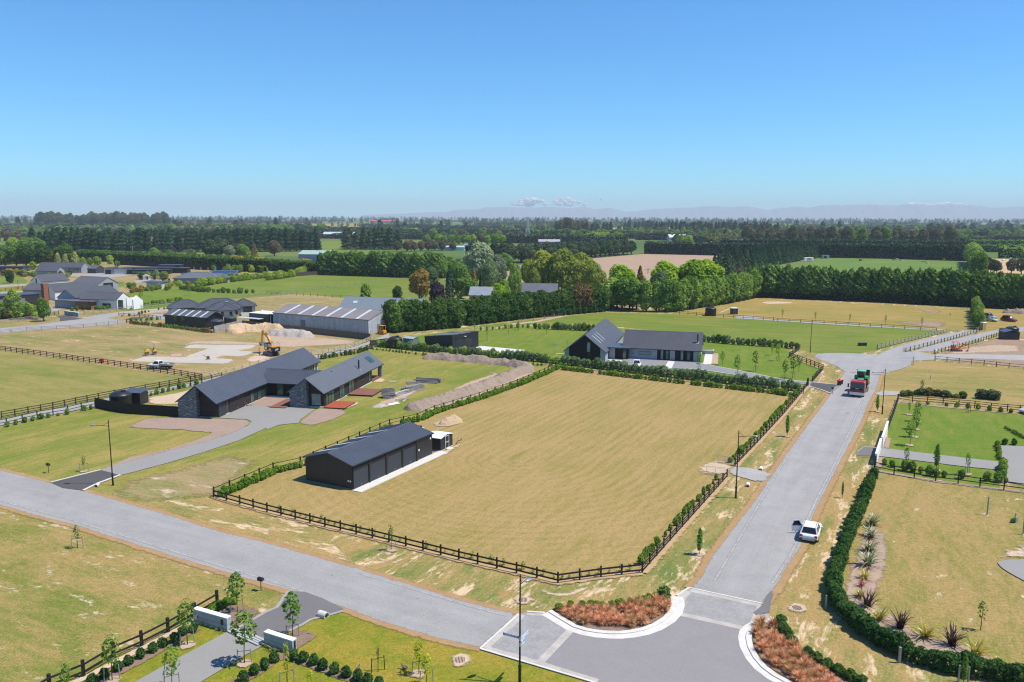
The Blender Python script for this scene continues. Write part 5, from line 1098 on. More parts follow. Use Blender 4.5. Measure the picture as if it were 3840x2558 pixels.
fence([(3278,1765),(3352,1781),(3428,1793),(3508,1806),(3592,1816),(3674,1827),(3764,1839),(3860,1852),(4100,1885)],'black two-rail fence below the lower lawn and its staked trees',h=1.25,sp=2.6,zs=(.55,1.08),rh=.10)
fence([(3282,1745),(3278,1765)],'short black rail fence below the lower white gate panel',h=1.2,sp=1.5,zs=(.4,.85),rh=.12)
fence([(815,2267),(732,2316)],'short black two-rail fence end behind the upper concrete gate wall',h=1.25,sp=2.6,zs=(.45,.98),rh=.14,post=.19,rt=.06)
fence([(724,2318),(631,2373),(532,2424),(427,2470),(314,2538),(187,2590),(40,2670),(-200,2790)],'black two-rail fence beside the garden bed in the corner field',h=1.25,sp=2.75,zs=(.45,.98),rh=.14,post=.19,rt=.06)
fence(C1((130,1200),(240,1190),(335,1172),(420,1155),(520,1137),(680,1118),(850,1108)),'wire fence of pale stakes along the foot of the big clipped hedge',h=1.2,sp=4.6,zs=(.5,.9),rh=.025,rt=.02,post=.15,mat=M_FGRY)
fence([(-100,1094)]+A1((0,740),(200,715),(300,700)),'distant dark rail fence beside the estate lane at the picture edge',h=1.2,sp=3.5,zs=(.5,1.0),rh=.10,mat=M_FDRK)
paling('paling_fence',B1t((218,607),(478,587)),2.0,'dark slatted timber fence at the corner of the poplar belt',mat=plain('dark_slats',(.07,.055,.055),.85,var=.2),pal=.6)
M_SCREEN=plain('shade_dark',(.045,.037,.036),.9,.1,var=.2,scale=.3)  # near-black screens added to stand for the shade under trees and hedge
def shade_panel(pts,h,label):
    P=[g(*q)for q in pts];o=empty('shade_screen',P[0],0,label,'shade_screen')
    for a,b in zip(P[:-1],P[1:]):
        d=b-a;rz=atan2(d.y,d.x);MB().box((0,0,0),(d.length,.06,h)).build('shade_panel',M_SCREEN,o,(a+b)/2-P[0]+Vector((0,0,h/2)),(0,0,rz))
        n=max(1,int(d.length/6))
        for k in range(n+1):link('post',unit(M_FDRK,'post'),o,a-P[0]+d*(k/n)+Vector((0,-.14,h/2)),(0,0,rz),(.2,.2,h+.3))
shade_panel(A1((0,505),(180,495),(360,490),(540,485),(700,490)),5.0,'added dark screen for the shade under the broad trees at the left')
shade_panel(A1((1010,500),(1400,520),(1750,545),(2100,560),(2354,575)),3.4,'added dark screen for the shade below the long clipped hedge')

# gates
def mesh_gate(a,b,label,h=1.1):
    A,B=g(*a),g(*b);d=B-A;o=empty('farm_gate',A,atan2(d.y,d.x),label,'gate');L_=d.length;m=MB()
    for z in(.12,h):m.tube([(0,0,z),(L_,0,z)],.022,6)
    for x in(0,L_*.5,L_):m.tube([(x,0,.12),(x,0,h)],.02,6)
    m.build('frame',M_STEEL,o);w=MB()
    for k in range(1,8):w.bar((0,0,.12+k*(h-.12)/8),(L_,0,.12+k*(h-.12)/8),.008)
    for k in range(1,16):w.bar((L_*k/16,0,.12),(L_*k/16,0,h),.008)
    w.build('mesh_infill',M_WIRE,o)
mesh_gate((2750,1748),(2691,1736),'open steel mesh gate leaf on the far side of the gravel gateway');mesh_gate((2718,1787),(2648,1779),'open steel mesh gate leaf on the near side of the gravel gateway')
mesh_gate(D1((1690,1272))[0],D1((1830,1278))[0],'long steel mesh gate across the farm track');mesh_gate(D1((1930,1285))[0],D1((1965,1265))[0],'silver steel gate standing open beside the portable toilet',1.3)
gt=fence(A1((435,955),(480,948),(520,944)),'dark horizontal-bar entrance gate beside the stone gate wall',h=1.3,sp=2.4,zs=(.3,.6,.9,1.2),rh=.08,name='entrance_gate',cat='gate',mat=M_FBLK)
for a,b,lb in(((3327,1616),(3306,1680),'white gate wall panel above the paved crossing of the right-hand drive'),((3301,1684),(3283,1744),'white gate wall panel below the paved crossing of the right-hand drive')):
    A,B=g(*a),g(*b);d=B-A;o=empty('panel_wall',A,atan2(d.y,d.x),lb,'wall');MB().box((d.length/2,0,.75),(d.length,.22,1.5)).build('panel',M_WHITE,o);MB().box((d.length/2,0,1.53),(d.length+.1,.3,.06)).build('coping',M_WHITE,o);MB().box((d.length*.75,-.15,.9),(.5,.1,.35)).build('number_plate',M_BLACK,o)

# concrete gate walls, bottom left
M_WALLC=boards('board_marked_concrete',(.34,.365,.375),.12,depth=.12,rough=.9)
for(a,b),lb,plate in((((726,2334),(853,2371)),'pale concrete gate wall with a dark plaque, up the garden drive',True),(((991,2421),(1098,2456)),'pale concrete gate wall beside the mulched tree bed',False)):
    A,B=g(*a),g(*b);d=B-A;h_=hgt(b[0],b[1],2318.5 if plate else 2403);o=empty('gate_wall',A,atan2(d.y,d.x),lb,'wall');L_=d.length
    MB().box((L_/2,.22,h_/2-.03),(L_,.44,h_-.06)).build('wall_body',M_WALLC,o);MB().box((L_/2,.22,h_-.03),(L_+.02,.46,.062)).build('coping',M_WHITE,o)
    if plate:
        MB().box((L_*.86,-.03,h_*.62),(.22,.06,.42)).build('plaque',plain('bronze',(.05,.03,.02),.5),o);MB().box((.3,-.06,.55),(.42,.12,.24)).build('meter_box',M_STEEL,o);MB().tube([(.42,-.16,h_-.38),(.42,0,h_-.38)],.09,10).build('light',M_WHITE,o)
    else:MB().box((L_+.03,.22,h_*.5),(.05,.14,h_*.8)).build('downlight_strip',M_BLACK,o)
# paved strip between the walls: setts one by one
pa,pb,pc=g(*A3((2000,1135))[0]),g(*A3((2270,1260))[0]),g(*A3((2080,1105))[0])
ux=(pb-pa);nx=22;vy=(g(*A3((2120,1100))[0])-pa);vy=vy-ux*(vy.dot(ux)/ux.length_squared);vy=vy.normalized()*.9;rzz=atan2(ux.y,ux.x)
ct=empty('cobbled_threshold',pa,0,None,None);ct['kind']='structure'
MB().poly([(0,0,0),ux,ux+vy,vy]).build('bedding',M_MULCH,ct,(0,0,.145))
um=MB().box((0,0,0),(1,1,1),taper=.9).mesh('cobble',plain('cobble_stone',(.42,.42,.42),.8,var=.2,scale=6))
for i in range(nx):
    for j in range(4):link('cobble',um,ct,ux*((i+.5)/nx)+vy*((j+.5)/4)+Vector((0,0,.155+random.uniform(0,.008))),(0,0,rzz),(ux.length/nx*.82,.9/4*.8,.05))

# ---- street lamps
def street_lamp(base,h,az,label,arm=1.5,head=True,z_arm=None):
    o=empty('street_lamp',base,0,label,'street lamp');m=MB();m.tube([(0,0,0),(0,0,.08)],.16,12);m.tube([(0,0,.05),(0,0,1.25)],.105,12);m.tube([(0,0,1.25),(0,0,1.4)],[.14,.1],12);m.tube([(0,0,1.35),(0,0,h)],[.072,.05],10)
    m.build('pole',M_BLACK,o);za=z_arm or h-.72;c,s=cos(az),sin(az)
    if head:
        a=MB();a.tube([(0,0,za),(c*arm*.6,s*arm*.6,za+.12),(c*arm,s*arm,za+.14)],.032,8);a.tube([(0,0,za+.5),(c*arm*.4,s*arm*.4,za+.1)],.018,6);a.build('arm',M_BLACK,o)
        hd=MB();hd.lathe([(.02,-.04),(.14,-.03),(.17,.03),(.10,.10),(.02,.11)],14);me=hd.mesh('lamp_head',plain('lamp_grey',(.20,.215,.235),.35,.5,var=.05));link('lamp_head',me,o,(c*(arm+.32),s*(arm+.32),za+.14),(0,0,az),(2.3,1,1));MB().box((0,0,0),(.5,.2,.03)).build('lens',M_GLASSP,o,(c*(arm+.32),s*(arm+.32),za+.085),(0,0,az))
    return o
street_lamp(g(424,1820),8.0,radians(185),'tall black street lamp beside the dark asphalt crossing of the black house')
street_lamp(g(2759,1868),8.0,radians(-8),'tall black street lamp beside the gravel paddock gateway')
street_lamp(g(3308,1553),7.6,radians(182),'tall black street lamp on the verge beside the red truck')
street_lamp(g(3038,1322),7.4,0,'bare thin black lamp pole beside the lush pasture',head=False)
street_lamp(g(*A1((162,715))[0]),4.0,0,'short dark lamp post on the estate lane at the picture edge',arm=.5)
sb=g(1951,2155,8.0);sb.z=0
sl_=street_lamp(sb,8.0,radians(35),'tall black street lamp carrying the blue street name signs',arm=.35)
M_SIGNB=plain('sign_blue',(.015,.10,.40),.4,.4,var=.02);M_SIGNP=plain('sign_light_blue',(.10,.30,.62),.4,.4,var=.02);M_SIGNW=plain('sign_white',(.80,.82,.84),.4,.4,var=.02)
def text_mesh(s,size,mat,name='lettering',bold=0.0):
    cu=bpy.data.curves.new(name,'FONT');cu.body=s;cu.size=size;cu.align_x='CENTER';cu.align_y='CENTER';cu.extrude=0.004;cu.offset=bold
    to=bpy.data.objects.new('tmp',cu);COL.objects.link(to);dg=bpy.context.evaluated_depsgraph_get();me=bpy.data.meshes.new_from_object(to.evaluated_get(dg));bpy.data.objects.remove(to);me.materials.clear();me.materials.append(mat);me.name=name;return me
def blade(az,z,w,h,txt,bmat,off,lab,tsize,lines=None):
    o=empty('street_sign',sb+Vector((0,0,z)),az,lab,'sign');x=off*(w/2+.06)
    MB().box((x,0,0),(w,.03,h)).build('sign_blade',bmat,o)
    b=MB()
    for zz in(-h/2+.012,h/2-.012):b.box((x,-.019,zz),(w,.008,.024));b.box((x,.019,zz),(w,.008,.024))
    for xx in(x-w/2+.012,x+w/2-.012):b.box((xx,-.019,0),(.024,.008,h-.05));b.box((xx,.019,0),(.024,.008,h-.05))
    b.build('border',M_SIGNW,o)
    for t_,zz in(lines or[(txt,0)]):
        me=text_mesh(t_,tsize,M_SIGNW,bold=.004)
        wmax=max(v.co.x for v in me.vertices)-min(v.co.x for v in me.vertices);k=min(1.0,(w-.12)/wmax)
        link('lettering',me,o,(x,-.02,zz),(radians(90),0,0),(k,1,1));link('lettering',me,o,(x,.02,zz),(radians(90),0,radians(180)),(k,1,1))
    MB().tube([(0,0,-h/2),(0,0,h/2)],.085,10).build('clamp',M_STEEL,o)
    return o
# the first sign points along the main road, the second up the side road
def zsign(y): # height on the pole seen at image row y
    q=sb;best=min((abs(CYP-FPX*Vector((q.x,q.y,z/100-CH)).dot(_u)/Vector((q.x,q.y,z/100-CH)).dot(_f)-y),z/100)for z in range(100,800));return best[1]
blade(radians(-27),zsign(2392),1.25,.19,'PEMBERLEY RD',M_SIGNB,-1,'dark blue PEMBERLEY RD street name sign pointing along the main road',.15)
blade(radians(62),zsign(2398),1.25,.19,'CASSERIAN LN',M_SIGNP,1,'light blue lane name sign pointing up the side road',.15)
blade(radians(62),zsign(2416),.62,.28,'NO EXIT',M_SIGNP,1,'small light blue NO EXIT plate under the lane name sign',.12,lines=[('NO',.06),('EXIT',-.07)])

# ---- letterboxes, bins, drains, pipes and such
def letterbox(p,rz,label,h=1.0):
    o=empty('letterbox',g(*p),rz,label,'letterbox');MB().tube([(0,0,0),(0,0,h)],.035,8).build('post',M_BLACK,o)
    b=MB().prism([(-.16,h),(.16,h),(.16,h+.2),(.08,h+.28),(-.08,h+.28),(-.16,h+.2)],'y',-.26,.26).build('box',M_BLACK,o);MB().box((0,-.27,h+.13),(.26,.02,.2)).build('flap',M_DOOR,b)
letterbox(A2((430,1352))[0],1.0,'black letterbox on a post beside the main road and black house drive');letterbox(A3((2305,762))[0],1.1,'black letterbox on a post at the garden driveway corner',.95);letterbox(D2((662,772))[0],0,'black letterbox on a post at the side road crossing')
def bin_(p,rz,lid,label):
    o=empty('wheelie_bin',g(*p),rz,label,'bin');m=MB();i=0
    m.v+=[(-.24,-.26,.06),(.24,-.26,.06),(.24,.22,.06),(-.24,.22,.06),(-.3,-.35,.98),(.3,-.35,.98),(.3,.33,.98),(-.3,.33,.98)]
    for q in((0,3,2,1),(4,5,6,7),(0,1,5,4),(1,2,6,5),(2,3,7,6),(3,0,4,7)):m.f.append(q);m.mi.append(0)
    m.build('bin_body',plain('bin_green',(.012,.04,.03),.5,.4),o,bevel=.02);MB().prism([(-.38,.98),(.36,.98),(.36,1.03),(.0,1.1),(-.38,1.02)],'x',-.31,.31).build('lid',lid,o)
    for x in(-.27,.27):MB().tube([(x-.03,.24,.1),(x+.03,.24,.1)],.1,12).build('wheel',M_BLACK,o)
bin_(D2((722,697))[0],.2,plain('red_lid',(.62,.04,.04),.45),'green wheelie bin with red lid at the roadside');bin_(D2((737,686))[0],.2,plain('yellow_lid',(.80,.42,.01),.45),'green wheelie bin with yellow lid behind the red lidded one')
def drain(p,label,r=.42):
    o=empty('drain',g(*p)+Vector((0,0,.0)),0,label,'drain');MB().lathe([(r+.10,.02),(r+.10,.085),(r,.09),(r,.05),(.02,.05)],24).build('ring',plain('drain_ring',(.30,.26,.22),.9),o);m=MB()
    for k in range(7):x=-r+.1+k*(2*r-.2)/6;w=math.sqrt(max(.01,r*r-x*x));m.bar((x,-w,.10),(x,w,.10),.05,.03)
    m.build('grate',plain('rusty_iron',(.09,.055,.05),.8),o)
for q,l1 in((B3t((1705,1382))[0],'round iron drain in bare soil beside the paved threshold'),(B3t((2262,852))[0],'round iron drain on the verge behind the sign lamp'),(D3((350,922))[0],'round iron drain on the verge between hedge and side road')):
    c=g(*q);sheet('drain_surround',[(c.x+1.0*cos(a)*random.uniform(.8,1.2),c.y+1.0*sin(a)*random.uniform(.8,1.2))for a in np.linspace(0,6.0,12)],M_SAND,soft=.5,world=True);drain(q,l1)
def pipe(p,rz,mat,label,r=.25,L_=.8):
    o=empty('culvert_pipe',g(*p)+Vector((0,0,r*.6)),rz,label,'pipe');m=MB();n=16
    for k in range(n):
        a,b=2*pi*k/n,2*pi*(k+1)/n
        for r1 in(r,r*.82):m.poly([(0,r1*cos(a),r1*sin(a)),(0,r1*cos(b),r1*sin(b)),(L_,r1*cos(b),r1*sin(b)),(L_,r1*cos(a),r1*sin(a))])
        m.poly([(0,r*cos(a),r*sin(a)),(0,r*cos(b),r*sin(b)),(0,r*.82*cos(b),r*.82*sin(b)),(0,r*.82*cos(a),r*.82*sin(a))])
    m.build('pipe_wall',mat,o)
pipe((2803,1827),radians(70),M_WHITE,'white culvert pipe end below the gravel gateway');pipe((2851,1766),radians(65),M_WHITE,'white culvert pipe end above the gravel gateway');pipe((1226,2318),radians(150),M_SLAB,'concrete culvert pipe end beside the garden driveway',.3);pipe(A2((846,1478))[0],radians(100),M_SLAB,'concrete culvert pipe end below the dark asphalt crossing',.22)
for q,h_,lb in((D3((2028,95))[0],2.1,'single weathered timber stake in the dry field by the hedge'),(D3((2345,265))[0],2.4,'weathered timber stake at the picture edge by the grey drive'),(D2((1525,645))[0],.9,'short stump stake in the dry field above the striped lawn')):
    o=empty('stake',g(*q),.4,lb,'post');MB().tube([(0,0,0),(0,0,h_)],[.075,.065],8).build('stake_shaft',M_FGRY,o);MB().lathe([(.16,0),(.14,.05),(.02,.06)],10).build('concrete_foot',M_SLAB,o)
sheet('driveway',D3((2115,520),(2140,505),(2230,495),(2354,490),(2700,485),(2700,860),(2354,680),(2250,625),(2160,570)),M_CONC,rounded=1)
sheet('gravel_patch',D3((2260,365),(2300,358),(2354,370),(2450,380),(2450,420),(2354,405)),M_GRAVEL,soft=.5,jit=.3);sheet('dirt_apron',D3((2180,400),(2354,380),(2500,400),(2500,480),(2354,485),(2200,490),(2140,470)),M_SAND,soft=1.0,jit=.5)
# clothes line
cl=empty('clothes_line',g(*C1((418,1475))[0]),.4,'grey rotary clothes line on the lawn beside the steep black gable','clothes line');MB().tube([(0,0,0),(0,0,2.0)],.035,8).build('pole',M_STEEL,cl);m=MB()
for k in range(4):a=pi/2*k;m.bar((0,0,1.95),(1.9*cos(a),1.9*sin(a),2.1),.03)
m.build('arms',M_STEEL,cl);m=MB()
for rr in(.7,1.1,1.5,1.85):
    for k in range(4):a,b=pi/2*k,pi/2*(k+1);m.bar((rr*cos(a),rr*sin(a),2.06),(rr*cos(b),rr*sin(b),2.06),.012)
m.build('lines',M_WIRE,cl)
# portable toilet, cone, tank, cubicle, utility box
o=empty('portable_toilet',g(3685,1238),radians(20),'ochre and white portable toilet beside the light green tree row','toilet');MB().box((0,0,1.1),(1.2,1.2,2.2)).build('cabin',plain('toilet_ochre',(.42,.27,.05),.5),o,bevel=.03);MB().box((0,0,2.28),(1.3,1.3,.16),taper=.8).build('roof',M_WHITE,o);MB().box((0,-.61,1.05),(.85,.03,1.9)).build('door',plain('toilet_door',(.46,.31,.07),.5),o)
for x in(-.58,.58):MB().box((x,-.6,1.1),(.07,.06,2.2)).build('corner_post',M_WHITE,o)
o=empty('traffic_cone',g(3660,1254),0,'orange cone lying by the track gate','cone');MB().lathe([(.22,.03),(.05,.7),(.02,.72)],12).build('cone_body',plain('cone_orange',(.85,.12,.03),.5),o);MB().box((0,0,.02),(.5,.5,.04)).build('base',plain('cone_base',(.7,.1,.03),.5),o)
tank(g(2665,1184),1.75,2.5,M_TANK,'black water tank standing by the back field fence',dome=.4)
o=empty('pump_cabinet',g(2752,1178),.1,'small black cubicle with white top in the back field','shed');MB().box((0,0,1.0),(2.0,1.8,2.0)).build('wall',M_STEELW,o);MB().box((0,0,2.05),(2.2,2.0,.1)).build('roof',M_WHITE,o);panel(o,(-.6,-.9,.1),X,(0,-1,0),1.1,1.7,M_STEELG,.03,'door')
o=empty('utility_box',g(*D1((926,1405))[0]),.1,'dark utility box in the lush pasture by the turning head','utility box');MB().box((0,0,.4),(2.2,.5,.8)).build('case',M_TANK,o,bevel=.03);MB().box((-.4,-.26,.42),(.9,.03,.6)).build('door',M_DOOR,o)
o=empty('pump_shed',g(*D1((2180,1352))[0]),radians(-4),'dark gabled tin shed on the cleared brown lot','shed');MB().box((1.9,1.5,1.0),(3.9,3.0,2.0)).build('wall',M_STEELW,o);MB().prism([(-.15,2.0),(1.9,2.55),(4.05,2.0),(4.05,2.08),(1.9,2.65),(-.15,2.08)],'y',-.15,3.15).build('roof',M_ROOF,o);MB().box((4.9,-.1,.03),(2.0,1.2,.06)).build('slab',M_SLAB,o)
tank(g(*D1((2245,1318))[0]),1.6,2.3,M_TANK,'black water tank behind the dark gabled tin shed',dome=.35)
o=empty('lean_to',g(*D1((2150,1300))[0]),0,'small grey flat screen beside the tin shed tank','screen');MB().box((.6,0,1.2),(2.4,.1,.9)).build('panel',M_DOORG,o);MB().box((-.4,0,.4),(.1,.1,.8)).build('post',M_FDRK,o);MB().box((1.6,0,.4),(.1,.1,.8)).build('post',M_FDRK,o)
o=empty('sign_board',g(*D1((1342,1450))[0]),radians(20),'small white notice board on the fence between the tracks','sign');MB().box((0,0,.75),(.7,.04,.7)).build('board',M_WHITE,o);MB().box((0,.04,.5),(.08,.05,1.0)).build('post',M_FDRK,o)
o=empty('sign_board',g(*D1((1575,1478))[0]),radians(20),'small white letter board at the start of the green rail fence','sign');MB().box((0,0,.95),(.5,.3,.4)).build('board',M_WHITE,o);MB().box((0,.0,.4),(.1,.1,.8)).build('post',M_BLACK,o)
# power pylons and poles far behind
def pylon(p,h,label):
    o=empty('pylon',g(*p),.3,label,'pylon');m=MB();W0,W1=h*.16,h*.035
    def hw(z):return W0*(1-z/(h*.62))+W1*(z/(h*.62))if z<h*.62 else W1
    lv=[0,.14,.27,.38,.47,.55,.62,.70,.78,.86,.94,1.0];t=h*.006
    for a,b in zip(lv[:-1],lv[1:]):
        for(sx,sy),(tx,ty)in(((-1,-1),(1,-1)),((1,-1),(1,1)),((1,1),(-1,1)),((-1,1),(-1,-1))):
            z0,z1=a*h,b*h;A,B=hw(z0),hw(z1)
            m.bar((sx*A,sy*A,z0),(sx*B,sy*B,z1),t*1.5);m.bar((sx*A,sy*A,z0),(tx*B,ty*B,z1),t);m.bar((tx*A,ty*A,z0),(sx*B,sy*B,z1),t);m.bar((sx*B,sy*B,z1),(tx*B,ty*B,z1),t)
    m.build('lattice',plain('pylon_steel',(.45,.46,.48),.5,.4),o);a=MB()
    for z,w in((.66,.13),(.80,.115),(.94,.10)):
        for s in(-1,1):
            a.bar((0,0,h*z),(s*h*w,0,h*z),t*1.4);a.bar((0,0,h*(z+.05)),(s*h*w,0,h*z),t*1.2);a.bar((s*h*w,0,h*z),(s*h*w,0,h*(z-.04)),t)
    a.build('cross_arm',plain('pylon_steel2',(.45,.46,.48),.5,.4),o)
pylon((1978,910),31.5,'lattice steel power pylon rising above the far cypress row');pylon((735,872),30,'far lattice steel power pylon standing behind the pine belt')
for i,q in enumerate([(278,938,924),(499,948,922),(582,946,929),(802,964,950),(1048,947,919),(390,946,938),(2430,1018,1005)]):
    h_=hgt(q[0],q[1]+8,q[2]);o=empty('power_pole',g(q[0],q[1]+8),.2,'power pole with crossarm '+['left of the pine belt, behind the broad trees','in front of the middle of the pine belt','in front of the pine belt, right of the tallest pole','rising behind the yellow flowering hedge','in front of the right end of the pine belt','low in front of the dark pines, left','beside the ploughed field'][i],'power pole')
    MB().tube([(0,0,0),(0,0,h_)],.22,6).build('pole',M_FGRY,o);MB().box((0,0,h_-.8),(4.0,.2,.25)).build('crossarm',M_FGRY,o)

# ================================================================= VEGETATION
def np_mesh(name,V,nper,mat):
    V=np.asarray(V,dtype=np.float32);nv=len(V);nf=nv//nper
    me=bpy.data.meshes.new(name);me.vertices.add(nv);me.vertices.foreach_set('co',V.ravel());me.loops.add(nv);me.loops.foreach_set('vertex_index',np.arange(nv,dtype=np.int32))
    me.polygons.add(nf);me.polygons.foreach_set('loop_start',np.arange(0,nv,nper,dtype=np.int32));me.polygons.foreach_set('loop_total',np.full(nf,nper,dtype=np.int32))
    me.materials.append(mat);me.update(calc_edges=True);return me
def cards(C,N,size,asp=1.5,rand=0.5,droop=0.0):
    """leaf clumps: one small bent quad per centre C, facing roughly N"""
    n=len(C);N=N+rng.normal(0,rand,(n,3))+np.array((0.1,0,.55));N/=np.linalg.norm(N,axis=1)[:,None]+1e-9
    R=rng.normal(0,1,(n,3));R[:,2]-=droop*3;T_=R-N*(R*N).sum(1)[:,None];T_/=np.linalg.norm(T_,axis=1)[:,None]+1e-9;B=np.cross(N,T_)
    s=size*rng.uniform(0.6,1.35,n)[:,None];a,b=T_*s*asp/2,B*s/2
    k=rng.uniform(.25,.8,n)[:,None]
    V=np.stack([C-a-b*k,C-a*.1-b,C+a,C-a*.1+b],1)
    return V.reshape(-1,3)
def sph(n):
    v=rng.normal(0,1,(n,3));return v/np.linalg.norm(v,axis=1)[:,None]
def lobed(n,lobes,up=0.25):
    """points on the outside of a heap of overlapping lobes -> lumpy crown"""
    Cn=np.array([l[0]for l in lobes]);R=np.array([l[1]if hasattr(l[1],'__len__')else(l[1],)*3 for l in lobes]);w=(R[:,0]*R[:,2]);idx=rng.choice(len(lobes),n*2,p=w/w.sum())
    d=sph(n*2);d[:,2]+=up;d/=np.linalg.norm(d,axis=1)[:,None];P=Cn[idx]+d*R[idx]*rng.uniform(.72,1.06,(n*2,1))
    keep=np.ones(len(P),bool)
    for c,r in zip(Cn,R):keep&=(((P-c)/r)**2).sum(1)>.42
    P,d=P[keep][:n],d[keep][:n];return P,d
def profiled(n,h,z0,rad,lump=.25,fr=(3,2.2),inner=.55):
    z=z0+(h-z0)*rng.uniform(0,1,n)**.9;a=rng.uniform(0,2*pi,n);ph=rng.uniform(0,6,4)
    r=rad((z-z0)/(h-z0));k=1+lump*np.sin(a*fr[0]+ph[0]+z*1.1)*np.sin(z*fr[1]+ph[1]+a*2)+lump*.5*np.sin(a*7+z*3.1+ph[2])
    q=r*k*np.sqrt(rng.uniform(inner**2,1,n));P=np.stack([q*np.cos(a),q*np.sin(a),z],1)
    N=np.stack([np.cos(a),np.sin(a),np.full(n,.35)],1);return P,N
def trunk_mesh(name,h,r,mat,limbs=4,spread=1.5,lean=.05):
    m=MB();m.tube([(0,0,-.05),(r*.3,0,h*.3),(h*lean*.5,h*lean*.3,h*.65),(h*lean,0,h)],[r*1.25,r,r*.7,r*.3],7)
    for k in range(limbs):
        a=2*pi*k/max(1,limbs)+random.uniform(-.4,.4);z=h*random.uniform(.4,.8);m.tube([(0,0,z),(cos(a)*spread*.6,sin(a)*spread*.6,z+spread*.5),(cos(a)*spread,sin(a)*spread,z+spread*1.1)],[r*.5,r*.3,r*.12],5)
    return m.mesh(name,mat,smooth=True)
M_BARK=plain('bark',(.085,.065,.05),.9,.15,var=.25,scale=3);M_BARKP=plain('pale_bark',(.28,.25,.21),.9,.15,var=.25,scale=3)
def lv(name,a,b,c,**k):return leaf(name,[a,b,c],**k)
LV={
 'hedge':lv('hedge_leaf',(.020,.046,.011),(.042,.080,.018),(.080,.13,.032)),
 'poplar':lv('poplar_leaf',(.034,.070,.018),(.070,.125,.032),(.125,.19,.058)),
 'lime':lv('lime_leaf',(.085,.130,.018),(.15,.21,.03),(.23,.29,.055)),
 'bright':lv('bright_leaf',(.085,.145,.010),(.14,.215,.016),(.21,.29,.026)),
 'row':lv('row_leaf',(.085,.135,.026),(.14,.20,.042),(.20,.27,.07)),
 'pine':lv('pine_needles',(.010,.024,.013),(.019,.040,.020),(.038,.066,.034),trans=.1),
 'mac':lv('cypress_spray',(.018,.030,.015),(.034,.052,.024),(.062,.083,.04),trans=.1),
 'gum':lv('gum_leaf',(.042,.050,.028),(.078,.082,.046),(.125,.115,.068)),
 'gumr':lv('red_gum_leaf',(.055,.045,.030),(.098,.078,.05),(.14,.11,.07)),
 'gold':lv('willow_leaf',(.095,.120,.020),(.165,.19,.035),(.25,.265,.065)),
 'silver':lv('silver_leaf',(.085,.11,.07),(.15,.18,.115),(.25,.27,.19)),
 'purple':lv('purple_leaf',(.018,.011,.018),(.032,.019,.028),(.058,.036,.05),trans=.1),
 'amber':lv('amber_leaf',(.10,.075,.018),(.18,.125,.032),(.27,.18,.05)),
 'grey':lv('greygreen_leaf',(.05,.085,.035),(.095,.14,.06),(.165,.215,.11)),
 'box':lv('bright_shrub_leaf',(.04,.085,.010),(.080,.150,.018),(.135,.215,.035)),
 'dark':lv('dark_shrub_leaf',(.012,.035,.010),(.026,.062,.016),(.055,.105,.03)),
 'mid':lv('broad_leaf',(.042,.085,.015),(.080,.138,.026),(.125,.19,.045)),
 'brown':lv('bronze_leaf',(.06,.045,.018),(.10,.072,.03),(.15,.105,.05)),
 'yel':lv('yellow_flower',(.17,.14,.008),(.25,.20,.01),(.34,.27,.015)),
 'pale':lv('pale_variegated',(.13,.15,.04),(.20,.22,.08),(.29,.30,.14)),
 'young':lv('young_leaf',(.055,.095,.018),(.10,.155,.03),(.155,.21,.05)),
 'younglime':lv('young_lime',(.11,.15,.008),(.17,.21,.012),(.23,.27,.022)),
 'tuss':lv('copper_sedge',(.20,.095,.045),(.32,.165,.085),(.42,.25,.145),trans=.2),
}
def lobes_for(w,h,z0,n,r):
    out=[]
    for k in range(n):
        a=2*pi*k/n*2.4+random.uniform(-.3,.3);t=(k+.5)/n;z=z0+r*.7+(h-z0-1.4*r)*t;rr=(w-r)*math.sqrt(max(.05,1-(2*t-.9)**2))*random.uniform(.55,1.0)
        out.append(((rr*cos(a),rr*sin(a),z),r*random.uniform(.75,1.15)))
    out.append(((0,0,(z0+h)/2),(w*.7,w*.7,(h-z0)*.42)));return out
CR={}
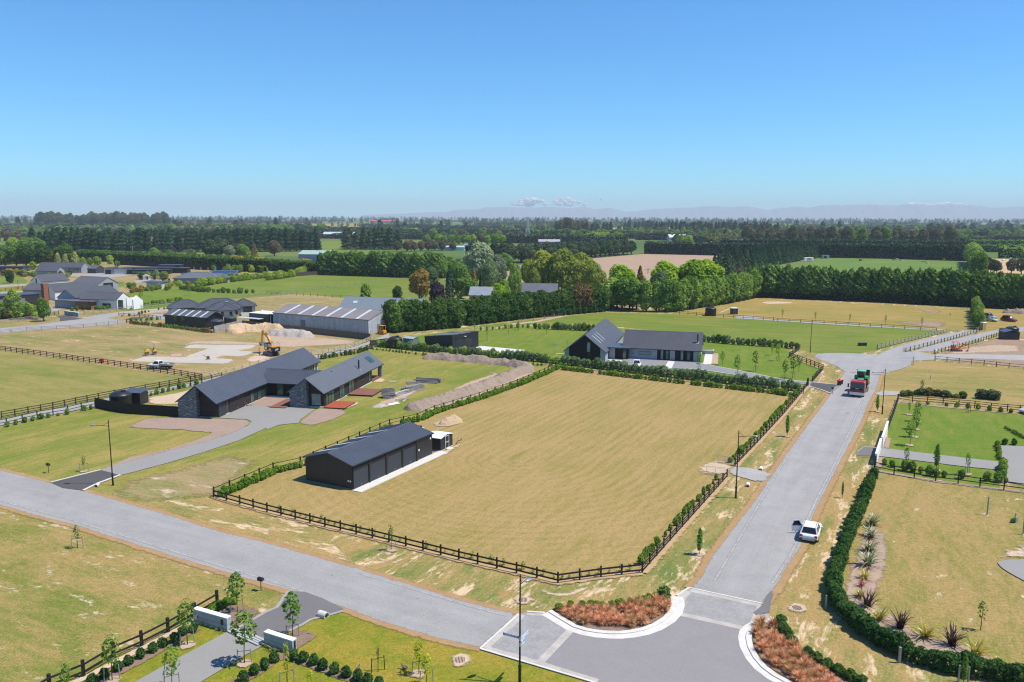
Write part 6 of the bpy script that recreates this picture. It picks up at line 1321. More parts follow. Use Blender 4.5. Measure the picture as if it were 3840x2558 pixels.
def crown(kind):
    """crown meshes at unit-real size; made once, three variants each"""
    if kind in CR:return CR[kind]
    out=[]
    for v in range(3):
        if kind=='broad':P,N=lobed(2300,lobes_for(4.2,10,1.6,16,1.9));s=.52;h=10
        elif kind=='garden':P,N=lobed(2600,lobes_for(4.0,8.4,.2,18,1.7));s=.46;h=8.4
        elif kind=='poplar':P,N=profiled(2300,12,2.2,lambda t:2.7*np.clip(np.minimum(1,.55+t*1.6),0,1)*(1-t)**.42,.32,(3,1.1),.5);s=.56;h=12
        elif kind=='row':P,N=lobed(2600,lobes_for(3.2,10.5,.5,18,1.6));s=.42;h=10.5
        elif kind=='pine':P,N=profiled(1900,20,1.5,lambda t:4.4*(1-t)**.55*(.8+.2*np.sin(t*34))+.12,.38,(4,1.3),.4);s=.95;h=20
        elif kind=='cone':P,N=profiled(1500,10,.3,lambda t:2.4*(1-t)**.85+.1,.2,(5,2.5),.5);s=.42;h=10
        elif kind=='gum':P,N=lobed(1800,lobes_for(6.5,22,6,15,2.9));s=.95;h=22
        elif kind=='mac':P,N=lobed(2000,lobes_for(4.6,12,2.0,16,2.0));s=.6;h=12
        elif kind=='willow':
            P,N=lobed(5200,lobes_for(7.4,14.5,2.0,24,2.9),.2);s=.50;h=14.5
        elif kind=='column':P,N=profiled(700,3,.55,lambda t:.42*np.sin(np.pi*np.clip(t*.9+.08,0,1))**.7,.25,(3,4),.2);s=.13;h=3
        elif kind=='sapling':P,N=lobed(210,lobes_for(.75,3.3,1.1,9,.42));s=.17;h=3.3
        elif kind=='wisp':P,N=lobed(110,lobes_for(.4,2.6,.8,7,.25));s=.12;h=2.6
        elif kind=='shrub':P,N=lobed(420,lobes_for(.55,1.0,.02,8,.28));s=.13;h=1.0
        elif kind=='bush':P,N=lobed(800,lobes_for(.95,2.1,.0,12,.45));s=.17;h=2.1
        elif kind=='sprig':P,N=profiled(46,.55,.03,lambda t:.16+0*t,.4,(3,5),.1);s=.09;h=.55
        V=cards(P,N,s,2.6 if kind=='willow' else 1.5,.5,.9 if kind=='willow' else .15)
        if kind in('poplar','row','garden'):
            k=26;R0={'poplar':1.7,'row':2.6,'garden':3.2}[kind];a=rng.uniform(0,2*pi,k);rr=R0*np.sqrt(rng.uniform(0,1,k));zz=h*(1.0-.22*(rr/R0)**2)*rng.uniform(.86,.98,k);ln=h*rng.uniform(.05,.12,k);m=11
            t=np.tile(np.linspace(0,1,m),k);C2=np.stack([np.repeat(rr*np.cos(a),m)+rng.normal(0,.10,k*m)*(1-t),np.repeat(rr*np.sin(a),m)+rng.normal(0,.10,k*m)*(1-t),np.repeat(zz,m)+t*np.repeat(ln,m)],1)
            V=np.concatenate([V,cards(C2,np.stack([np.cos(np.repeat(a,m)),np.sin(np.repeat(a,m)),.3+0*t],1),s*.6,1.8,.6)])
        out.append((V,h))
    CR[kind]=out;return out
CM={}
TRK={}
def crown_mesh(kind,lf,v):
    k=(kind,lf,v)
    if k not in CM:CM[k]=np_mesh('crown',crown(kind)[v][0],4,LV[lf])
    return CM[k]
def get_trunk(key,*a,**k):
    if key not in TRK:TRK[key]=trunk_mesh('trunk',*a,**k)
    return TRK[key]
TR={'broad':(4.5,.28,5,2.4),'garden':(3.5,.22,4,1.8),'poplar':(9,.22,3,.8),'row':(5,.2,4,1.5),'pine':(17,.3,2,.8),'cone':(8,.16,0,.5),'gum':(13,.42,6,3.5),'mac':(7,.35,5,2.5),'willow':(7,.5,6,4.0)}
def tree(kind,lf,p,h,label,group=None,cat='tree',w=1.0,name=None,v=None,bark=None):
    v=random.randrange(3)if v is None else v;H0=crown(kind)[v][1];s=h/H0
    o=bpy.data.objects.new(name or 'tree',None);COL.objects.link(o);o.location=(p[0],p[1],0);o.rotation_euler=(0,0,random.uniform(0,6.28));o.scale=(s*w,s*w,s);tag(o,label,cat,group)
    link('crown',crown_mesh(kind,lf,v),o)
    if kind in TR:
        t=TR[kind];link('trunk',get_trunk((kind,bark is None),t[0],t[1],bark or M_BARK,t[2],t[3]),o)
    return o
def shrub(kind,lf,p,h,label,group=None,cat='shrub',w=1.0,name='shrub',z=0.0):
    v=random.randrange(3);s=h/crown(kind)[v][1];o=link(name,crown_mesh(kind,lf,v),None,(p[0],p[1],z),(0,0,random.uniform(0,6.28)),(s*w,s*w,s));return tag(o,label,cat,group)
MASS={}
def mass_add(key,kind,lf,p,h,w=1.0):
    v=random.randrange(3);V,H0=crown(kind)[v];k=h/H0;a=random.uniform(0,6.28);c,s_=cos(a),sin(a);W_=V*np.array((k*w,k*w,k));MASS.setdefault((key,lf),[]).append(np.stack([W_[:,0]*c-W_[:,1]*s_+p[0],W_[:,0]*s_+W_[:,1]*c+p[1],W_[:,2]],1))
def mass_build():
    for(key,lf),L_ in MASS.items():o=link(key,np_mesh(key,np.concatenate(L_),4,LV[lf]));o['kind']='stuff'
    MASS.clear()
def along(line_,sp,jit=0.0,off=0.0,world=False):
    P=[Vector((q[0],q[1],0))if world else g(*q)for q in line_];out=[];acc=sp*.5
    for a,b in zip(P[:-1],P[1:]):
        d=b-a;L_=d.length
        if L_<1e-6:continue
        t=d/L_;nn=Vector((-t.y,t.x,0))
        while acc<L_:
            q=a+t*(acc+random.uniform(-jit,jit))+nn*(off+random.uniform(-jit,jit)*.5);out.append(q);acc+=sp
        acc-=L_
    return out
def shrub_row(line_,sp,kind,lf,h,label,group,off=0.0,jit=.15,w=1.0,skip=0.0,hv=.25,lfs=None,hedge_=None,mass=None,name='shrub'):
    root=None
    if hedge_:P0=g(*line_[0]);root=empty('hedge',P0,0,hedge_,'hedge')
    for q in along(line_,sp,jit,off):
        if random.random()<skip:continue
        if mass:mass_add(mass,kind,random.choice(lfs)if lfs else lf,q,h*random.uniform(1-hv,1+hv),w*random.uniform(.9,1.1));continue
        if root is not None:
            v=random.randrange(3);k=h*random.uniform(1-hv,1+hv)/crown(kind)[v][1];ww=k*w*random.uniform(.9,1.1);link('bush',crown_mesh(kind,random.choice(lfs)if lfs else lf,v),root,(q.x-P0.x,q.y-P0.y,0),(0,0,random.uniform(0,6.28)),(ww,ww,k));continue
        shrub(kind,random.choice(lfs)if lfs else lf,q,h*random.uniform(1-hv,1+hv),label,group,w=w*random.uniform(.9,1.1),name=name)
def hedge(line_,h,w,lf,label,dens=5.0,size=.45,world=False,name='clipped_hedge',wob=.12,group=None,core=True,base=0.0):
    P=[Vector((q[0],q[1],0))if world else g(*q)for q in line_];o=empty(name,P[0],0,label,'hedge',group);Vs=[];cm=MB()
    for a,b in zip(P[:-1],P[1:]):
        d=b-a;L_=d.length;t=np.array(d/L_);nn=np.array((-t[1],t[0],0));n=int(L_*(2*(h-base)+w)*dens)
        u=rng.uniform(0,L_,n);k=rng.uniform(0,2*(h-base)+w,n);hh=h-base
        z=np.where(k<hh,k,np.where(k<hh+w,hh,2*hh+w-k));x=np.where(k<hh,-w/2,np.where(k<hh+w,k-hh-w/2,w/2))
        bul=1+wob*np.sin(u*1.3/max(1,h*.25))+wob*.8*np.sin(u*.47+1);C=np.array(a-P[0])[None]+t[None]*u[:,None]+nn[None]*(x*(.85+.15*rng.uniform(0,1,n))*bul)[:,None]
        C[:,2]=base+z*(1+wob*.7*np.sin(u*.9/max(1,h*.2))+wob*.5*np.sin(u*2.3))*rng.uniform(.96,1.02,n)
        N=nn[None]*np.where(k<hh,-1.,np.where(k<hh+w,0.,1.))[:,None]+np.array((0,0,1))[None]*np.where((k>=hh)&(k<hh+w),1.,.35)[:,None]
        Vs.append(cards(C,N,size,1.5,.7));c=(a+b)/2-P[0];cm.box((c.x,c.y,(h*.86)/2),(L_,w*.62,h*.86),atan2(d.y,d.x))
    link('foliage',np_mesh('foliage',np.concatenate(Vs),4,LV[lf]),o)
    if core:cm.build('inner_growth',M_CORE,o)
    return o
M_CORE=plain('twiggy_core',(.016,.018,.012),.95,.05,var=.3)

# ---- shelterbelts and tree rows, near to far
def belt(line_,sp,kind,lfs,h,label,group,jit=.5,w=1.0,hv=.12,rows=1,gap=4.0,mass=None,world=False,name=None,cat='tree'):
    for r in range(rows):
        for q in along(line_,sp,jit,r*gap,world):
            if mass:mass_add(mass,kind,random.choice(lfs),q,h*random.uniform(1-hv,1+hv),w*random.uniform(.9,1.12));continue
            tree(kind,random.choice(lfs),q,h*random.uniform(1-hv,1+hv),label,group,w=w*random.uniform(.9,1.12),name=name,cat=cat)
belt([(1462,1246),(1590,1238),(1722,1226)],3.1,'garden',['hedge','hedge','mid'],8.0,'broad dark green tree in the great hedge behind the black mono-pitch shed','great hedge, first run',jit=.4,rows=2,gap=2.5,w=.9)
belt([(1752,1219),(2000,1190),(2120,1178)],3.3,'garden',['hedge','dark','hedge'],7.8,'broad dark tree in the great hedge between the lawn and the brick house','great hedge, second run',jit=.4,rows=2,gap=2.5,w=.9)
belt([(2120,1178),(2262,1166)],3.3,'garden',['hedge','brown','mac'],8.6,'browning dark cypress at the far end of the great hedge','great hedge, browning end',jit=.4,rows=2,gap=2.5,w=.9)
for q in along([(1462,1250),(1722,1229)],2.2,.4):mass_add('shade_bushes','bush','dark',q,2.4,1.3)  # dark bushes added for the shade at the foot of the great hedge
for q in along([(1752,1222),(2000,1193),(2262,1169)],2.4,.4):mass_add('shade_bushes','bush','dark',q,2.4,1.3)
mass_build()
belt([(2270,1160),(2330,1164),(2400,1168)],4.0,'broad',['mid','row'],10.5,'open green tree with bare trunks at the start of the light green row','loose trees before the light green row',rows=2,gap=6)
belt([(2405,1168),(2516,1170),(2680,1146),(2835,1117)],3.3,'row',['row','row','mid'],10.2,'light green upright tree in the row bounding the dry back field','light green row by the back field',jit=.4,w=1.0)
belt([(2800,1110),(2840,1114),(3300,1133),(3615,1149),(3840,1161),(4000,1170)],2.6,'poplar',['poplar','poplar','mid'],12.2,'tall green poplar in the long shelterbelt across the back field','long poplar shelterbelt',jit=.7,rows=2,gap=2.6,hv=.10,name='poplar_tree',w=1.12)
hedge([(2805,1112),(3300,1134),(3840,1162),(4100,1176)],4.0,3.0,'dark','dark hedge added for the shade beneath the long poplar shelterbelt',4,.5)  # dark foliage added where the trunk zone of the belt lies in shade
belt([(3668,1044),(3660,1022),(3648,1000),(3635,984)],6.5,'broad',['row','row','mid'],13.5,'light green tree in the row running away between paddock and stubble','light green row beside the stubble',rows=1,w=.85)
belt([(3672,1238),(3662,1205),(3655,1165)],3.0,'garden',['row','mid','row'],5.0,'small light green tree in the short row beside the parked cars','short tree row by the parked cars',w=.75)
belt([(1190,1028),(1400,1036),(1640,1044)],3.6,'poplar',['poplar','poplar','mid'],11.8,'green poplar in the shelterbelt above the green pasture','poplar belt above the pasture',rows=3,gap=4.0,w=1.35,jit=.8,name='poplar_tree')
hedge([(1200,1031),(1420,1038),(1640,1046)],3.6,4.0,'dark','dark hedge added for the shade beneath the pasture poplar belt',3,.6)  # low dark foliage added for the deep shade at the poplar bases
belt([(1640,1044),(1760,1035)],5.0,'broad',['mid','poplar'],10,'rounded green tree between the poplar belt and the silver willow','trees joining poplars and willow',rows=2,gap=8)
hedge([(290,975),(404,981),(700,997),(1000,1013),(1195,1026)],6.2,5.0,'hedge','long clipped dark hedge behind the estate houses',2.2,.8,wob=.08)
hedge([(292,970),(404,976),(700,991),(1000,1006)],6.8,2.0,'mid','lighter green top growth along the long clipped hedge',2.5,.7,wob=.1,core=False,base=5.4)
for x0,x1,y in((868,918,1005),(962,1002,1012),(1130,1165,1020)):
    hedge([(x0,y-4),(x1,y-2)],6.9,3.0,'yel','patch of yellow blossom on the clipped hedge, %s'%{868:'left of the three',962:'middle of the three',1130:'right of the three'}[x0],3,.7,core=False,base=5.9,name='blossom_patch')
belt([(120,947),(400,950),(700,946),(1000,944),(1205,942)],6.2,'pine',['pine'],19.0,'dark pine in the dense plantation belt behind the clipped hedge','pine plantation belt',jit=1.8,rows=3,gap=7,hv=.13,name='pine_tree',w=1.15)
belt([(1285,936),(1500,936)],8.0,'pine',['pine','mac'],19.5,'dark pine in the square clump right of the plantation belt','square pine clump',jit=1.5,rows=3,gap=12,hv=.12,name='pine_tree',w=1.2)
belt([(1760,980),(1900,990),(2050,982),(2138,974),(2260,964),(2370,954)],8.5,'mac',['mac','mac','pine'],12.5,'dark cypress in the row along the ploughed field','cypress row by the ploughed field',jit=1.2,rows=2,gap=9,hv=.12,w=1.15)
belt([(2665,1060),(2700,1045),(2730,1040),(2760,1030),(2800,1022)],6.5,'cone',['pine','mac'],11.0,'dark conifer in the loose clump behind the light green row','conifer clump behind the row',rows=1,w=1.5,hv=.2,name='conifer')
belt([(2810,1012),(2900,994),(3000,976),(3062,966)],4.5,'cone',['pine'],12.0,'dark conifer in the plantation row beside the far green paddock','conifer row by the far paddock',rows=4,gap=6,w=1.25,jit=1.0,name='conifer')
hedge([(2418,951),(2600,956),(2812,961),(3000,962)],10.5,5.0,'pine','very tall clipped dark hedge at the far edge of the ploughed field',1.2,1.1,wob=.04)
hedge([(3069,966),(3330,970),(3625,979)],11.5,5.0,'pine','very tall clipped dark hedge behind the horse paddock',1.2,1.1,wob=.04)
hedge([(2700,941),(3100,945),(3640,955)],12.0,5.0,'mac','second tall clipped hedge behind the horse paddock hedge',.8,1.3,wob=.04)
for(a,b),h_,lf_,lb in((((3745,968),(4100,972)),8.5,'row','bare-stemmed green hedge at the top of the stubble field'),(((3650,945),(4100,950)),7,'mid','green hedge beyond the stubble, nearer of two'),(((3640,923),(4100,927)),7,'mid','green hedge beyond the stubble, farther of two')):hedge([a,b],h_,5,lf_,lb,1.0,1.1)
for i,(q,w_)in enumerate((((3705,1022),9),((3728,1023),8),((3738,1024),7),((3792,1026),9),((3830,1027),9))):tree('broad','gum',g(*q),w_,['dark round tree in the straw field, left of the pair of bare poles','dark tree crowding the left one at the stubble edge','thin dark tree right of the crowded pair','dark tree right of the bare poles at the stubble edge','dark tree at the picture edge beside the stubble'][i])
for i,q in enumerate(((3678,990),(3731,981),(3762,979),(3790,974))):tag(MB().tube([(-.7,0,.7),(.7,0,.7)],.75,16).build('hay_bale',M_WHITE,None,g(*q)),['white wrapped hay bale against the light green row','white wrapped hay bale in the middle of the stubble','white wrapped hay bale right of the middle one','white wrapped hay bale at the top of the stubble'][i],'hay bale','bales on the stubble')
# ---- garden trees in the middle
def T1(kind,lf,q,h,label,w=1.0,**k):return tree(kind,lf,g(*q),h,label,w=w,**k)
T1('broad','amber',(1572,1130),12.2,'amber leaved tree left of the purple tree',.95);T1('garden','purple',(1640,1140),8.2,'dark purple round tree beside the amber tree',.9)
T1('broad','grey',(1620,1100),11,'grey green tree behind the purple tree',.8);T1('cone','pine',(1686,1122),13.0,'narrow dark conifer behind the great hedge',.75,name='conifer');T1('row','row',(1728,1120),13.5,'pale green birch right of the narrow dark conifer',1.1,bark=M_BARKP);T1('cone','amber',(1778,1110),11,'bronze conifer left of the drooping birch',.8,name='conifer');T1('broad','mid',(1770,1128),8,'small green tree below the bronze conifer')
T1('willow','silver',(1800,1072),19.0,'great silver willow beyond the roofs',.95);T1('willow','silver',(1868,1085),14.5,'lower silver willow right of the great one',.7);T1('willow','grey',(1835,1110),14.5,'drooping grey green birch before the silver willow',.55,bark=M_BARKP);T1('broad','silver',(1735,1060),11.0,'silvery tree left of the great silver willow',.8)
T1('broad','poplar',(1898,1035),12.5,'round dark green tree behind the silver willow',1.0);T1('willow','row',(1930,1128),13.0,'light green weeping tree left of the brick house',.5);T1('broad','lime',(1885,1152),10.0,'bright lime tree just above the great hedge',.75);T1('broad','bright',(1870,1156),8.8,'smaller vivid lime tree above the great hedge',.8);T1('willow','gold',(1975,1080),12,'olive willow beside the brick house',.6);T1('broad','grey',(1935,1060),9,'grey green tree behind the brick house roof')
for i,(q,h,w)in enumerate((((2035,1092),16.5,.95),((2110,1098),17.5,1.0),((2180,1095),16.0,1.0),((2230,1110),12.5,.8),((2000,1110),11,.6))):T1('willow','gold',q,h,'golden willow, '+['left crown of the great golden clump','tallest crown of the great golden clump','right crown of the great golden clump','low drooping end of the great golden clump','small left skirt of the great golden clump'][i],w,group='great golden willows')
T1('broad','bright',(2330,1135),14.0,'bright green round tree right of the golden willows',1.15);T1('broad','bright',(2360,1140),11.5,'lower bright green tree beside the round one',.9);T1('garden','bright',(2300,1150),8.5,'bright green tree at the foot of the golden willows');T1('cone','amber',(2398,1120),13.0,'golden brown conifer above the light green row',.9,name='conifer');T1('willow','pale',(2412,1150),10.5,'pale cream weeping tree in front of the golden conifer',.3);T1('broad','bright',(2495,1110),14,'bright green tree behind the middle of the light green row',1.1);T1('broad','grey',(2470,1120),11,'grey green tree below the middle bright one',1.0)
for i,(q,h)in enumerate((((2590,1110),14.5),((2640,1105),14.5),((2672,1100),12))):T1('broad','bright',q,h,'vivid green tree behind the light green row, '+['left of three','middle of three','right of three'][i],1.15)
T1('cone','pale',(2668,1085),11,'pale yellow conifer behind the vivid green trees',.9,name='conifer');T1('cone','mac',(2700,1095),13,'dark pyramid conifer right of the vivid green trees',1.35,name='conifer');T1('broad','gumr',(2765,1060),7,'russet bush tree among the conifers')
T1('poplar','row',(1372,1167),9.5,'single feathery green tree beside the warehouse',1.15);T1('garden','lime',(1368,1180),5.0,'low yellow green tree at the foot of the feathery one',.6);T1('garden','dark',(1490,1125),5.5,'small dark bush tree left of the amber tree',.8)
# ---- trees at the left and behind the estate
LT=[((20,1000),13,'mid','broad'),((62,1000),14,'mid','broad'),((100,1002),14,'hedge','broad'),((132,1000),11,'lime','broad'),((165,1000),14,'hedge','broad'),((240,998),14,'hedge','broad'),((205,996),9,'amber','broad'),((100,965),15,'mid','broad'),((140,962),15,'mid','broad'),((50,950),13,'lime','broad'),((-20,1000),13,'hedge','broad')]
for i,(q,h,lf,k)in enumerate(LT):T1(k,lf,q,h,['bright','mid','dark','yellowish','dark round','dark conical','amber','tall','leafy','lime','shaded'][i]+' broad tree above the added shade screen at the left, '+['by the picture edge','second from the edge','third from the edge','between two dark ones','behind the dark gabled house','beside the pale saplings','next to the pale saplings','second rank','second rank, further right','second rank, at the edge','cut by the edge'][i],1.15)
for i,(q,h)in enumerate((((30,925),13),((70,915),12),((-10,935),13),((120,905),12),((15,905),12))):T1('gum','gumr',q,h*1.2,'russet gum tree left of the pine belt, '+['front','right','at the edge','nearest the pines','behind'][i],1.0)
for i,(q,h)in enumerate((((219,1000),8.5),((247,1001),8),((283,1002),9.5))):T1('poplar','pale',q,h,'pale yellow young poplar behind the dark gabled house, '+['left of three','middle of three','right of three'][i],1.1)
for i,(q,h,lf)in enumerate((((198,986),5,'yel'),((312,998),5.5,'lime'),((338,995),5,'row'),((365,996),6,'lime'),((412,990),6,'lime'),((440,1000),4,'mid'),((125,1012),5,'lime'))):T1('garden',lf,q,h,['golden shrub tree beside the pale poplars','lime tree right of the dark gabled house','light green tree left of the small gabled shed','wide lime tree above the small gabled shed','lime tree behind the rugby posts','green tree right of the rugby posts','lime tree left of the dark gabled house'][i])
for i,(q,h,lf)in enumerate((((1030,960),12,'gumr'),((790,970),14,'mac'),((830,968),15,'mac'),((890,965),11,'gum'),((912,972),11,'lime'),((860,970),10,'silver'),((640,972),7,'mid'),((580,968),8,'row'),((720,975),8,'grey'),((650,960),7,'purple'))):T1('broad',lf,q,h,['russet round tree before the right end of the pine belt','wide dark tree before the pine belt','tallest dark round tree before the pine belt','brown tree beside the tall dark round one','narrow lime tree before the pine belt','silvery conifer like tree before the pines','green bushy tree below the pines','light green bushy tree below the pines, left','grey green tree left of the wide dark tree','purple tree below the pines'][i],1.2)
T1('cone','amber',(955,965),11,'golden orange conifer before the pine belt',1.3,name='conifer')
def scatter(pts,kind,lfs,h,label,group,w=1.0,cat='shrub',spread=1.0):
    for q in pts:P=g(*q);mass_add('garden_shrubs',kind,random.choice(lfs),(P.x+random.uniform(-spread,spread),P.y+random.uniform(-spread,spread)),h*random.uniform(.75,1.3),w*random.uniform(.9,1.3))
shrub_row([(735,1078),(830,1062),(930,1050),(1000,1042)],3.0,'bush','lime',3.6,'lime green shrub in the row between the solar house and the pasture','lime shrubs by the pasture',hedge_='row of lime green bushes between the solar house and pasture',w=1.2)
shrub_row([(1000,1052),(1090,1040),(1155,1022)],3.2,'bush','lime',3.6,'lime green shrub beside the dark slatted fence','lime shrubs by the slatted fence',name='bush',w=1.2)
shrub_row([(675,1085),(760,1095),(870,1100),(960,1100)],2.6,'bush','mid',2.2,'low green shrub in the hedge across the pasture corner','pasture corner hedge',hedge_='low loose hedge across the corner of the green pasture',w=1.4)
shrub_row(A1((860,905),(1100,880),(1300,858),(1500,838))+[(690,1132)],1.6,'bush','box',1.7,'bright green shrub in the hedge beside the white gabled house','hedge by the white gabled house',hedge_='bright green hedge beside the white gabled house and pale fence',w=1.15,lfs=['box','box','lime'])
shrub_row(A1((610,915),(700,905),(860,900)),2.0,'bush','mid',1.8,'green garden shrub in front of the brick annex','shrubs before the brick annex',mass='garden_shrubs',lfs=['mid','box','dark'])
scatter([(x,y)for x in range(-20,135,9)for y in(1170,1184,1196)],'bush',['mid','brown','row','dark','lime'],2.6,'mixed green and bronze shrub in the garden by the pale three-rail fence','mixed shrubs by the estate gate',1.3)
T1('broad','mid',(165,1205),7.0,'leafy young tree in front of the stone gate wall house',.75);T1('broad','row',(55,1190),8.5,'light green tree in the mixed garden at the picture edge',.8);T1('garden','dark',(38,1062),6.0,'dark round tree beside the estate lane',.8)
scatter([(470+i*14,1078+(i%3)*5)for i in range(14)],'bush',['gold','grey','mid'],2.2,'olive grass-like shrub between the white gables and the white shed','olive shrubs by the white shed',1.3,spread=2)
scatter([(490+i*9,1098-i*1.0)for i in range(11)],'bush',['gold','amber'],1.6,'tan tussock shrub in the bed before the white shed','tan tussocks before the white shed',1.3)
scatter([(515+i*10,1045+(i%2)*4)for i in range(13)],'bush',['grey','gold','dark'],3.4,'tall reedy shrub before the flat roofed modern house','reedy shrubs before the modern house',.9,spread=2)
scatter([(0+i*13,1030+(i%3)*4)for i in range(22)],'bush',['mid','brown','row','gumr'],2.6,'low mixed shrub in the beds before the dark gabled houses','mixed shrubs before the gabled houses',1.5,spread=3)
scatter([(20+i*10,1022+(i%2)*3)for i in range(6)],'bush',['yel'],2.2,'yellow flowering shrub before the dark flat garage','yellow shrubs before the garage',1.5)
scatter([(820+i*12,1018+(i%2)*4)for i in range(16)],'bush',['lime','row','mid'],3.4,'light green shrub below the clipped hedge, right of the solar shed','shrubs below the clipped hedge',1.2,spread=3)
scatter([(620+i*11,1066+(i%3)*4)for i in range(9)],'bush',['lime','gold','amber'],2.2,'golden green shrub before the solar roofed house','shrubs before the solar house',1.4,spread=1.5)
for i,q in enumerate(A1((1345,780),(1675,775),(1250,830))):T1('sapling','young',q,4.6,['slim young lawn tree before the white shed','slim young lawn tree by the pasture corner','slim young lawn tree beside the gable hedge'][i],cat='young tree',name='young_tree')
for i,q in enumerate(A1((1560,1040),(1625,1045))):T1('wisp','young',q,3.4,['young tree before the skylit black shed, left','young tree before the skylit black shed, right'][i],cat='young tree',name='young_tree',w=1.6)
mass_build()

# ---- rows along the fences near the camera
R_=lambda pts:pts
shrub_row([(802,1866),(1025,1770),(1127,1747)],.75,'shrub','box',.95,'bright green shrub along the black fence left of the long shed','shrubs along the shed fence',off=-.7,skip=.06)
shrub_row([(1490,1590),(1565,1576),(1629,1546),(1797,1495),(1940,1444),(2042,1402),(2092,1377)],.72,'shrub','box',.92,'bright green shrub between the soil heap fence and the dry paddock','shrubs between heap and paddock',off=-.75,skip=.04)
shrub_row([(1127,1747),(1461,1600)],.9,'shrub','box',.8,'bright green shrub on the fence line behind the long shed','shrubs behind the long shed',off=-.6,skip=.15)
shrub_row([(2108,1386),(2500,1432),(2900,1476),(2985,1488)],.85,'shrub','box',.95,'bright green low shrub along the far end of the dry paddock','low shrubs at the paddock end',off=-.2,skip=.05,w=1.1)
shrub_row([(2100,1366),(2300,1392),(2500,1416),(2900,1460),(2990,1468)],1.25,'bush','grey',2.05,'grey green bushy shrub in the tall hedge before the block house','tall hedge before the block house',hedge_='tall grey green hedge between the dry paddock and the block house',off=.5,w=1.05,hv=.2)
shrub_row([(1405,1300),(1560,1315),(1629,1322),(1794,1336),(2000,1356),(2090,1366)],1.25,'bush','grey',1.85,'grey green bushy shrub in the hedge behind the soil heaps','hedge behind the soil heaps',hedge_='grey green hedge behind the long soil heap and black fence',off=.6,w=1.1,lfs=['grey','row'],hv=.2)
shrub_row([(1400,1310),(1629,1336),(1794,1349),(2000,1368),(2080,1374)],1.0,'shrub','box',.6,'small green shrub at the foot of the hedge fence by the heaps','small shrubs by the heap fence',mass='low_shrubs',off=-.5,skip=.1)
shrub_row([(1998,1233),(2100,1237),(2235,1242)],1.3,'bush','grey',1.9,'dark green bush in the clipped hedge left of the steep gable','hedge left of the steep gable',hedge_='dark green hedge on the lawn left of the steep gable',w=1.05,lfs=['grey','hedge','mid'])
shrub_row([(2631,1280),(2760,1293),(2894,1301),(2989,1309)],1.3,'bush','mid',1.9,'green bush in the hedge between block house lawn and pasture','hedge right of the block house',hedge_='green hedge between the block house lawn and lush pasture',w=1.05,lfs=['grey','hedge','mid'])
shrub_row([(1790,1240),(1960,1228),(1998,1233)],2.0,'bush','grey',1.2,'small conifer shrub in the brown bed below the great hedge','small shrubs below the great hedge',mass='low_shrubs',lfs=['grey','row','gumr','grey'],skip=.1)
shrub_row([(1010,1921),(1219,1974),(1459,2032),(1721,2098),(1937,2148),(2090,2186)],1.05,'sprig','young',.55,'tiny young shrub inside the corner fence of the dry paddock','tiny plants inside the main road fence',name='seedling',off=.8,skip=.15,hv=.4)
shrub_row([(2095,2186),(2253,2164),(2400,2148)],.95,'sprig','young',.45,'tiny young shrub inside the angled corner fence','tiny plants inside the angled fence',name='seedling',off=.7,skip=.1,hv=.4)
shrub_row([(2412,2144),(2513,2027),(2621,1906),(2718,1795)],.85,'shrub','young',.75,'young green shrub inside the side road fence south of the gateway','young shrubs south of the gateway',off=.75,skip=.35,hv=.4,w=.75)
shrub_row([(2758,1742),(2840,1658),(2942,1547),(3015,1462)],.8,'shrub','box',.75,'young green shrub inside the side road fence north of the gateway','young shrubs north of the gateway',off=.8,skip=.12,hv=.35,w=.85)
shrub_row(A2((0,945),(60,935),(200,901),(330,871),(470,845),(600,825),(720,796),(840,773)),1.35,'shrub','box',.75,'small bright shrub along the lane fence before the black house','small shrubs along the lane',off=-.7,skip=.1,hv=.35)
shrub_row(A2((1285,672),(1390,647),(1590,597),(1780,560)),1.3,'shrub','box',.8,'small bright shrub beside the lane behind the black house yard','small shrubs by the house yard',off=-.6,hv=.35)
shrub_row(B2t((455,347),(585,324),(775,297),(910,252)),1.15,'shrub','hedge',.9,'small dark shrub beside the lane behind the black house lawn','small shrubs behind the lawn',off=-.6,hv=.35,skip=.1)
shrub_row(A1((1130,1022),(1300,1040),(1560,1068),(1750,1094),(1880,1108)),1.4,'shrub','mid',1.1,'small green shrub among the short dark posts by the skylit shed','shrubs among the short posts',mass='low_shrubs',off=.3,lfs=['mid','box','brown'])
shrub_row(A1((1130,1000),(1280,995),(1420,985)),1.5,'shrub','box',1.1,'small green shrub beside the estate asphalt strip','shrubs by the asphalt strip',mass='low_shrubs',lfs=['mid','box'])
shrub_row(A1((1050,962),(1185,950),(1400,900),(1620,878)),2.2,'shrub','mid',.8,'small shrub in the stony strip below the white house fence','small shrubs in the stony strip',mass='low_shrubs',lfs=['mid','grey'],skip=.2)
shrub_row(S4((860,285),(1100,305),(1390,335),(1630,358),(1900,390),(2250,425)),1.55,'shrub','box',.8,'rounded low shrub along the top fence of the striped lawn','low shrubs atop the striped lawn',off=-.8,skip=.2,lfs=['box','brown','young'])
shrub_row(S4((250,1180),(500,1255),(760,1310),(1050,1370),(1400,1395),(1800,1430),(2200,1470)),.95,'bush','box',1.2,'leafy green shrub behind the lower lawn fence','shrubs behind the lower lawn fence',hedge_='loose leafy hedge behind the lower lawn fence',off=.1,skip=.12,hv=.4,lfs=['box','mid','young'])
shrub_row(S4((1950,900),(1990,1010),(1985,1130)),.7,'shrub','box',.8,'clipped low shrub edging the grey parking court','shrubs edging the parking court',hedge_='clipped low hedge edging the grey parking court',lfs=['box','young'])
shrub_row(S4((2030,1210),(2040,1290),(2045,1400)),.7,'bush','young',1.2,'yellow green clipped shrub below the grey parking court','shrubs below the parking court',hedge_='yellow green clipped hedge below the grey parking court')
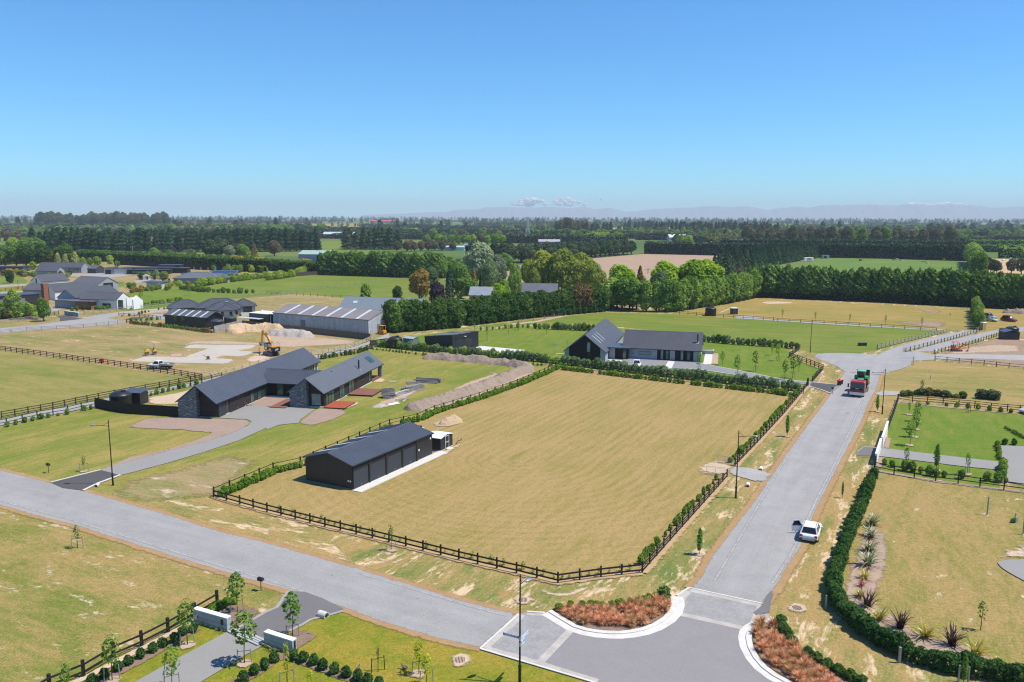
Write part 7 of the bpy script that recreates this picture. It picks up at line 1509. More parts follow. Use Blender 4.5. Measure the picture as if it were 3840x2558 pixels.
shrub_row(S4((1990,890),(2090,895),(2240,900),(2352,900)),1.4,'shrub','dark',.9,'dark rounded shrub at the top of the grey parking court','shrubs atop the parking court')
shrub_row(S4((2060,650),(2200,730),(2352,810)),.8,'shrub','young',.55,'low yellow green plant edging the dark shade at the lawn corner','low plants at the lawn corner',hedge_='row of low plants edging the shaded lawn corner')
for q in along(S4((560,180),(800,165),(1000,170),(1250,200),(1500,215)),.8,.5):mass_add('weeds','bush',random.choice(['hedge','mac','mid','brown']),q,random.uniform(.7,1.5),1.6)
for q in along(S4((1640,215),(1780,215),(1920,235)),.55,.9):mass_add('weeds','bush',random.choice(['hedge','mac']),q,random.uniform(1.1,1.9),1.5)
mass_build()
# dark hedge curving round the flax bed: one plant after another
HL=[(3262,1822)]+[(x,y+26)for x,y in((3238,1868),(3218,1913),(3197,1960),(3180,1998),(3166,2040),(3154,2075),(3143,2112),(3133,2147),(3127,2182),(3125,2220),(3146,2274),(3172,2298),(3201,2322),(3265,2374),(3350,2421),(3435,2463),(3562,2494),(3690,2514),(3840,2552),(3990,2598))]
shrub_row(HL,.62,'bush','dark',1.55,'dark glossy plant in the thick hedge curving round the flax bed','thick dark hedge round the flax bed',hedge_='thick dark hedge curving round the flax bed at the corner',jit=.16,w=1.12,hv=.16)
shrub_row([(3278,1790),(3262,1822)],.9,'bush','dark',1.3,'smaller dark plant at the top end of the thick hedge','top end of the thick hedge',hedge_='thin upper end of the thick dark hedge by the black fence')
for q,lb in(((3254,1800),'top'),((3241,1836),'second'),((3225,1884),'third'),((3209,1921),'fourth'),((3096,2285),'at the bend'),((3372,2486),'low down, square'),((3594,2556),'near the bottom edge'),((3630,2562),'beside the staked climber')):
    o=empty('fence_stake',g(*q),0,'weathered grey stake against the thick dark hedge, '+lb,'post');w=.16 if 'square' in lb else .1;MB().box((0,0,.6),(w,w,1.25)).build('stake_shaft',M_FGRY,o)

# ---- young trees with stakes
def young(p,h,label,kind='sapling',lf='young',w=1.0,stakes=2,az=0.5,group=None,bed=False):
    P=g(*p);o=empty('young_tree',P,0,label,'young tree',group);v=random.randrange(3);h*=.9;s=h/crown(kind)[v][1]
    link('crown',crown_mesh(kind,lf,v),o,None,(0,0,random.uniform(0,6)),(s*w,s*w,s))
    link('trunk',get_trunk(('young',kind),2.6 if kind!='wisp' else 2.3,.028,M_BARK,5,.42),o,None,None,(s,s,s))
    if bed:sheet('tree_bed',[(P.x+.75*cos(a)*random.uniform(.8,1.1),P.y+.75*sin(a)*random.uniform(.8,1.1))for a in np.linspace(0,5.9,10)],M_SOILP,soft=.3,world=True)
    for k in range(stakes):
        sg=(-1,1)[k];x,y=sg*.5*cos(az),sg*.5*sin(az);m=MB().tube([(x,y,0),(x*.9,y*.9,1.15)],.035,6);so=m.build('stake',M_FGRY if h>2.2 else M_FDRK,o);MB().bar((x*.9,y*.9,1.0),(0,0,1.02),.015,.03).build('tie',M_BLACK,so)
    return o
young((703,2421),4.2,'young tree between two stakes left of the upper concrete wall',w=.9,bed=True);young((421,2556),3.9,'young tree in front of the corner field fence',w=.85,bed=True)
young((917,2490),4.6,'wide young tree between stakes, leaning over the garden driveway',w=1.1,bed=True,az=.2);young((890,2297),3.9,'young tree with stakes on the upper mulch bed',w=1.15,lf='mid');young((1098,2392),4.2,'young tree with stakes on the mulch bed behind the lower concrete wall',w=1.1,lf='mid')
young((646,2585),3.6,'young tree beside the garden driveway at the picture bottom',w=.95);young((1077,2570),3.6,'yellow leaved young tree with stakes right of the shrub bed',lf='younglime',w=.6,kind='wisp');young((250,2608),2.6,'small green tree cut by the picture bottom, left',w=.8,lf='young',stakes=0)
young((1418,2519),2.3,'nearly bare little tree with stakes on the bright lawn',kind='wisp',w=.35,lf='brown');young((1571,2530),2.9,'bright green young tree with stakes on the bright lawn',kind='wisp',lf='younglime',w=1.15,bed=True);young((1600,2570),2.7,'bright green young tree cut by the bottom edge of the lawn',kind='wisp',lf='younglime',w=1.2)
young((1164,2585),1.6,'low yellow green sapling at the picture bottom beside the shrub bed',kind='wisp',lf='younglime',w=1.3,stakes=0)
young((291,2056),2.9,'sparse young tree with stakes in the corner field',kind='wisp',w=.9,lf='grey');young((316,1769),2.6,'slim young tree with stakes beside the black house drive',kind='wisp',w=.8,bed=True);young((1467,2064),3.0,'slim young tree with stakes before the paddock fence',kind='wisp',w=.75,bed=True)
young((2622,2081),3.0,'dense narrow young tree on the verge by the paddock corner',kind='column',lf='box',w=.8,stakes=0,bed=True);young((2951,1638),3.6,'dense narrow dark tree on the verge below the crossing',kind='column',lf='box',w=.7,stakes=0,bed=True);young((3289,1545),3.2,'dense narrow young tree beside the truck side lamp',kind='column',lf='box',w=.75,stakes=0,bed=True);young((3158,1868),2.2,'thin pencil young tree on the verge above the white car',kind='column',lf='box',w=.5,stakes=0)
for i,q in enumerate(((3412,1671),(3430,1640),(3435,1611),(3440,1581),(3408,1556))):young(q,(4.2,4.0,3.9,3.8,2.6)[i],['nearest','second','third','fourth','last thin'][i]+' tree in the row on the striped lawn',w=(.9,.95,.9,.9,.5)[i],stakes=0,bed=True)
for i,q in enumerate(((3396,1750),(3510,1765),(3626,1780))):young(q,(3.0,3.9,3.3)[i],['left','middle','right'][i]+' of three staked trees below the right-hand drive',kind='column' if i==1 else 'sapling',w=(.62,.85,.6)[i],lf='young',bed=True)
young((3632,1548),2.2,'thin staked tree at the top of the striped lawn',kind='wisp',w=.5);young((3677,2364),3.0,'sparse young tree alone in the dry right-hand field',kind='wisp',w=.95,stakes=0);young((3424,1370),2.2,'leaning thin tree in the upper dry field',kind='wisp',w=.5,lf='brown',stakes=0);young((3455,1480),3.2,'weedy sapling on the rough bank',kind='wisp',w=1.1,lf='grey',stakes=0);young((3612,2570),2.6,'staked climber in the thick hedge at the bottom',kind='column',w=.7,stakes=0)
HB_L=[((2620,1393),4.6,'first tree on the strip before the block house hedge'),((2764,1414),5.2,'tree overhanging the block house drive'),((2832,1393),5.0,'tree on the lawn beyond the block house drive'),((2709,1370),3.6,'small tree by the stony bed at the house end'),((2894,1334),3.4,'tree before the pasture hedge, left of two'),((2917,1354),4.6,'tall thin tree before the zigzag fence'),((2972,1419),5.6,'tallest tree beside the zigzag fence'),((2995,1396),4.0,'thin tree nearest the zigzag fence corner'),((2942,1424),4.6,'wide young tree beside the block house drive end')]
for q,h,lb in HB_L:young(q,h,lb,w=.8,lf=random.choice(['young','row']),stakes=2 if h>4 else 0)
for i,q in enumerate(D1((220,1160),(510,1186),(815,1202),(1130,1217),(1450,1242))):young(q,3.4,['leftmost','second','middle','fourth','rightmost'][i]+' little tree in the row along the back field lane',kind='wisp',w=1.0,stakes=0)
for q,h,lb,lf in((B1t((1945,1176))[0],4.0,'slim yellow tree beside the black mono-pitch shed','younglime'),(B1t((2137,1112))[0],3.6,'slim yellow tree on the far lawn','younglime'),(B1t((1835,1085))[0],3.0,'yellow sapling behind the mono-pitch shed','younglime'),(C1((350,1302))[0],3.8,'pale tree before the hedge left of the steep gable','young'),(C1((105,1272))[0],3.6,'thin pale tree on the far lawn, left','young'),(D1((1700,1160))[0],2.0,'tiny tree in the dry back field','young')):young(q,h,lb,kind='wisp',lf=lf,w=.8,stakes=0)

# ---- clipped balls in the garden beds, lower left
GB=A3((1710,1125),(1612,1160),(1545,1212),(1440,1260),(1350,1305),(1245,1358),(1135,1420),(1040,1475),(925,1535),(815,1585))
for q in GB:shrub('shrub','dark',g(*q),.78,'dark round shrub in the mulch row beside the corner field fence','round shrubs by the corner field fence',name='box_ball',w=1.05)
for q in A3((2340,1455),(2245,1505),(2150,1565))+B3t((65,1392)):shrub('shrub','dark',g(*q),.85,'dark round shrub in the mulch row right of the garden driveway','round shrubs right of the garden driveway',name='box_ball',w=1.0)
for q in B3t((243,1372),(325,1392),(415,1417),(497,1457),(602,1497),(705,1527),(805,1557),(893,1590),(990,1620)):shrub('shrub','dark',g(*q),.85,'dark round shrub in the mulch row across the bright lawn','round shrubs across the bright lawn',name='box_ball',w=1.0)
for q in A3((1935,925),(1995,895),(2055,880),(1875,960)):shrub('shrub','box',g(*q),.75,'bright green shrub behind the upper concrete wall','bright shrubs behind the upper wall',w=1.2)
# strappy plants
def blade_mesh(name,L_,w,bend,mat,n=5):
    m=MB();pts=[]
    for k in range(n+1):
        t=k/n;a=bend*t*t;pts.append((L_*(sin(a)/max(a,1e-3))*0+L_*t*sin(.25+bend*t*.9),L_*t*cos(.25+bend*t*.75),w*(1-t**2.2)*.5+.004))
    for k in range(n):
        (x0,z0,w0),(x1,z1,w1)=pts[k],pts[k+1]
        m.poly([(x0,-w0,z0+w0*.35),(x1,-w1,z1+w1*.35),(x1,0,z1),(x0,0,z0)]);m.poly([(x0,0,z0),(x1,0,z1),(x1,w1,z1+w1*.35),(x0,w0,z0+w0*.35)])
    return m.mesh(name,mat)
def bladem(name,c1,c2,edge=None):
    t=NT(name);ob=t.n('ObjectInfo').outputs['Random'];c=t.mix(ob,c1,c2);d=t.n('BsdfDiffuse');t.l(c,d.inputs[0]);tr=t.n('BsdfTranslucent');t.l(c,tr.inputs[0]);gl=t.n('BsdfGlossy');gl.inputs['Roughness'].default_value=.35
    mx=t.n('MixShader');mx.inputs[0].default_value=.22;t.l(d.outputs[0],mx.inputs[1]);t.l(tr.outputs[0],mx.inputs[2]);m2=t.n('MixShader');m2.inputs[0].default_value=.05;t.l(mx.outputs[0],m2.inputs[1]);t.l(gl.outputs[0],m2.inputs[2]);return t.done(m2.outputs[0])
FX={'y':bladem('yellow_flax',(.52,.42,.05),(.36,.33,.06)),'d':bladem('bronze_flax',(.055,.030,.026),(.10,.055,.04)),'v':bladem('variegated_flax',(.15,.19,.06),(.40,.42,.22)),'r':bladem('red_flax',(.42,.07,.06),(.28,.05,.045))}
BL={k:[blade_mesh('leaf_blade',1.0,.07,b,m)for b in(.25,.8,1.35)]for k,m in FX.items()}
def flax(p,k,r,label,n=42):
    o=empty('flax_plant',g(*p),0,label,'flax')
    for i in range(n):
        v=random.choice((0,1,1,2))if k!='d' else random.choice((0,0,1));link('leaf_blade',BL[k][v],o,(random.uniform(-.12,.12)*r,random.uniform(-.12,.12)*r,.01),(0,random.uniform(-.12,.25),random.uniform(0,2*pi)),(r*random.uniform(.75,1.15),)*3)
nm={'y':'yellow','d':'dark bronze','v':'cream and green','r':'red'}
for i,(q,k,r)in enumerate((((1020,185),'v',1.75),((1000,297),'v',1.5),((985,412),'v',1.5),((978,540),'v',1.8),((942,662),'y',1.05),((920,727),'r',.85),((903,822),'y',1.0),((972,908),'d',1.5),((1082,1028),'y',1.35),((1258,1098),'d',1.6),((1480,1182),'y',1.45),((1715,1252),'d',1.65),((1932,1338),'y',1.5),((965,590),'r',.6),((990,318),'r',.45))):
    flax(D3(q)[0],k,r,nm[k]+' flax in the soil bed, '+['topmost of the bed','second from the top','third from the top','largest of the cream ones','just below the cream ones','the bright red one','between red and bronze ones','first bronze one','right of the first bronze one','middle bronze one','between two bronze ones','last bronze one','lowest in the bed','small, peeping behind a yellow one','smallest, between cream ones'][i],46 if r>.9 else 26)
for i,q in enumerate(A3((1760,1050),(1800,1065),(1850,1075),(1900,1090),(1935,1110),(1965,1125))):flax(q,'v',.5,'low strap-leaved plant under the upper concrete wall, '+['leftmost','second','third','fourth','fifth','rightmost'][i],16)
for i,q in enumerate(B3t((0,1262),(25,1275),(60,1290),(105,1300))):flax(q,'v',.55,'low strap-leaved plant under the lower concrete wall, '+['leftmost','second','third','rightmost'][i],16)
# copper sedges and box balls in the kerb islands
def sedge_mesh(v):
    n=260;a=rng.uniform(0,2*pi,n);L_=rng.uniform(.45,.8,n);th=rng.uniform(.15,1.25,n);b=np.stack([np.cos(a)*.09*rng.uniform(0,1,n),np.sin(a)*.09*rng.uniform(0,1,n),np.zeros(n)],1)
    d1=np.stack([np.cos(a)*np.sin(th*.55),np.sin(a)*np.sin(th*.55),np.cos(th*.55)],1);d2=np.stack([np.cos(a)*np.sin(th*1.45),np.sin(a)*np.sin(th*1.45),np.cos(th*1.45)],1);s=np.stack([-np.sin(a),np.cos(a),np.zeros(n)],1)*.018
    m1=b+d1*L_[:,None]*.55;t2=m1+d2*L_[:,None]*.5;V=np.stack([b-s,b+s,m1+s,m1-s,m1-s,m1+s,t2+s*.3,t2-s*.3],1).reshape(-1,3);return np_mesh('sedge',V,4,LV['tuss'])
SG=[sedge_mesh(v)for v in range(3)]
def inside(p,poly):
    c=False;n=len(poly)
    for i in range(n):
        a,b=poly[i],poly[(i+1)%n]
        if(a[1]>p[1])!=(b[1]>p[1])and p[0]<(b[0]-a[0])*(p[1]-a[1])/(b[1]-a[1])+a[0]:c=not c
    return c
def sedges(poly,n,lab,grp,dmin):
    pts=[];xs=[q[0]for q in poly];ys=[q[1]for q in poly]
    for _ in range(6000):
        if len(pts)>=n:break
        q=(random.uniform(min(xs),max(xs)),random.uniform(min(ys),max(ys)))
        if not inside(q,poly):continue
        P=g(*q)
        if all((P-o).length>dmin for o in pts):pts.append(P)
    for P in pts:s=random.uniform(.75,1.15);tag(link('sedge',random.choice(SG),None,(P.x,P.y,.04),(0,0,random.uniform(0,6)),(s,s,s)),lab,'sedge',grp)
sedges(C3((470,950),(560,930),(760,925),(1000,915),(1200,880),(1320,840),(1425,860),(1420,930),(1330,1000),(1200,1060),(1050,1090),(880,1090),(720,1070),(600,1040),(500,990)),46,'copper orange sedge tuft in the kerbed island below the dry paddock','copper sedges in the left island',.62)
sedges([(2843,2352),(2900,2345),(2918,2390),(2960,2420),(3010,2470),(3060,2500),(3120,2545),(3190,2600),(3120,2620),(3000,2570),(2945,2540),(2890,2490),(2850,2440),(2833,2400)],46,'copper orange sedge tuft in the kerbed island beside the flax hedge','copper sedges in the right island',.55)
for q in C3((465,935),(565,920),(665,920),(740,915),(790,918),(840,925),(920,920),(985,905),(1010,898),(1090,890),(1170,880),(1215,872),(1255,858),(1315,842)):shrub('shrub','box',g(*q),.68,'clipped green ball along the back of the left kerbed island','green balls in the left island',name='box_ball',w=1.25)
shrub('shrub','hedge',g(*C3((1390,835))[0]),1.15,'largest dark green ball at the right end of the left island',w=1.2)
for q in D3((205,1055),(215,1085),(230,1125),(250,1160),(275,1190),(310,1245),(450,1348),(527,1398),(615,1452),(717,1505),(822,1550),(920,1600)):shrub('shrub','hedge',g(*q),.8,'clipped dark ball along the back of the right kerbed island','dark balls in the right island',name='box_ball',w=1.25)

# ---- heaps of soil
def heap(line_,w,h,mat,label,res=.4,rough=.35,name='soil_heap',tap=1.5):
    P=[g(*q)for q in line_];o_=P[0].copy();D=[]
    for a,b in zip(P[:-1],P[1:]):
        n=max(1,int((b-a).length/res));D+=[a.lerp(b,k/n)for k in range(n)]
    D.append(P[-1]);n=len(D);m=max(8,int(w/res));V=[];F=[];tot=n*res
    for i,p in enumerate(D):
        t=(D[min(i+2,n-1)]-D[max(i-2,0)]).normalized();nn=Vector((-t.y,t.x,0));e=min(1.0,i*res/tap,(n-1-i)*res/tap);e=math.sqrt(max(0,e))
        for j in range(m+1):
            s=j/m*2-1;ww=w*(.82+.3*mnoise.noise(p*.35+Vector((5,0,0))))*(.35+.65*e);q=p+nn*(s*ww/2);pr=max(0,1-abs(s)**1.6)
            f=mnoise.fractal(Vector((q.x*.9,q.y*.9,3.0)),.9,2.1,4);f2=mnoise.noise(Vector((q.x*.35,q.y*.35,9)))
            z=h*e*pr*(1+.35*f2)+rough*f*min(1,pr*3)*e*.6+(.02 if pr>.02 else-.03);V.append((q.x-o_.x,q.y-o_.y,max(-.03,z)))
    for i in range(n-1):
        for j in range(m):k=i*(m+1)+j;F.append((k,k+1,k+m+2,k+m+1))
    me=bpy.data.meshes.new(name);me.from_pydata(V,[],F);me.materials.append(mat);bm=bmesh.new();bm.from_mesh(me);bmesh.ops.recalc_face_normals(bm,faces=bm.faces);bm.to_mesh(me);bm.free()
    if me.polygons[0].normal.z<0:me.flip_normals()
    return tag(link(name,me,None,o_),label,'soil heap')
M_HEAP=soilmat('heap_soil',(.22,.165,.125),(.36,.28,.22),1.5,ragged=False,bump=.6);M_HEAPS=soilmat('heap_sand',(.44,.31,.18),(.60,.44,.28),1.4,ragged=False,bump=.6);M_HEAPG=soilmat('heap_gravelly',(.36,.31,.27),(.50,.44,.39),1.8,ragged=False,bump=.6)
heap(B2t((1375,340),(1560,345),(1800,365),(2050,385),(2200,405),(2340,435)),4.6,1.25,M_HEAP,'long heap of brown soil in front of the clipped hedge',res=.33,rough=.5)
heap(B2t((2340,445),(2200,480),(2000,560),(1800,640),(1600,700),(1400,765),(1235,800)),4.8,1.25,M_HEAP,'long heap of brown soil beside the black fence and dry paddock',res=.33,rough=.5)
heap(B2t((1520,925),(1610,915),(1730,900)),2.6,1.15,M_HEAPS,'small sandy heap in the dry paddock behind the black shed',res=.22,rough=.4,tap=1.2)
heap(B2t((930,770),(1000,765),(1050,755)),2.4,.5,M_HEAPG,'low gravel heap below the stacked old timber',res=.25,rough=.15)
heap(A1((2000,1105),(2150,1085),(2354,1080),(2500,1090)),7.0,2.0,M_HEAPS,'big sandy heap under the pale paling fence',res=.5,rough=.6)
heap(B1t((20,1120),(180,1125),(300,1130),(400,1140)),6.0,1.6,M_HEAPG,'grey gravel heap under the long brown palings',res=.5,rough=.5)
heap(D1((2160,1112),(2300,1118),(2500,1122)),5,1.5,M_HEAP,'row of brown soil mounds below the poplar shelterbelt',res=.5,rough=.9);heap(A2((1430,745),(1500,735)),2.2,.5,M_HEAPS,'little sandy heap in the yard behind the paling fence',res=.25)
# ---- old timber
M_OLD=plain('silvered_timber',(.30,.285,.265),.85,.2,var=.28,scale=2);M_OLD2=plain('grey_post',(.22,.205,.19),.85,.2,var=.3,scale=2)
def pile(p,rz,label,n,L_,spread,lay,mats,jit=.08,w=.16,rnd=False,name='timber_pile',wl=.3):
    o=empty(name,g(*p),rz,label,'timber pile');k=0;mm=[unit(m,'plank')for m in mats]
    for z in range(lay):
        c=max(1,int(n*(1-z/(lay+1.5))))
        for i in range(c):link('plank',random.choice(mm),o,(random.uniform(-wl,wl),(i-(c-1)/2)*spread+random.uniform(-.02,.02),w*.55+z*w*.95),(0,random.uniform(-.02,.02),random.uniform(-jit,jit)),(L_*random.uniform(.8,1.08),w*random.uniform(.85,1.1),w*random.uniform(.7,.95)))
    return o
pile(B2t((1075,685))[0],.1,'square stack of old grey planks beside the red deck',7,2.3,.30,9,[M_OLD,M_OLD2],.12,.2,wl=.1);pile(B2t((1180,660))[0],radians(52),'sprawling pile of old grey planks, lower half',9,4.2,.21,4,[M_OLD,M_OLD,M_SLAB],.2,.17);pile(B2t((1290,620))[0],radians(50),'pile of old grey posts at the top of the plank heap',11,4.6,.2,5,[M_OLD,M_OLD2],.06,.2)
pile(B2t((1418,550))[0],radians(-14),'tied bundle of old grey fence posts on the lawn',9,4.6,.2,5,[M_OLD,M_OLD2,M_FGRY],.05,.2);pile(B2t((1190,705))[0],radians(40),'loose scrap timbers below the plank pile',6,2.2,.3,2,[M_OLD,M_SLAB,M_FNEW],.7,.12)
pile(B2t((1300,560))[0],radians(10),'low heap of broken branches between the timber piles',14,2.6,.16,3,[M_OLD2,M_OLD],.6,.1,name='branch_pile')
o=empty('folded_sheet',g(*B2t((1120,745))[0]),radians(48),'white roofing sheet lying folded beside the old timber','sheet');MB().box((0,0,.12),(2.1,1.2,.04)).build('white_panel',M_WHITE,o);MB().bar((-1.0,.75,.1),(1.0,.75,.1),.5,.04).build('dark_panel',M_ROOFG,o)

# ================================================================= VEHICLES, PEOPLE, ANIMALS
M_TYRE=plain('tyre_rubber',(.016,.016,.017),.85,.2,var=.1);M_RIM=plain('alloy_rim',(.35,.36,.38),.35,.5,.5,var=.05)
M_LRED=plain('red_lamp',(.45,.02,.03),.2,.6,var=.05);M_LWHT=plain('clear_lamp',(.75,.76,.78),.15,.6,var=.03);M_CARW=plain('white_car_paint',(.80,.81,.82),.25,.5,var=.02);M_CARG=plain('glass_tint',(.016,.016,.02),.08,.7,var=.1);M_TRIM=plain('black_trim',(.02,.02,.022),.6,.3,var=.1)
def wheel(root,x,y,r,w,name='wheel',rim=None):
    o=MB().tube([(x,y-w/2,r),(x,y-w/2+.02,r),(x,y+w/2-.02,r),(x,y+w/2,r)],[r*.93,r,r,r*.93],20).build(name,M_TYRE,root);MB().tube([(x,y-w/2-.012,r),(x,y+w/2+.012,r)],r*.6,14).build('rim',rim or M_RIM,o);return o
def loft(m,st,mi=0):
    """st: stations (x, [(y, z)...]) joined with quads and capped"""
    i0=len(m.v);n=len(st[0][1])
    for x,sec in st:m.v+=[(x,y,z)for y,z in sec]
    for k in range(len(st)-1):
        for j in range(n):a,b=i0+k*n+j,i0+k*n+(j+1)%n;m.f.append((a,b,b+n,a+n));m.mi.append(mi)
    m.f.append(tuple(i0+j for j in range(n)));m.mi.append(mi);m.f.append(tuple(i0+(len(st)-1)*n+j for j in range(n))[::-1]);m.mi.append(mi)
def sec(hw,z0,z1,r=.10,tw=None):
    t=hw if tw is None else tw;return[(-hw+r,z0),(hw-r,z0),(hw,z0+r),(hw,z0+(z1-z0)*.55),(t,z1-r*.6),(t-r,z1),(-t+r,z1),(-t,z1-r*.6),(-hw,z0+(z1-z0)*.55),(-hw,z0+r)]
def car(p,head,label,paint,L_=4.45,W_=1.78,H_=1.55,wagon=True,cat='car',door_open=False,rails=True,sun=False,cab_only=False,world=False):
    P=Vector((p[0],p[1],0))if world else g(*p);o=empty('parked_car',P,head,label,cat);hl,hw=L_/2,W_/2;b=.88 if H_<1.6 else 1.0
    m=MB();loft(m,[(-hl,sec(hw*.86,.38,b*.86)),(-hl+.12,sec(hw*.95,.28,b)),(-hl+.8,sec(hw,.24,b+.02)),(0,sec(hw,.23,b)),(hl-1.1,sec(hw,.24,b-.02)),(hl-.35,sec(hw*.95,.26,b*.86)),(hl-.05,sec(hw*.84,.32,b*.72)),(hl,sec(hw*.76,.4,b*.62))])
    body=m.build('body',paint,o,smooth=False,bevel=0)
    rx,fx=(-hl+.28,hl-1.55)if wagon else(-hl+.75,hl-1.55);tr,tf=(-hl+.62,hl-2.15)if wagon else(-hl+1.35,hl-2.2);c=MB();lo_,hi_=hw*.93,hw*.74
    def q(x,w,z):return[(x,-w,z),(x,w,z)]
    A,B,C_,D_=q(rx,lo_,b),q(tr,hi_,H_-.05),q(tf,hi_,H_-.03),q(fx,lo_,b-.02);mid=q((tr+tf)/2,hi_*1.0,H_)
    c.poly([B[0],B[1],mid[1],mid[0]]);c.poly([mid[0],mid[1],C_[1],C_[0]]);c.poly([A[0],A[1],B[1],B[0]]);c.poly([C_[0],C_[1],D_[1],D_[0]])
    for k in(0,1):c.poly([A[k],B[k],mid[k],C_[k],D_[k]])
    cab=c.build('cabin',paint,o)
    def lerp3(a,b_,t):return tuple(a[i]+(b_[i]-a[i])*t for i in range(3))
    def pane(a,b_,c_,d_,ins,name,off):
        ctr=Vector([sum(v[i]for v in(a,b_,c_,d_))/4 for i in range(3)]);pts=[ctr+(Vector(v)-ctr)*ins+Vector(off)for v in(a,b_,c_,d_)];MB().poly(pts).build(name,M_CARG,cab)
    pane(A[0],A[1],B[1],B[0],.84,'rear_window',(-.02,0,.012));pane(C_[0],C_[1],D_[1],D_[0],.88,'windscreen',(.02,0,.015))
    for k,sy in((0,-1),(1,1)):
        mx_=(rx+fx)/2-.1;xm=(tr+tf)/2-.05;pane(A[k],(mx_,A[k][1],b),(xm,B[k][1],H_-.04),B[k],.80,'side_window',(.03,sy*.015,.005));pane((mx_,A[k][1],b),D_[k],C_[k],(xm,B[k][1],H_-.04),.82,'side_window',(0,sy*.015,.005))
        MB().box((fx-.25,sy*(hw+.1),b+.06),(.14,.22,.15)).build('mirror',paint,body)
        MB().box((-hl+.06,sy*hw*.78,b-.14),(.14,.26,.22)).build('tail_light',M_LRED,body);MB().box((hl-.16,sy*hw*.62,b*.70),(.26,.34,.14)).build('headlight',M_LWHT,body)
        MB().box((-hl+.08,sy*hw*.74,.42),(.16,.3,.2)).build('bumper_trim',M_TRIM,body)
        for x in(-L_*.29,L_*.305):wheel(o,x,sy*(hw-.1),.33,.22)
        if rails:MB().bar((tr+.1,sy*hi_*.88,H_+.02),(tf-.05,sy*hi_*.88,H_+.02),.035,.05).build('roof_rail',M_TRIM,cab)
    MB().box((-hl+.0,0,.62),(.05,.46,.12)).build('number_plate',M_LWHT,body);MB().box((-hl-.01,0,.40),(.06,1.2,.16)).build('bumper',plain('bumper_grey',(.45,.46,.48),.5),body)
    if sun:MB().poly([(fx-.05,-.3,b+.12),(fx-.05,.5,b+.12),(tf+.25,.45,H_-.22),(tf+.25,-.25,H_-.22)]).build('sun_shade',M_WHITE,cab)
    if door_open:
        d=MB();hx,hy=fx-.45,hw;a=radians(118);dx,dy=cos(a),sin(a);L2=1.08
        d.poly([(hx,hy,.32),(hx+dx*L2,hy+dy*L2,.34),(hx+dx*L2,hy+dy*L2,b),(hx,hy,b)]);e=Vector((-dy,dx,0))*.1
        d.poly([Vector(q_)+e for q_ in d.v[:4]]);d.bar((hx,hy,b),(hx+dx*.35,hy+dy*.35,H_-.12),.05);d.bar((hx+dx*L2,hy+dy*L2,b),(hx+dx*.95,hy+dy*.95-.12,H_-.12),.05);d.bar((hx+dx*.35,hy+dy*.35,H_-.12),(hx+dx*.95,hy+dy*.95-.12,H_-.12),.05);d.bar((hx,hy,.33),(hx+dx*L2,hy+dy*L2,.33),.1)
        do=d.build('open_door',paint,o);z_=Vector((0,0,0));k=Vector((-dy,dx,0))*-.02
        MB().poly([Vector((hx+dx*.05,hy+dy*.05,.42))+k,Vector((hx+dx*1.0,hy+dy*1.0,.42))+k,Vector((hx+dx*1.0,hy+dy*1.0,b-.04))+k,Vector((hx+dx*.05,hy+dy*.05,b-.04))+k]).build('door_lining',plain('door_lining',(.10,.105,.095),.7),do);MB().poly([Vector((hx+dx*.05,hy+dy*.05,b)),Vector((hx+dx,hy+dy,b)),Vector((hx+dx*.9,hy+dy*.9,H_-.14)),Vector((hx+dx*.35,hy+dy*.35,H_-.14))]).build('door_glass',M_CARG,do)
        MB().box((fx-.95,hy-.42,.78),(.5,.5,.62)).build('seat',M_TRIM,o)
    return o
car((30.45,78.55),radians(64),'white hatchback wagon parked at the road edge with its left front door open',M_CARW,door_open=True,world=True)
car((26.9,171.9),radians(-100),'small white car parked on the forecourt of the block house',M_CARW,3.9,1.7,1.5,rails=False,world=True)
c_=g(*D1((2045,1165))[0]);car((c_.x,c_.y),radians(-70),'silver blue estate car parked behind the low silver car on the grass',plain('silver_blue',(.33,.38,.44),.3,.5,.3,var=.03),4.9,1.85,1.75,world=True)
c_=g(*D1((2055,1188))[0]);car((c_.x,c_.y),radians(-62),'low silver sports car parked on the grass before the blue one',plain('silver_paint',(.52,.55,.60),.3,.5,.3,var=.03),4.5,1.75,1.3,wagon=False,rails=False,world=True)
c_=g(*D1((2220,1190))[0]);car((c_.x,c_.y),radians(-65),'dark red four-wheel drive with a white sun shade parked on the grass',plain('dark_red_paint',(.16,.012,.015),.3,.5,var=.05),4.6,1.85,1.8,sun=True,world=True)
# dark cut-off car roof at the right edge
c_=g(3850,1552);car((c_.x+1.2,c_.y+.5),radians(200),'silver car roof cut by the picture edge beside the striped lawn',plain('silver_paint2',(.50,.52,.55),.3,.5,.2,var=.03),4.5,1.8,1.5,world=True)
# white flat-deck ute behind the three-rail fence
def place_px(name,q,head,label,cat):return empty(name,g(*q),head,label,cat)
u=place_px('flatbed_ute',A2((1420,430))[0],radians(168),'white flat-deck ute parked behind the dark three-rail fence','ute');m=MB()
loft(m,[(-.2,sec(.88,.45,1.05)),(.1,sec(.9,.42,1.08)),(1.3,sec(.9,.42,1.06)),(2.4,sec(.86,.44,.98)),(2.6,sec(.76,.5,.85))]);bd=m.build('body',M_CARW,u)
c=MB();c.prism([(-.15,1.05),(.05,1.72),(.85,1.74),(1.55,1.06)],'y',-.72,.72);cb=c.build('cabin',M_CARW,u)
for sy in(-1,1):
    MB().poly([(0.05,sy*.735,1.1),(1.38,sy*.735,1.1),(.82,sy*.735,1.64),(.16,sy*.735,1.64)]).build('side_window',M_CARG,cb)
    for x in(-1.55,1.65):wheel(u,x,sy*.78,.38,.24)
    MB().box((2.5,sy*.62,.8),(.2,.3,.16)).build('headlight',M_LWHT,bd)
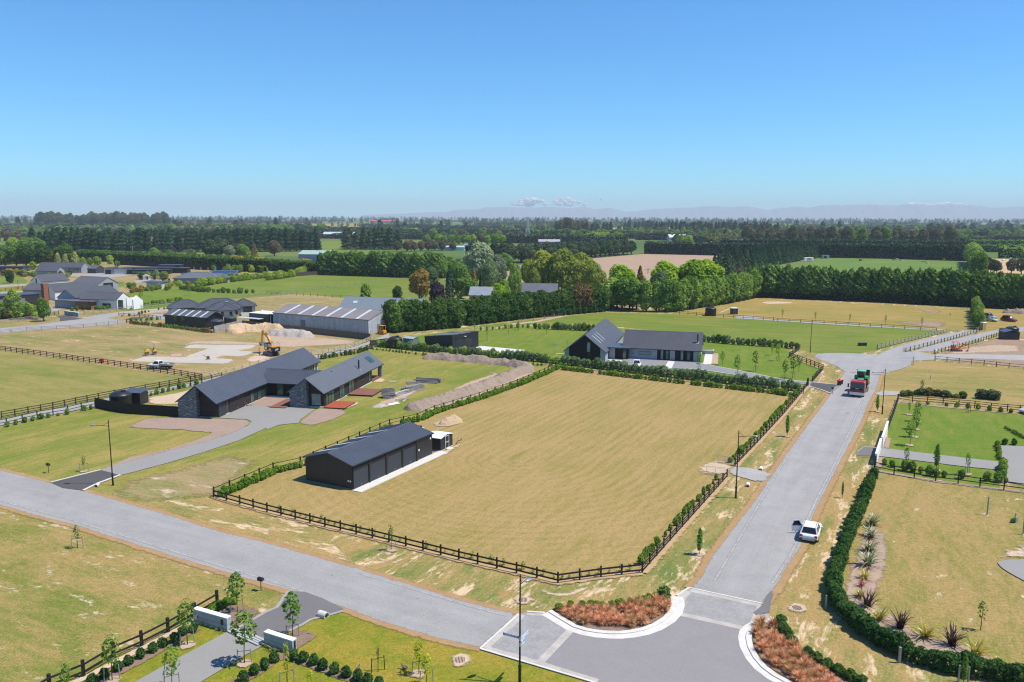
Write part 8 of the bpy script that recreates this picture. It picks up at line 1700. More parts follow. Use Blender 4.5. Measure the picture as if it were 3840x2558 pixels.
MB().poly([(.92,-.62,1.68),(.92,.62,1.68),(1.5,.68,1.12),(1.5,-.68,1.12)]).build('windscreen',M_CARG,cb);MB().poly([(-.16,-.6,1.15),(-.16,.6,1.15),(.0,.6,1.62),(.0,-.6,1.62)]).build('rear_window',M_CARG,cb)
MB().box((-1.5,0,.92),(2.6,1.85,.1)).build('deck',M_STEEL,u);s_=MB()
for c0,d0 in(((-1.5,.92,1.08),(2.6,.04,.24)),((-1.5,-.92,1.08),(2.6,.04,.24)),((-2.8,0,1.08),(.04,1.85,.24))):s_.box(c0,d0)
s_.build('deck_side',M_STEEL,u);MB().bar((-.28,-.85,1.75),(-.28,.85,1.75),.06).build('headboard',M_WHITE,u);MB().box((-1.4,0,.55),(2.4,.8,.3)).build('chassis',M_BLACK,u)
for q_,c0,nm_ in(((-.9,.35,1.1),(.85,.45,.02),'yellow_case'),((-1.5,.2,1.08),(.7,.15,.08),'red_tub'),((-1.9,.3,1.06),(.78,.78,.76),'white_drum')):MB().box((0,0,0),(.6,.5,.25)).build(nm_,plain(nm_,c0,.5),u,q_)
# red truck with the tractor on its deck
th=radians(241);tp=Vector((64.2,146.6,0));t_=empty('flatbed_truck',tp,th,'red flat-deck truck driving towards the corner with a green tractor aboard','truck');M_RED=plain('truck_red',(.30,.018,.03),.3,.5,var=.05);M_CHROME=plain('bright_steel',(.55,.55,.56),.25,.6,.5,var=.08)
m=MB();loft(m,[(1.9,sec(1.2,.95,2.85,.08)),(3.9,sec(1.22,.95,2.9,.08)),(4.25,sec(1.2,.95,2.75,.1,1.12)),(4.4,sec(1.18,.95,1.75,.1))]);cb=m.build('cab',M_RED,t_)
MB().poly([(4.41,-1.05,1.72),(4.41,1.05,1.72),(4.30,1.0,2.66),(4.30,-1.0,2.66)]).build('windscreen',M_CARG,cb);MB().box((4.30,0,2.82),(.34,2.2,.22)).build('sun_visor',plain('visor_red',(.65,.05,.08),.35),cb);MB().box((4.42,0,1.5),(.06,2.0,.34)).build('grille',M_TRIM,cb);MB().box((4.46,0,1.62),(.02,.55,.1)).build('badge',M_CHROME,cb)
for k in range(5):MB().box((4.1,-.8+k*.4,2.97),(.14,.16,.08)).build('marker_light',plain('amber_lamp',(.75,.30,.02),.3),cb)
for sy in(-1,1):
    MB().poly([(2.6,sy*1.235,1.75),(3.9,sy*1.235,1.75),(3.85,sy*1.235,2.6),(2.6,sy*1.235,2.6)]).build('side_window',M_CARG,cb);MB().bar((4.2,sy*1.2,2.5),(4.35,sy*1.5,2.4),.04).build('mirror_arm',M_BLACK,cb);MB().box((4.33,sy*1.52,2.1),(.16,.24,.62)).build('mirror',M_TRIM,cb)
    MB().box((4.58,sy*.95,.72),(.06,.34,.2)).build('headlight',M_LWHT,cb)
    for x in(3.2,-1.6,-2.95):wheel(t_,x,sy*.98,.5,.34 if x>0 else .5,rim=M_CHROME)
MB().box((4.42,0,.72),(.3,2.45,.52)).build('bumper',M_CHROME,cb);MB().box((4.585,0,.62),(.02,1.0,.2)).build('number_plate',M_LWHT,cb);MB().box((.0,0,.85),(7.4,.9,.3)).build('chassis',M_BLACK,t_);MB().box((-1.6,0,1.12),(6.6,2.45,.16)).build('deck',plain('deck_steel',(.10,.10,.11),.6),t_)
for sy in(-1,1):MB().box((-1.6,sy*1.24,1.12),(6.6,.05,.26)).build('deck_edge',M_CHROME,t_);MB().box((.9,sy*1.0,.7),(1.2,.4,.5)).build('fuel_tank',M_CHROME,t_)
for sy in(-.62,.62):
    r_=MB().box((-5.0,sy,2.35),(.14,1.0,2.5)).build('ramp',plain('ramp_grey',(.075,.08,.09),.7),t_);rr_=MB()
    for k in range(7):rr_.box((-4.9,sy,1.3+k*.34),(.08,.95,.06))
    rr_.build('ramp_cleat',M_BLACK,r_)
MB().box((1.72,0,2.0),(.1,2.3,1.6)).build('headboard',M_BLACK,t_)
fx_=plain('hazard_orange',(.80,.16,.02),.5);MB().box((-3.2,1.3,1.45),(.5,.08,.45)).build('hazard_panel',fx_,t_);MB().box((-3.2,1.31,1.75),(.5,.08,.2)).build('hazard_panel',plain('hazard_yellow',(.85,.55,.03),.5),t_)
Rz=Matrix.Rotation(th,3,'Z');tr_=empty('tractor',tp+Rz@Vector((-1.5,0,1.2)),th,'green tractor carried on the deck of the red truck','tractor');M_GRN=plain('tractor_green',(.05,.30,.11),.4,.4,var=.1);M_GRN2=plain('tractor_roof',(.16,.46,.26),.45,.4,var=.06)
m=MB();loft(m,[(.5,sec(.42,.75,1.55,.08)),(1.6,sec(.40,.75,1.45,.1)),(2.1,sec(.34,.8,1.3,.12)),(2.2,sec(.26,.85,1.15,.1))]);m.build('bonnet',M_GRN,tr_);MB().box((2.2,0,1.02),(.05,.5,.4)).build('grille',M_BLACK,tr_)
cg=MB()
for x,y in((-.8,-.68),(-.8,.68),(.6,-.6),(.6,.6)):cg.bar((x,y,1.3),(x*.9,y*.96,2.65),.09)
cg.bar((-.8,-.68,1.35),(-.8,.68,1.35),.08);cg.bar((.6,-.6,1.5),(.6,.6,1.5),.08);fr_=cg.build('cab_frame',M_GRN,tr_)
MB().poly([(.62,-.55,1.5),(.62,.55,1.5),(.55,.55,2.6),(.55,-.55,2.6)]).build('windscreen',M_CARG,fr_)
for sy in(-1,1):MB().poly([(-.78,sy*.66,1.4),(.58,sy*.6,1.5),(.52,sy*.58,2.6),(-.72,sy*.64,2.6)]).build('side_window',M_CARG,fr_)
MB().box((-.1,0,2.74),(1.75,1.5,.18),taper=.92).build('roof',M_GRN2,tr_,bevel=.04)
for sy in(-1,1):
    wheel(tr_,-.75,sy*.92,.82,.46,rim=plain('yellow_rim',(.55,.42,.03),.5));wheel(tr_,1.55,sy*.80,.56,.34,rim=plain('yellow_rim2',(.55,.42,.03),.5));MB().prism([(-1.5,1.1),(-1.2,1.62),(-.6,1.78),(.05,1.6),(.2,1.3),(.05,1.36),(-.6,1.68),(-1.1,1.5)],'y',sy*.92-.27,sy*.92+.27).build('mudguard',M_GRN,tr_)
MB().tube([(.75,-.36,1.5),(.75,-.36,2.5)],.05,8).build('exhaust',M_BLACK,tr_);MB().box((-.45,0,1.35),(.5,.5,.7)).build('seat',M_TRIM,tr_);MB().box((.3,0,.75),(2.6,.5,.4)).build('chassis',M_TRIM,tr_)
# orange excavator
M_JCB=plain('digger_orange',(.66,.27,.012),.4,.4,var=.08);M_TRK=plain('steel_track',(.16,.155,.15),.7,.3,var=.2)
def tracks(root,L_,w,h,gap,mat=None):
    for sy in(-1,1):
        y=sy*gap;prof=[(-L_/2+h/2,0),(L_/2-h/2,0),(L_/2-h*.15,h*.15),(L_/2,h/2),(L_/2-h*.15,h*.85),(L_/2-h/2,h),(-L_/2+h/2,h),(-L_/2+h*.15,h*.85),(-L_/2,h/2),(-L_/2+h*.15,h*.15)]
        t=MB().prism(prof,'y',y-w/2,y+w/2).build('track',mat or M_TRK,root);pm=MB()
        for k in range(14):
            x=-L_/2+h*.5+(L_-h)*k/13
            for z in(h+.02,):pm.box((x,y,z),(.07,w,.05))
        for sx in(-1,1):
            for a in(-.6,0,.6):pm.box((sx*(L_/2-h/2+h/2*cos(a)),y,h/2+h/2*sin(a)),(.06,w,.07))
        pm.build('track_pad',plain('track_pad',(.33,.31,.28),.7),t)
        for k in range(5):MB().tube([(-L_/2+h*.6+(L_-h*1.2)*k/4,y+sy*(w/2-.02),h*.42),(-L_/2+h*.6+(L_-h*1.2)*k/4,y+sy*(w/2+.02),h*.42)],h*.24,10).build('roller',M_BLACK,t)
ex=place_px('excavator',(1018,1332),radians(135),'orange excavator with raised boom standing on the building lot','excavator');tracks(ex,3.5,.55,.8,1.0)
MB().box((0,0,.9),(1.8,1.3,.3)).build('undercarriage',M_BLACK,ex);MB().tube([(0,0,.95),(0,0,1.1)],.7,20).build('turntable',M_BLACK,ex)
us=MB();us.box((-.6,0,1.3),(3.2,2.3,.35));us.box((-.1,-.75,1.75),(1.9,.75,.8));usb=us.build('upper_body',M_JCB,ex,bevel=.04)
MB().prism([(-2.5,-.9),(-2.62,-.4),(-2.66,0),(-2.62,.4),(-2.5,.9),(-2.1,1.15),(-1.0,1.15),(-1.0,-1.15),(-2.1,-1.15)],'z',1.15,2.12).build('counterweight',plain('dark_panel',(.018,.018,.024),.4,.4),ex)
MB().box((-1.5,0,2.2),(1.6,1.9,.18)).build('engine_cover',M_JCB,ex)
jt=text_mesh('JCB',.62,M_WHITE,bold=.03);jw=text_mesh('JCB',.5,M_WHITE,bold=.02)
link('lettering',jt,ex,(-1.65,-1.17,1.62),(radians(90),0,0));link('lettering',jt,ex,(-1.65,1.17,1.62),(radians(90),0,radians(180)));link('lettering',jw,ex,(-2.68,0,1.62),(radians(90),0,radians(-90)))
cbm=MB()
for x,y in((-.35,.15),(1.1,.15),(-.35,1.1),(1.1,1.1)):cbm.bar((x,y,1.35),(x*.95,y,2.85),.09)
for a,b_ in(((-.35,.15),(1.1,.15)),((1.1,.15),(1.1,1.1)),((1.1,1.1),(-.35,1.1)),((-.35,1.1),(-.35,.15))):cbm.bar((a[0]*.95,a[1],2.85),(b_[0]*.95,b_[1],2.85),.1);cbm.bar((a[0],a[1],1.4),(b_[0],b_[1],1.4),.1);cbm.bar((a[0],a[1],1.95),(b_[0],b_[1],1.95),.05)
cf=cbm.build('cab_frame',M_BLACK,ex);MB().box((.35,.62,2.9),(1.5,1.05,.08)).build('cab_roof',M_BLACK,cf)
for pts in([(1.12,.2,1.95),(1.12,1.05,1.95),(1.05,1.05,2.8),(1.05,.2,2.8)],[(-.3,1.12,1.95),(1.05,1.12,1.95),(1.0,1.12,2.8),(-.3,1.12,2.8)],[(-.36,.2,1.95),(-.36,1.05,1.95),(-.34,1.05,2.8),(-.34,.2,2.8)]):MB().poly(pts).build('pane',M_GLASSP,cf)
MB().box((.2,.6,1.7),(.5,.5,.5)).build('seat',plain('operator_seat',(.5,.08,.03),.7),cf)
def beam(root,name,pts,wd,hs,mat):
    m=MB();n=len(pts)
    for k in range(n-1):
        a,b_=Vector(pts[k]),Vector(pts[k+1]);m.bar(a,b_,wd,(hs[k]+hs[k+1])/2)
        m.tube([(a.x,a.y-wd/2-.01,a.z),(a.x,a.y+wd/2+.01,a.z)],hs[k]*.5,10)
    m.tube([(pts[-1][0],pts[-1][1]-wd/2-.02,pts[-1][2]),(pts[-1][0],pts[-1][1]+wd/2+.02,pts[-1][2])],hs[-1]*.5,10);return m.build(name,mat,root)
bm_=beam(ex,'boom',[(.45,-.3,1.6),(1.1,-.3,3.3),(2.0,-.3,4.15),(4.3,-.3,5.0)],.36,[.55,.62,.55,.36],M_JCB);st_=beam(ex,'stick',[(3.9,-.3,5.4),(4.35,-.3,4.95),(4.75,-.3,2.55)],.28,[.3,.5,.24],M_JCB)
for a,b_ in(((.9,-.05,1.6),(1.6,-.05,3.5)),((.9,-.55,1.6),(1.6,-.55,3.5)),((2.0,-.3,4.5),(3.85,-.3,5.38)),((4.35,-.3,4.6),(4.9,-.3,3.0))):r_=MB().tube([a,tuple(Vector(a).lerp(Vector(b_),.55))],.075,8).build('ram',M_BLACK,bm_);MB().tube([tuple(Vector(a).lerp(Vector(b_),.5)),b_],.04,8).build('ram_rod',M_CHROME,r_)
MB().prism([(4.7,2.6),(5.05,2.5),(5.15,2.0),(4.8,1.65),(3.75,1.85),(3.9,2.05),(4.4,2.1)],'y',-.85,.25).build('bucket',plain('worn_bucket',(.13,.11,.10),.7),ex)
hr=MB()
for x in(-1.0,-2.3):hr.bar((x,-1.0,2.3),(x,-1.0,2.95),.04)
hr.bar((-1.0,-1.0,2.95),(-2.3,-1.0,2.95),.04);hr.build('handrail',M_BLACK,ex);MB().tube([(.3,-.1,2.6),(-.2,-.1,3.2),(-.9,-.1,2.9),(-1.1,-.1,2.3)],.05,8).build('hose',M_BLACK,ex)
# yellow ride-on roller
ro=place_px('road_roller',(565,1331),radians(215),'small yellow ride-on road roller with an upright hoop','road roller');M_YEL=plain('roller_yellow',(.75,.42,.01),.4,.4,var=.06)
for x in(-.85,.85):d_=MB().tube([(x,-.62,.38),(x,.62,.38)],.38,24).build('drum',M_TRK,ro);MB().box((x,0,.7),(.9,1.35,.16)).build('drum_frame',M_DOOR,d_)
MB().prism([(.2,.55),(1.35,.6),(1.35,.95),(1.0,1.25),(.3,1.3)],'y',-.55,.55).build('bonnet',M_YEL,ro,bevel=.05);MB().box((.82,0,1.22),(.9,.25,.12)).build('bonnet_stripe',M_DOOR,ro);MB().prism([(-1.3,.6),(-.4,.55),(-.4,.95),(-1.2,1.15)],'y',-.55,.55).build('rear_body',M_YEL,ro,bevel=.05)
MB().box((-.45,0,1.15),(.45,.5,.14)).build('seat',M_BLACK,ro);MB().box((-.68,0,1.42),(.1,.5,.5)).build('backrest',M_BLACK,ro);MB().tube([(-.85,-.55,1.0),(-.85,-.55,2.6),(-.85,-.4,2.75),(-.85,.4,2.75),(-.85,.55,2.6),(-.85,.55,1.0)],.045,8).build('roll_hoop',M_STEEL,ro);MB().tube([(.1,0,1.2),(-.1,0,1.55)],.03,6).build('steering_column',M_BLACK,ro);MB().lathe([(.2,0),(.22,.03),(.02,.04)],14,(-.12,0,1.55)).build('steering_wheel',M_BLACK,ro)
# small compactor on the pad, mower-like machine by the door
o=place_px('plate_compactor',A1((1838,1338))[0],.4,'small brown plate compactor left on the pale building platform','compactor');MB().box((0,0,.12),(.9,.7,.2),taper=.85).build('plate',M_TRK,o);MB().box((0,0,.5),(.6,.5,.55)).build('engine',plain('compactor_red',(.16,.06,.05),.6),o,bevel=.03);MB().tube([(-.3,-.2,.5),(-1.0,-.2,1.1),(-1.0,.2,1.1),(-.3,.2,.5)],.03,6).build('handle',M_BLACK,o)
o=place_px('lawn_mower',A2((2192,758))[0],.8,'grey and orange lawn mower left by the black house windows','mower');MB().box((0,0,.22),(.8,.6,.25),taper=.8).build('deck',plain('mower_grey',(.3,.33,.36),.4),o,bevel=.04);MB().tube([(-.3,-.22,.3),(-.95,-.22,1.0),(-.95,.22,1.0),(-.3,.22,.3)],.03,6).build('handle',plain('mower_orange',(.7,.13,.03),.5),o);MB().lathe([(.16,0),(.16,.2),(.02,.25)],12,(0,0,.34)).build('engine',M_BLACK,o)
for x in(-.3,.3):
    for y in(-.32,.32):wheel(o,x,y,.12,.06)
# orange forklift by the warehouse
fk=place_px('forklift',B1t((1015,1115))[0],radians(150),'orange forklift standing in the doorway of the pale warehouse','forklift');MB().box((-.2,0,.75),(2.0,1.25,.8)).build('body',M_JCB,fk,bevel=.06);cg=MB()
for x,y in((-.9,-.55),(-.9,.55),(.6,-.55),(.6,.55)):cg.bar((x,y,1.1),(x,y,2.4),.09)
cg.build('guard_post',M_JCB,fk);MB().box((-.15,0,2.45),(1.7,1.25,.1)).build('roof_guard',M_JCB,fk);MB().poly([(.62,-.5,1.3),(.62,.5,1.3),(.62,.5,2.3),(.62,-.5,2.3)]).build('pane',M_GLASSP,fk);MB().box((-.3,0,1.3),(.5,.5,.4)).build('seat',M_BLACK,fk);ms_=MB()
for y in(-.35,.35):ms_.bar((1.0,y,.1),(1.0,y,2.7),.12)
for z in(.3,1.5,2.6):ms_.bar((1.0,-.35,z),(1.0,.35,z),.1)
ms_.build('mast',M_BLACK,fk)
for y in(-.3,.3):MB().box((1.6,y,.12),(1.1,.14,.05)).build('fork',M_TRK,fk)
for x in(-.8,.65):
    for y in(-.6,.6):wheel(fk,x,y,.34,.26)
# orange-red mini digger at the right
md=place_px('mini_digger',(3582,1317),radians(-12),'small orange red mini digger beside the green tinged rail fence','mini digger');M_KUB=plain('mini_digger_orange',(.68,.10,.02),.45,.4,var=.1);tracks(md,1.9,.32,.45,.6);MB().box((0,0,.72),(1.7,1.3,.3)).build('platform',M_KUB,md,bevel=.03);MB().box((-.65,0,1.05),(.7,1.3,.6)).build('engine_cover',M_KUB,md,bevel=.06);cg=MB()
for x,y in((-.7,-.55),(-.7,.55),(.55,-.5),(.55,.5)):cg.bar((x,y,.9),(x,y,2.25),.07)
cg.build('canopy_post',M_KUB,md);MB().box((-.08,0,2.3),(1.5,1.25,.1),taper=.9).build('canopy',M_KUB,md);MB().box((-.25,0,1.1),(.45,.45,.2)).build('seat',M_BLACK,md);MB().box((-.45,0,1.45),(.1,.45,.6)).build('backrest',M_BLACK,md)
beam(md,'boom',[(.85,0,.8),(1.7,0,1.75),(2.7,0,1.65)],.16,[.22,.26,.18],M_KUB);beam(md,'stick',[(2.6,0,1.75),(2.95,0,1.2),(2.75,0,.35)],.13,[.14,.18,.12],M_KUB);MB().prism([(2.75,.4),(2.95,.25),(2.75,.0),(2.3,.05),(2.45,.2)],'y',-.25,.25).build('bucket',M_TRK,md);MB().box((1.35,0,.25),(.1,1.4,.4)).build('blade',M_KUB,md)
# odd red things on the fence line
o=place_px('fuel_can',A2((898,378))[0],.3,'red fuel container standing against the three-rail fence','container');MB().box((0,0,.45),(.9,.4,.9)).build('can',plain('can_red',(.55,.03,.03),.5),o,bevel=.04);MB().tube([(.25,0,.9),(.25,0,1.0)],.06,8).build('cap',M_BLACK,o)
o=place_px('tool_box',A2((1225,428))[0],.2,'low red tool box behind the three-rail fence near the ute','tool box');MB().box((0,0,.15),(.9,.4,.3)).build('case',plain('box_red',(.5,.04,.04),.5),o);MB().bar((-.3,0,.36),(.3,0,.36),.04).build('handle',M_BLACK,o)
o=place_px('rusty_scrap',B2t((1695,1090))[0],.9,'bent rusty iron bar lying in the paddock by the garden shed','scrap');MB().tube([(-.6,0,.1),(-.1,0,.45),(.4,.1,.3),(.7,0,.6)],.06,6).build('iron_bar',plain('rust',(.14,.05,.03),.9),o)
o=place_px('gas_box',D3((2280,160))[0],.3,'grey meter pillar beside a small plant in the right-hand field','meter box');MB().box((0,0,.3),(.32,.25,.6)).build('case',M_STEEL,o);MB().box((.02,.1,.75),(.12,.1,.5)).build('stake',M_FGRY,o);shrub('shrub','young',g(*D3((2255,160))[0]),.5,'small plant beside the grey meter pillar',w=1.0)
# ---- people
def skinned(name,verts,edges,rad,mats,sub=2,parent=None,loc=None,rot=None,scale=None,paint=None):
    me=bpy.data.meshes.new(name+'_rig');me.from_pydata(verts,edges,[]);o=bpy.data.objects.new(name+'_rig',me);COL.objects.link(o);sk=o.modifiers.new('s','SKIN');sk.use_smooth_shade=True
    for i,r in enumerate(rad):v=me.skin_vertices[0].data[i];v.radius=(r,r)if not isinstance(r,tuple)else r;v.use_root=(i==0)
    sb_=o.modifiers.new('d','SUBSURF');sb_.levels=sub;dg=bpy.context.evaluated_depsgraph_get();out=bpy.data.meshes.new_from_object(o.evaluated_get(dg));bpy.data.objects.remove(o);out.name=name;out.materials.clear()
    for m in mats:out.materials.append(m)
    if paint:
        for f in out.polygons:f.material_index=paint(f.center)
    return link(name,out,parent,loc,rot,scale)
M_SKIN=plain('skin',(.42,.25,.17),.6,.3,var=.05);M_HIVIS=plain('hi_vis_orange',(.85,.13,.02),.7,.2,var=.06);M_NAVY=plain('navy_trousers',(.025,.03,.045),.85,.2,var=.1);M_HAIR=plain('dark_hair',(.03,.02,.015),.7)
def person(p,rz,label,seat=False,z0=0.0):
    P=g(*p);o=empty('person',(P.x,P.y,z0),rz,label,'person')
    V=[(0,0,.95),(0,.01,1.2),(0,.02,1.42),(0,.0,1.52),(0,-.01,1.60),(0,-.02,1.70),(0,0,1.76),(.19,.02,1.42),(.25,.03,1.16),(.24,-.09,.92),(.24,-.13,.80),(-.19,.02,1.42),(-.26,.02,1.16),(-.26,-.06,.92),(-.26,-.09,.80),(.1,0,.88),(.12,-.02,.48),(.12,.03,.09),(.12,-.14,.04),(-.1,0,.88),(-.12,.03,.48),(-.13,.05,.09),(-.13,-.12,.04)]
    E=[(0,1),(1,2),(2,3),(3,4),(4,5),(5,6),(2,7),(7,8),(8,9),(9,10),(2,11),(11,12),(12,13),(13,14),(0,15),(15,16),(16,17),(17,18),(0,19),(19,20),(20,21),(21,22)]
    Rr=[(.16,.12),(.15,.11),(.17,.11),.065,.08,.10,.07,.07,.052,.042,.04,.07,.052,.042,.04,.095,.07,.05,.045,.095,.07,.05,.045]
    def paint(c):
        if c.z>1.5:return 0
        if c.z<.14:return 3
        if c.z<.9 and abs(c.x)<.2:return 2
        if c.z<.86:return 0
        return 1
    skinned('body',V,E,Rr,[M_SKIN,M_HIVIS,M_NAVY,M_BLACK],2,o,paint=paint)
    MB().lathe([(.112,1.66),(.118,1.70),(.11,1.76),(.07,1.82),(.01,1.84)],16).build('cap',M_HIVIS if seat else M_HAIR,o);f=MB()
    for x in(-.035,.035):f.box((x,-.115,1.69),(.02,.012,.012))
    f.build('eyes',M_BLACK,o);MB().box((0,-.12,1.655),(.022,.03,.035)).build('nose',M_SKIN,o);MB().box((0,-.108,1.615),(.05,.01,.01)).build('mouth',plain('lips',(.3,.1,.09),.6),o)
    for sx,x,y,z in((1,.24,-.145,.77),(-1,-.26,-.10,.77)):
        h=MB();h.box((x,y,z),(.035,.075,.08))
        for k in range(4):h.tube([(x,y-.028+k*.018,z-.035),(x-sx*.012,y-.03+k*.018,z-.075),(x-sx*.03,y-.028+k*.018,z-.095+abs(k-1.5)*.006)],[.009,.008,.006],6)
        h.tube([(x-sx*.01,y-.035,z+.01),(x-sx*.03,y-.06,z-.03)],[.01,.007],6);h.build('hand',M_SKIN,o)
    return o
person(A1((2291,1303))[0],radians(80),'worker in an orange hi-vis top and dark trousers beside the excavator')
# ---- horses and birds
def horse(p,rz,label,mat,graze=True):
    o=empty('horse',g(*p),rz,label,'horse');hz_=.55 if graze else 1.75;hx=1.55 if graze else 1.35
    V=[(0,0,1.15),(.55,0,1.2),(.85,0,1.35),(1.2,0,1.05 if graze else 1.65),(hx,0,hz_+.15),(hx+.28,0,hz_-.15),(-.55,0,1.22),(-.75,0,1.15),(-.9,0,.75)];E=[(0,1),(1,2),(2,3),(3,4),(4,5),(0,6),(6,7),(7,8)];Rr=[.30,.30,.20,.14,.11,.06,.30,.12,.05]
    for x,b_ in((.6,0),(-.6,1)):
        for y in(-.2,.2):
            i=len(V);V+=[(x-(.08 if b_ else 0),y,.8),(x+(.05 if b_ else .0)-(.16 if b_ else 0),y,.48),(x-(.06 if b_ else 0),y,.07)];E+=[(6 if b_ else 1,i),(i,i+1),(i+1,i+2)];Rr+=[.13,.065,.05]
    skinned('body',V,E,Rr,[mat],2,o);MB().bar((.7,0,1.52),(1.15,0,1.25 if graze else 1.8),.04,.14).build('mane',M_HAIR,o)
horse(D1((1200,655))[0],.2,'dark brown horse grazing in the far paddock',plain('dark_bay',(.05,.028,.02),.7));horse(D1((1650,655))[0],3.0,'chestnut horse grazing at the right of the far paddock',plain('chestnut',(.42,.19,.08),.7));horse(D1((1235,650))[0],2.8,'brown and white horse beside the dark brown one',plain('pinto',(.45,.36,.30),.7))
o=empty('hay_bale',g(*D1((910,655))[0]),.3,'round brown hay bale in the far paddock','hay bale');MB().tube([(-.7,0,.75),(.7,0,.75)],.8,16).build('bale',plain('brown_hay',(.20,.09,.05),.9),o)
o=empty('caravan',g(*D1((450,660))[0]),.15,'white caravan at the corner of the far paddock','caravan');MB().box((0,0,1.6),(7,2.4,2.4)).build('shell',M_WHITE,o,bevel=.3);MB().box((0,-1.22,1.9),(3.5,.05,.8)).build('window',M_CARG,o);wheel(o,0,-1.0,.4,.3)
MB().box((-4.6,-1,.4),(3.5,1.5,.5)).build('drawbar',M_WHITE,o)
o=empty('field_shelter',g(*D1((597,635))[0]),.1,'small green roofed shelter by the tall clipped hedge','shelter');MB().box((0,0,1.2),(5.5,3.0,2.4)).build('wall',M_CREAMW,o);MB().box((0,0,2.5),(6.2,3.6,.25)).build('roof',plain('shelter_green',(.16,.33,.27),.6),o);MB().box((-.5,-1.52,1.2),(2.2,.05,2.0)).build('opening',M_BLACK,o)
for i,q in enumerate(D1((1465,668),(1435,748),(1025,738),(1275,655),(1500,678))):oo=empty('water_trough',g(*q),.2*i,'pale water trough in the far paddock, '+['right of centre','nearest, right','nearest, left','beside the horses','by the cross fence'][i],'trough');MB().box((0,0,.35),(3.0,1.2,.7),taper=1.1).build('basin',M_SLAB,oo);MB().box((0,0,.72),(2.8,1.0,.03)).build('water',M_GLASSD,oo)
def bird(p,rz,label):
    o=empty('bird',g(*p),rz,label,'bird');V=[(0,0,.2),(.13,0,.24),(.2,0,.36),(.24,0,.42),(.31,0,.41),(-.15,0,.2),(-.3,0,.17),(.02,.05,.1),(.03,.05,.015),(.02,-.05,.1),(.03,-.05,.015)];E=[(0,1),(1,2),(2,3),(3,4),(0,5),(5,6),(0,7),(7,8),(0,9),(9,10)];skinned('body',V,E,[.11,.09,.045,.05,.015,.08,.02,.02,.012,.02,.012],[plain('plumage',(.14,.10,.08),.8,var=.3,scale=9)],2,o)
    for sy in(-1,1):MB().prism([(-.3,.2),(-.1,.29),(.12,.28),(.05,.17),(-.15,.16)],'y',sy*.1,sy*.125).build('wing',plain('wing_feathers',(.22,.17,.14),.8),o)
bird(B3t((805,1472))[0],1.2,'small brown bird standing on the bright lawn near the shrub row');bird(B3t((1215,1460))[0],2.6,'small brown bird on the bright lawn left of the green young tree')

# ================================================================= FAR COUNTRY
random.seed(21)
FB={}
def far_belt_mesh(lf,v):
    if(lf,v)not in FB:
        n=2600;u=rng.uniform(-150,150,n);k=rng.uniform(0,26,n);z=np.where(k<10,k,np.where(k<16,10,26-k));x=np.where(k<10,-3.,np.where(k<16,k-13,3.));top=1+.13*np.sin(u*.21+v)+.1*np.sin(u*.067+2*v)+rng.uniform(-.05,.05,n)
        C=np.stack([u,x*(1+.2*np.sin(u*.3)),z*top],1);N=np.stack([0*u,np.where(k<10,-1.,np.where(k<16,0.,1.)),np.where((k>=10)&(k<16),1.,.3)],1);FB[(lf,v)]=np_mesh('shelterbelt',cards(C,N,2.4,1.4,.6),4,LV[lf])
    return FB[(lf,v)]
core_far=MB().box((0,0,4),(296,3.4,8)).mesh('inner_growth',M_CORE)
ZN={0:'left of the pylon',1:'behind the ploughed field',2:'beyond the horse paddock'}
for i in range(95):
    d=960*(6.2**((i+random.random())/95));X0=random.uniform(-.70,.70)*d;an=radians(random.choice((-14,-14,-14,-12,12,70))+random.uniform(-3,3))
    if X0<-.1*d and d<1150:continue
    zn=0 if X0/d<-.02 else(1 if X0/d<.3 else 2);v=random.randrange(3);lf=random.choice(['pine','mac','hedge','mac','pine','mid','gum'])
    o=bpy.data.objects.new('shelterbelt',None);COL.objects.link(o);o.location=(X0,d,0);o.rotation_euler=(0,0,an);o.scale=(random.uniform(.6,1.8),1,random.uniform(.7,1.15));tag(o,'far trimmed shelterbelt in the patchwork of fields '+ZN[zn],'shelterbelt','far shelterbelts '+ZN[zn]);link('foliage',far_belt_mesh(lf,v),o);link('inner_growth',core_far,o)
# named far woods, tree by tree
belt([(2830,929),(3100,930),(3400,931),(3625,932)],11,'gum',['gum','gum','gum','mid','gumr'],20,'brown crowned gum tree in the wood behind the horse paddock','gum wood behind the horse paddock',jit=4,rows=3,gap=22,hv=.2,name='gum_tree')
belt([(2850,916),(3250,915)],16,'broad',['mid','row','gum','pine'],17,'green tree at the back of the gum wood behind the horse paddock','green trees behind the gum wood',mass='far_trees',jit=6,rows=2,gap=40,hv=.25,w=1.2)
belt([(2080,884),(2130,886),(2195,882)],12,'gum',['gum','gumr','gum'],27,'tall brown gum tree in the clump right of the pylon','gum clump right of the pylon',jit=4,rows=2,gap=16,name='gum_tree')
belt([(2195,884),(2295,883)],10,'pine',['pine'],21,'dark pine in the clump right of the brown gums','pine clump right of the gums',jit=3,rows=2,gap=14,name='pine_tree',w=1.2)
belt([(2308,887),(2345,887)],12,'gum',['gumr'],19,'reddish gum tree standing apart right of the pine clump','reddish gums right of the pines',rows=1,name='gum_tree')
belt([(2545,884),(2700,883),(2920,884)],9,'pine',['pine'],22,'dark pine in the plantation beyond the clipped hedges','far pine plantation',jit=3,rows=3,gap=16,name='pine_tree',w=1.1)
belt([(2360,868),(2560,866)],13,'pine',['pine'],22,'dark pine in the farthest plantation beyond the white barn','farthest pine plantation',jit=4,rows=2,gap=20,name='pine_tree',w=1.2)
belt([(2670,905),(2740,906),(2820,905)],13,'gum',['gumr','gum'],16,'russet gum tree before the far pine plantation','russet gums before the pines',rows=1,jit=4,name='gum_tree')
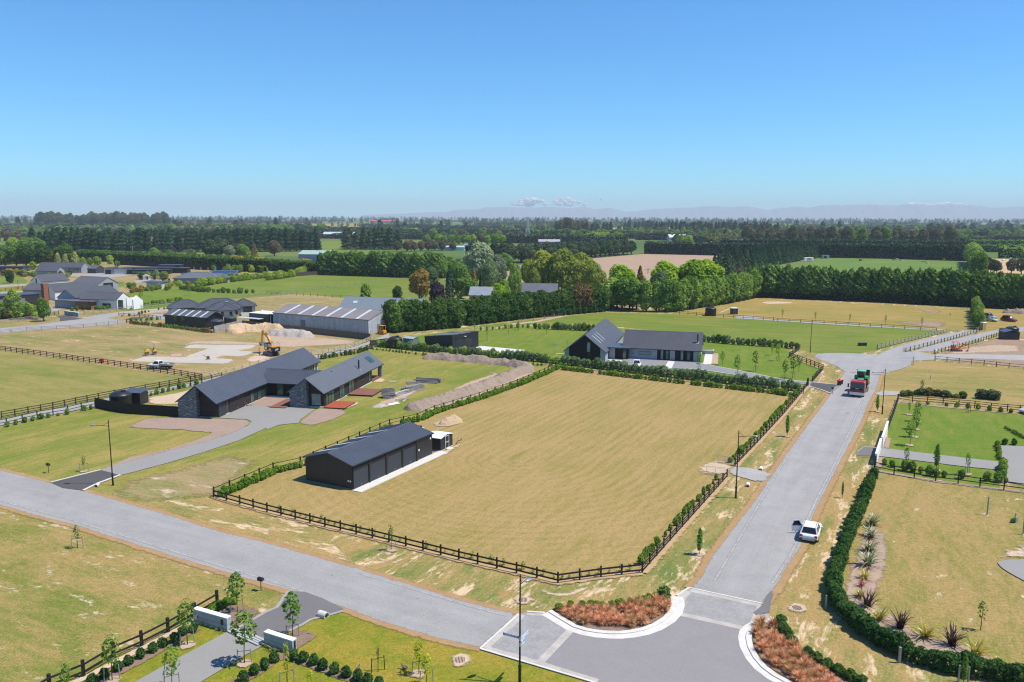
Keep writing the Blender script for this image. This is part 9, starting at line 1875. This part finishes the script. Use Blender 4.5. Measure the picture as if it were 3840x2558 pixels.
belt([(150,858),(300,856),(480,858),(640,857)],13,'gum',['gum','gum','mac'],36,'towering gum tree on the skyline behind the pine belt','skyline gum trees',jit=4,rows=2,gap=20,hv=.12,name='gum_tree')
belt([(640,880),(900,876),(1150,880)],24,'broad',['mid','row','gumr','pine','lime'],15,'mixed tree in the scattered line beyond the pine plantation','scattered trees beyond the pines',mass='far_trees',jit=10,rows=2,gap=60,hv=.3,w=1.3)
belt([(1510,945),(1600,942),(1720,940)],8,'broad',['gumr','gum'],9.5,'red brown orchard tree beyond the poplar belt','red brown orchard trees',jit=2,rows=2,gap=12,w=1.1)
belt([(1640,920),(1780,915),(1830,918)],12,'broad',['lime','mid','bright','gumr'],11,'bright mixed tree above the red brown orchard','bright trees above the orchard',jit=4,rows=2,gap=20,w=1.1)
belt([(2160,912),(2240,908),(2330,905)],11,'broad',['lime','bright','gold','mid'],12,'lime and yellow tree behind the cypress row','lime trees behind the cypress row',jit=4,rows=2,gap=18,w=1.2)
belt([(2530,930),(2600,928)],12,'broad',['gold','lime'],14,'yellow green tree before the clipped hedge beyond the ploughed field','yellow trees by the far clipped hedge',jit=3,rows=1,w=1.4)
belt([(60,900),(200,890),(400,888),(640,886)],22,'broad',['gum','mid','grey','gumr','row'],13,'mixed tree between the pine belt and the skyline gums','mixed trees before the skyline gums',mass='far_trees',jit=10,rows=3,gap=60,hv=.3,w=1.3)
belt([(1650,898),(2050,893)],26,'broad',['gum','mid','row','gumr'],12,'mixed tree in the hedgerows left of the gum clump','mixed hedgerow trees',mass='far_trees',jit=12,rows=2,gap=70,hv=.3,w=1.3)
belt([(3620,905),(3850,903)],12,'broad',['row','mid','pine'],13,'light green tree beyond the farther stubble hedge','trees beyond the stubble hedges',mass='far_trees',jit=5,rows=3,gap=25,hv=.3,w=1.3)
mass_build()
# woods too far to count
def far_wood(name,n,d0,d1,lf,hh,xr=(-.75,.75),clump=0.0):
    d=d0*(d1/d0)**rng.uniform(0,1,n);x=rng.uniform(xr[0],xr[1],n)*d
    keep=np.array([mnoise.noise(Vector((a/420.0,b/300.0,hash(lf)%7 if False else len(lf))))>clump for a,b in zip(x,d)]);d,x=d[keep],x[keep];n=len(d);m=34;h=hh*rng.uniform(.6,1.25,n);r=h*.36
    s=sph(n*m);z=rng.uniform(0,1,n*m);sh=np.sin(np.pi*np.clip(z*.85+.12,0,1))if lf not in('pine',)else(1-z)*1.1+.1
    C=np.stack([np.repeat(x,m)+s[:,0]*np.repeat(r,m)*sh,np.repeat(d,m)+s[:,1]*np.repeat(r,m)*sh,np.repeat(h,m)*(z*.92+.06)],1)
    o=link(name,np_mesh(name,cards(C,s+np.array((0,0,.3)),1,1.3,.6)if False else wood_cards(C,s,np.repeat(h,m)*.20),4,LV[lf]));o['kind']='stuff';return o
def wood_cards(C,N,size):
    n=len(C);N=N+np.array((0,0,.35))+rng.normal(0,.5,(n,3));N/=np.linalg.norm(N,axis=1)[:,None];R=rng.normal(0,1,(n,3));T_=R-N*(R*N).sum(1)[:,None];T_/=np.linalg.norm(T_,axis=1)[:,None];B=np.cross(N,T_);s=size[:,None]
    return np.stack([C-T_*s-B*s*.6,C+B*s*-.6+T_*s,C+T_*s+B*s*.6,C-T_*s+B*s*.6],1).reshape(-1,3)
far_wood('distant_trees',650,1150,3000,'gum',14,clump=.05);far_wood('distant_trees',750,1150,3000,'mid',12,clump=.05);far_wood('distant_pines',800,1500,5000,'pine',19,clump=.12);far_wood('distant_trees',500,1150,2500,'row',11,clump=.1);far_wood('distant_trees',160,1100,2200,'lime',10,clump=.1)
far_wood('distant_wood',1500,2800,7500,'mac',18,clump=.0);far_wood('distant_wood',1200,5500,10500,'pine',24,clump=-.2)
# ---- mountains on the horizon, about 14 km out in this model
RID=[(1350,806),(1500,800),(1650,792),(1780,780),(1840,775),(1900,771),(1960,776),(2050,770),(2130,778),(2200,773),(2240,780),(2299,776),(2359,793),(2452,783),(2537,776),(2620,774),(2686,769),(2760,772),(2813,768),(2856,776),(2900,787),(2946,776),(3018,771),(3060,774),(3112,766),(3163,763),(3222,766),(3307,756),(3384,765),(3452,752),(3520,759),(3583,752),(3647,759),(3711,770),(3775,776),(3840,772),(3950,765),(4100,772),(4300,785)]
def mountains(name,DD,dy,seed,base,amp):
    V=[];F=[];nx,ny=420,9;xs=np.linspace(RID[0][0],RID[-1][0],nx)
    for i,xp in enumerate(xs):
        yp=np.interp(xp,[r[0]for r in RID],[r[1]for r in RID])+dy;X_=(xp-CXP)/FPX*DD
        top=(812+ROLL*(xp-CXP)-yp)/FPX*DD+CH;top*=1+.10*mnoise.fractal(Vector((X_/260,seed,0)),.8,2.0,4)
        for j in range(ny):
            t=j/(ny-1);z=top*math.sin(t*pi/2)**1.2*(1+.22*(1-t)*mnoise.fractal(Vector((X_/180,t*4,seed)),.9,2.1,4));V.append((X_*(1+.1*t),DD+1900*t,max(-2,z)if j else-2))
    for i in range(nx-1):
        for j in range(ny-1):k=i*ny+j;F.append((k,k+ny,k+ny+1,k+1))
    t=NT('mountain_rock');p=t.pos();sx=t.n('SeparateXYZ');t.l(p,sx.inputs[0]);nz=t.noise(p,.012,6,.7);hgt_=t.math('MULTIPLY_ADD',t.math('SUBTRACT',nz,.5),420.0,sx.outputs[2])
    c=t.mix(t.rng(hgt_,285,310),t.mix(nz,(.17,.20,.22),(.26,.27,.28)),(.85,.87,.90));me=bpy.data.meshes.new(name);me.from_pydata(V,[],F);me.materials.append(t.done(t.bsdf(c,.95,.1)));o=link(name,me);o['kind']='structure';return o
mountains('mountains',13600,0,3.0,0,1)
# ---- small cumulus above the range, beyond the haze
ic=bmesh.new();bmesh.ops.create_icosphere(ic,subdivisions=3,radius=1.0);icv=np.array([v.co[:]for v in ic.verts]);icf=[tuple(v.index for v in f.verts)for f in ic.faces];ic.free()
def cloud(cx,cy_,w,h,n,label):
    DD=21000;V=[];F=[];k=DD/FPX
    for i in range(n):
        a=random.gauss(0,.42);x=cx+a*w/2;top=h*max(.2,1-a*a);y=cy_-random.uniform(0,top)*.8;r=random.uniform(.12,.30)*h*(1.2-abs(a)*.4);o_=np.array(((x-CXP)*k,DD+random.uniform(-300,300),CH+(812+ROLL*(x-CXP)-y)*k));d=np.array([1+.35*mnoise.fractal(Vector(v*2.2+i),.8,2.0,3)for v in icv]);W_=icv*d[:,None]*r*k*np.array((1.5,1.2,.8))+o_;b=len(V);V+=[tuple(q)for q in W_];F+=[tuple(q+b for q in f)for f in icf]
    me=bpy.data.meshes.new('cloud');me.from_pydata(V,[],F);t=NT('cloud_vapour');d=t.n('BsdfDiffuse');d.inputs[0].default_value=(.96,.95,.95,1);tl=t.n('BsdfTranslucent');tl.inputs[0].default_value=(.96,.95,.96,1);m1=t.n('MixShader');m1.inputs[0].default_value=.5;t.l(d.outputs[0],m1.inputs[1]);t.l(tl.outputs[0],m1.inputs[2]);me.materials.append(t.done(m1.outputs[0]));me.polygons.foreach_set('use_smooth',[True]*len(me.polygons));o=link('cloud',me);o['kind']='stuff'
cloud(1985,770,150,30,34,'');cloud(2110,770,150,28,32,'');cloud(2235,752,60,10,7,'');cloud(1915,768,30,10,5,'')
# ---- the air
hz=MB();hz.box((0,8600,159),(26400,18000,322));ho=hz.build('haze',None if False else bpy.data.materials.new('haze_air'));ho['kind']='stuff'
hm=ho.data.materials[0];hm.use_nodes=True;hm.node_tree.nodes.clear();ou=hm.node_tree.nodes.new('ShaderNodeOutputMaterial');pv=hm.node_tree.nodes.new('ShaderNodeVolumePrincipled');pv.inputs['Color'].default_value=(.82,.93,1.0,1);pv.inputs['Density'].default_value=HAZE_DENSITY;pv.inputs['Anisotropy'].default_value=0.0;hm.node_tree.links.new(pv.outputs[0],ou.inputs['Volume'])
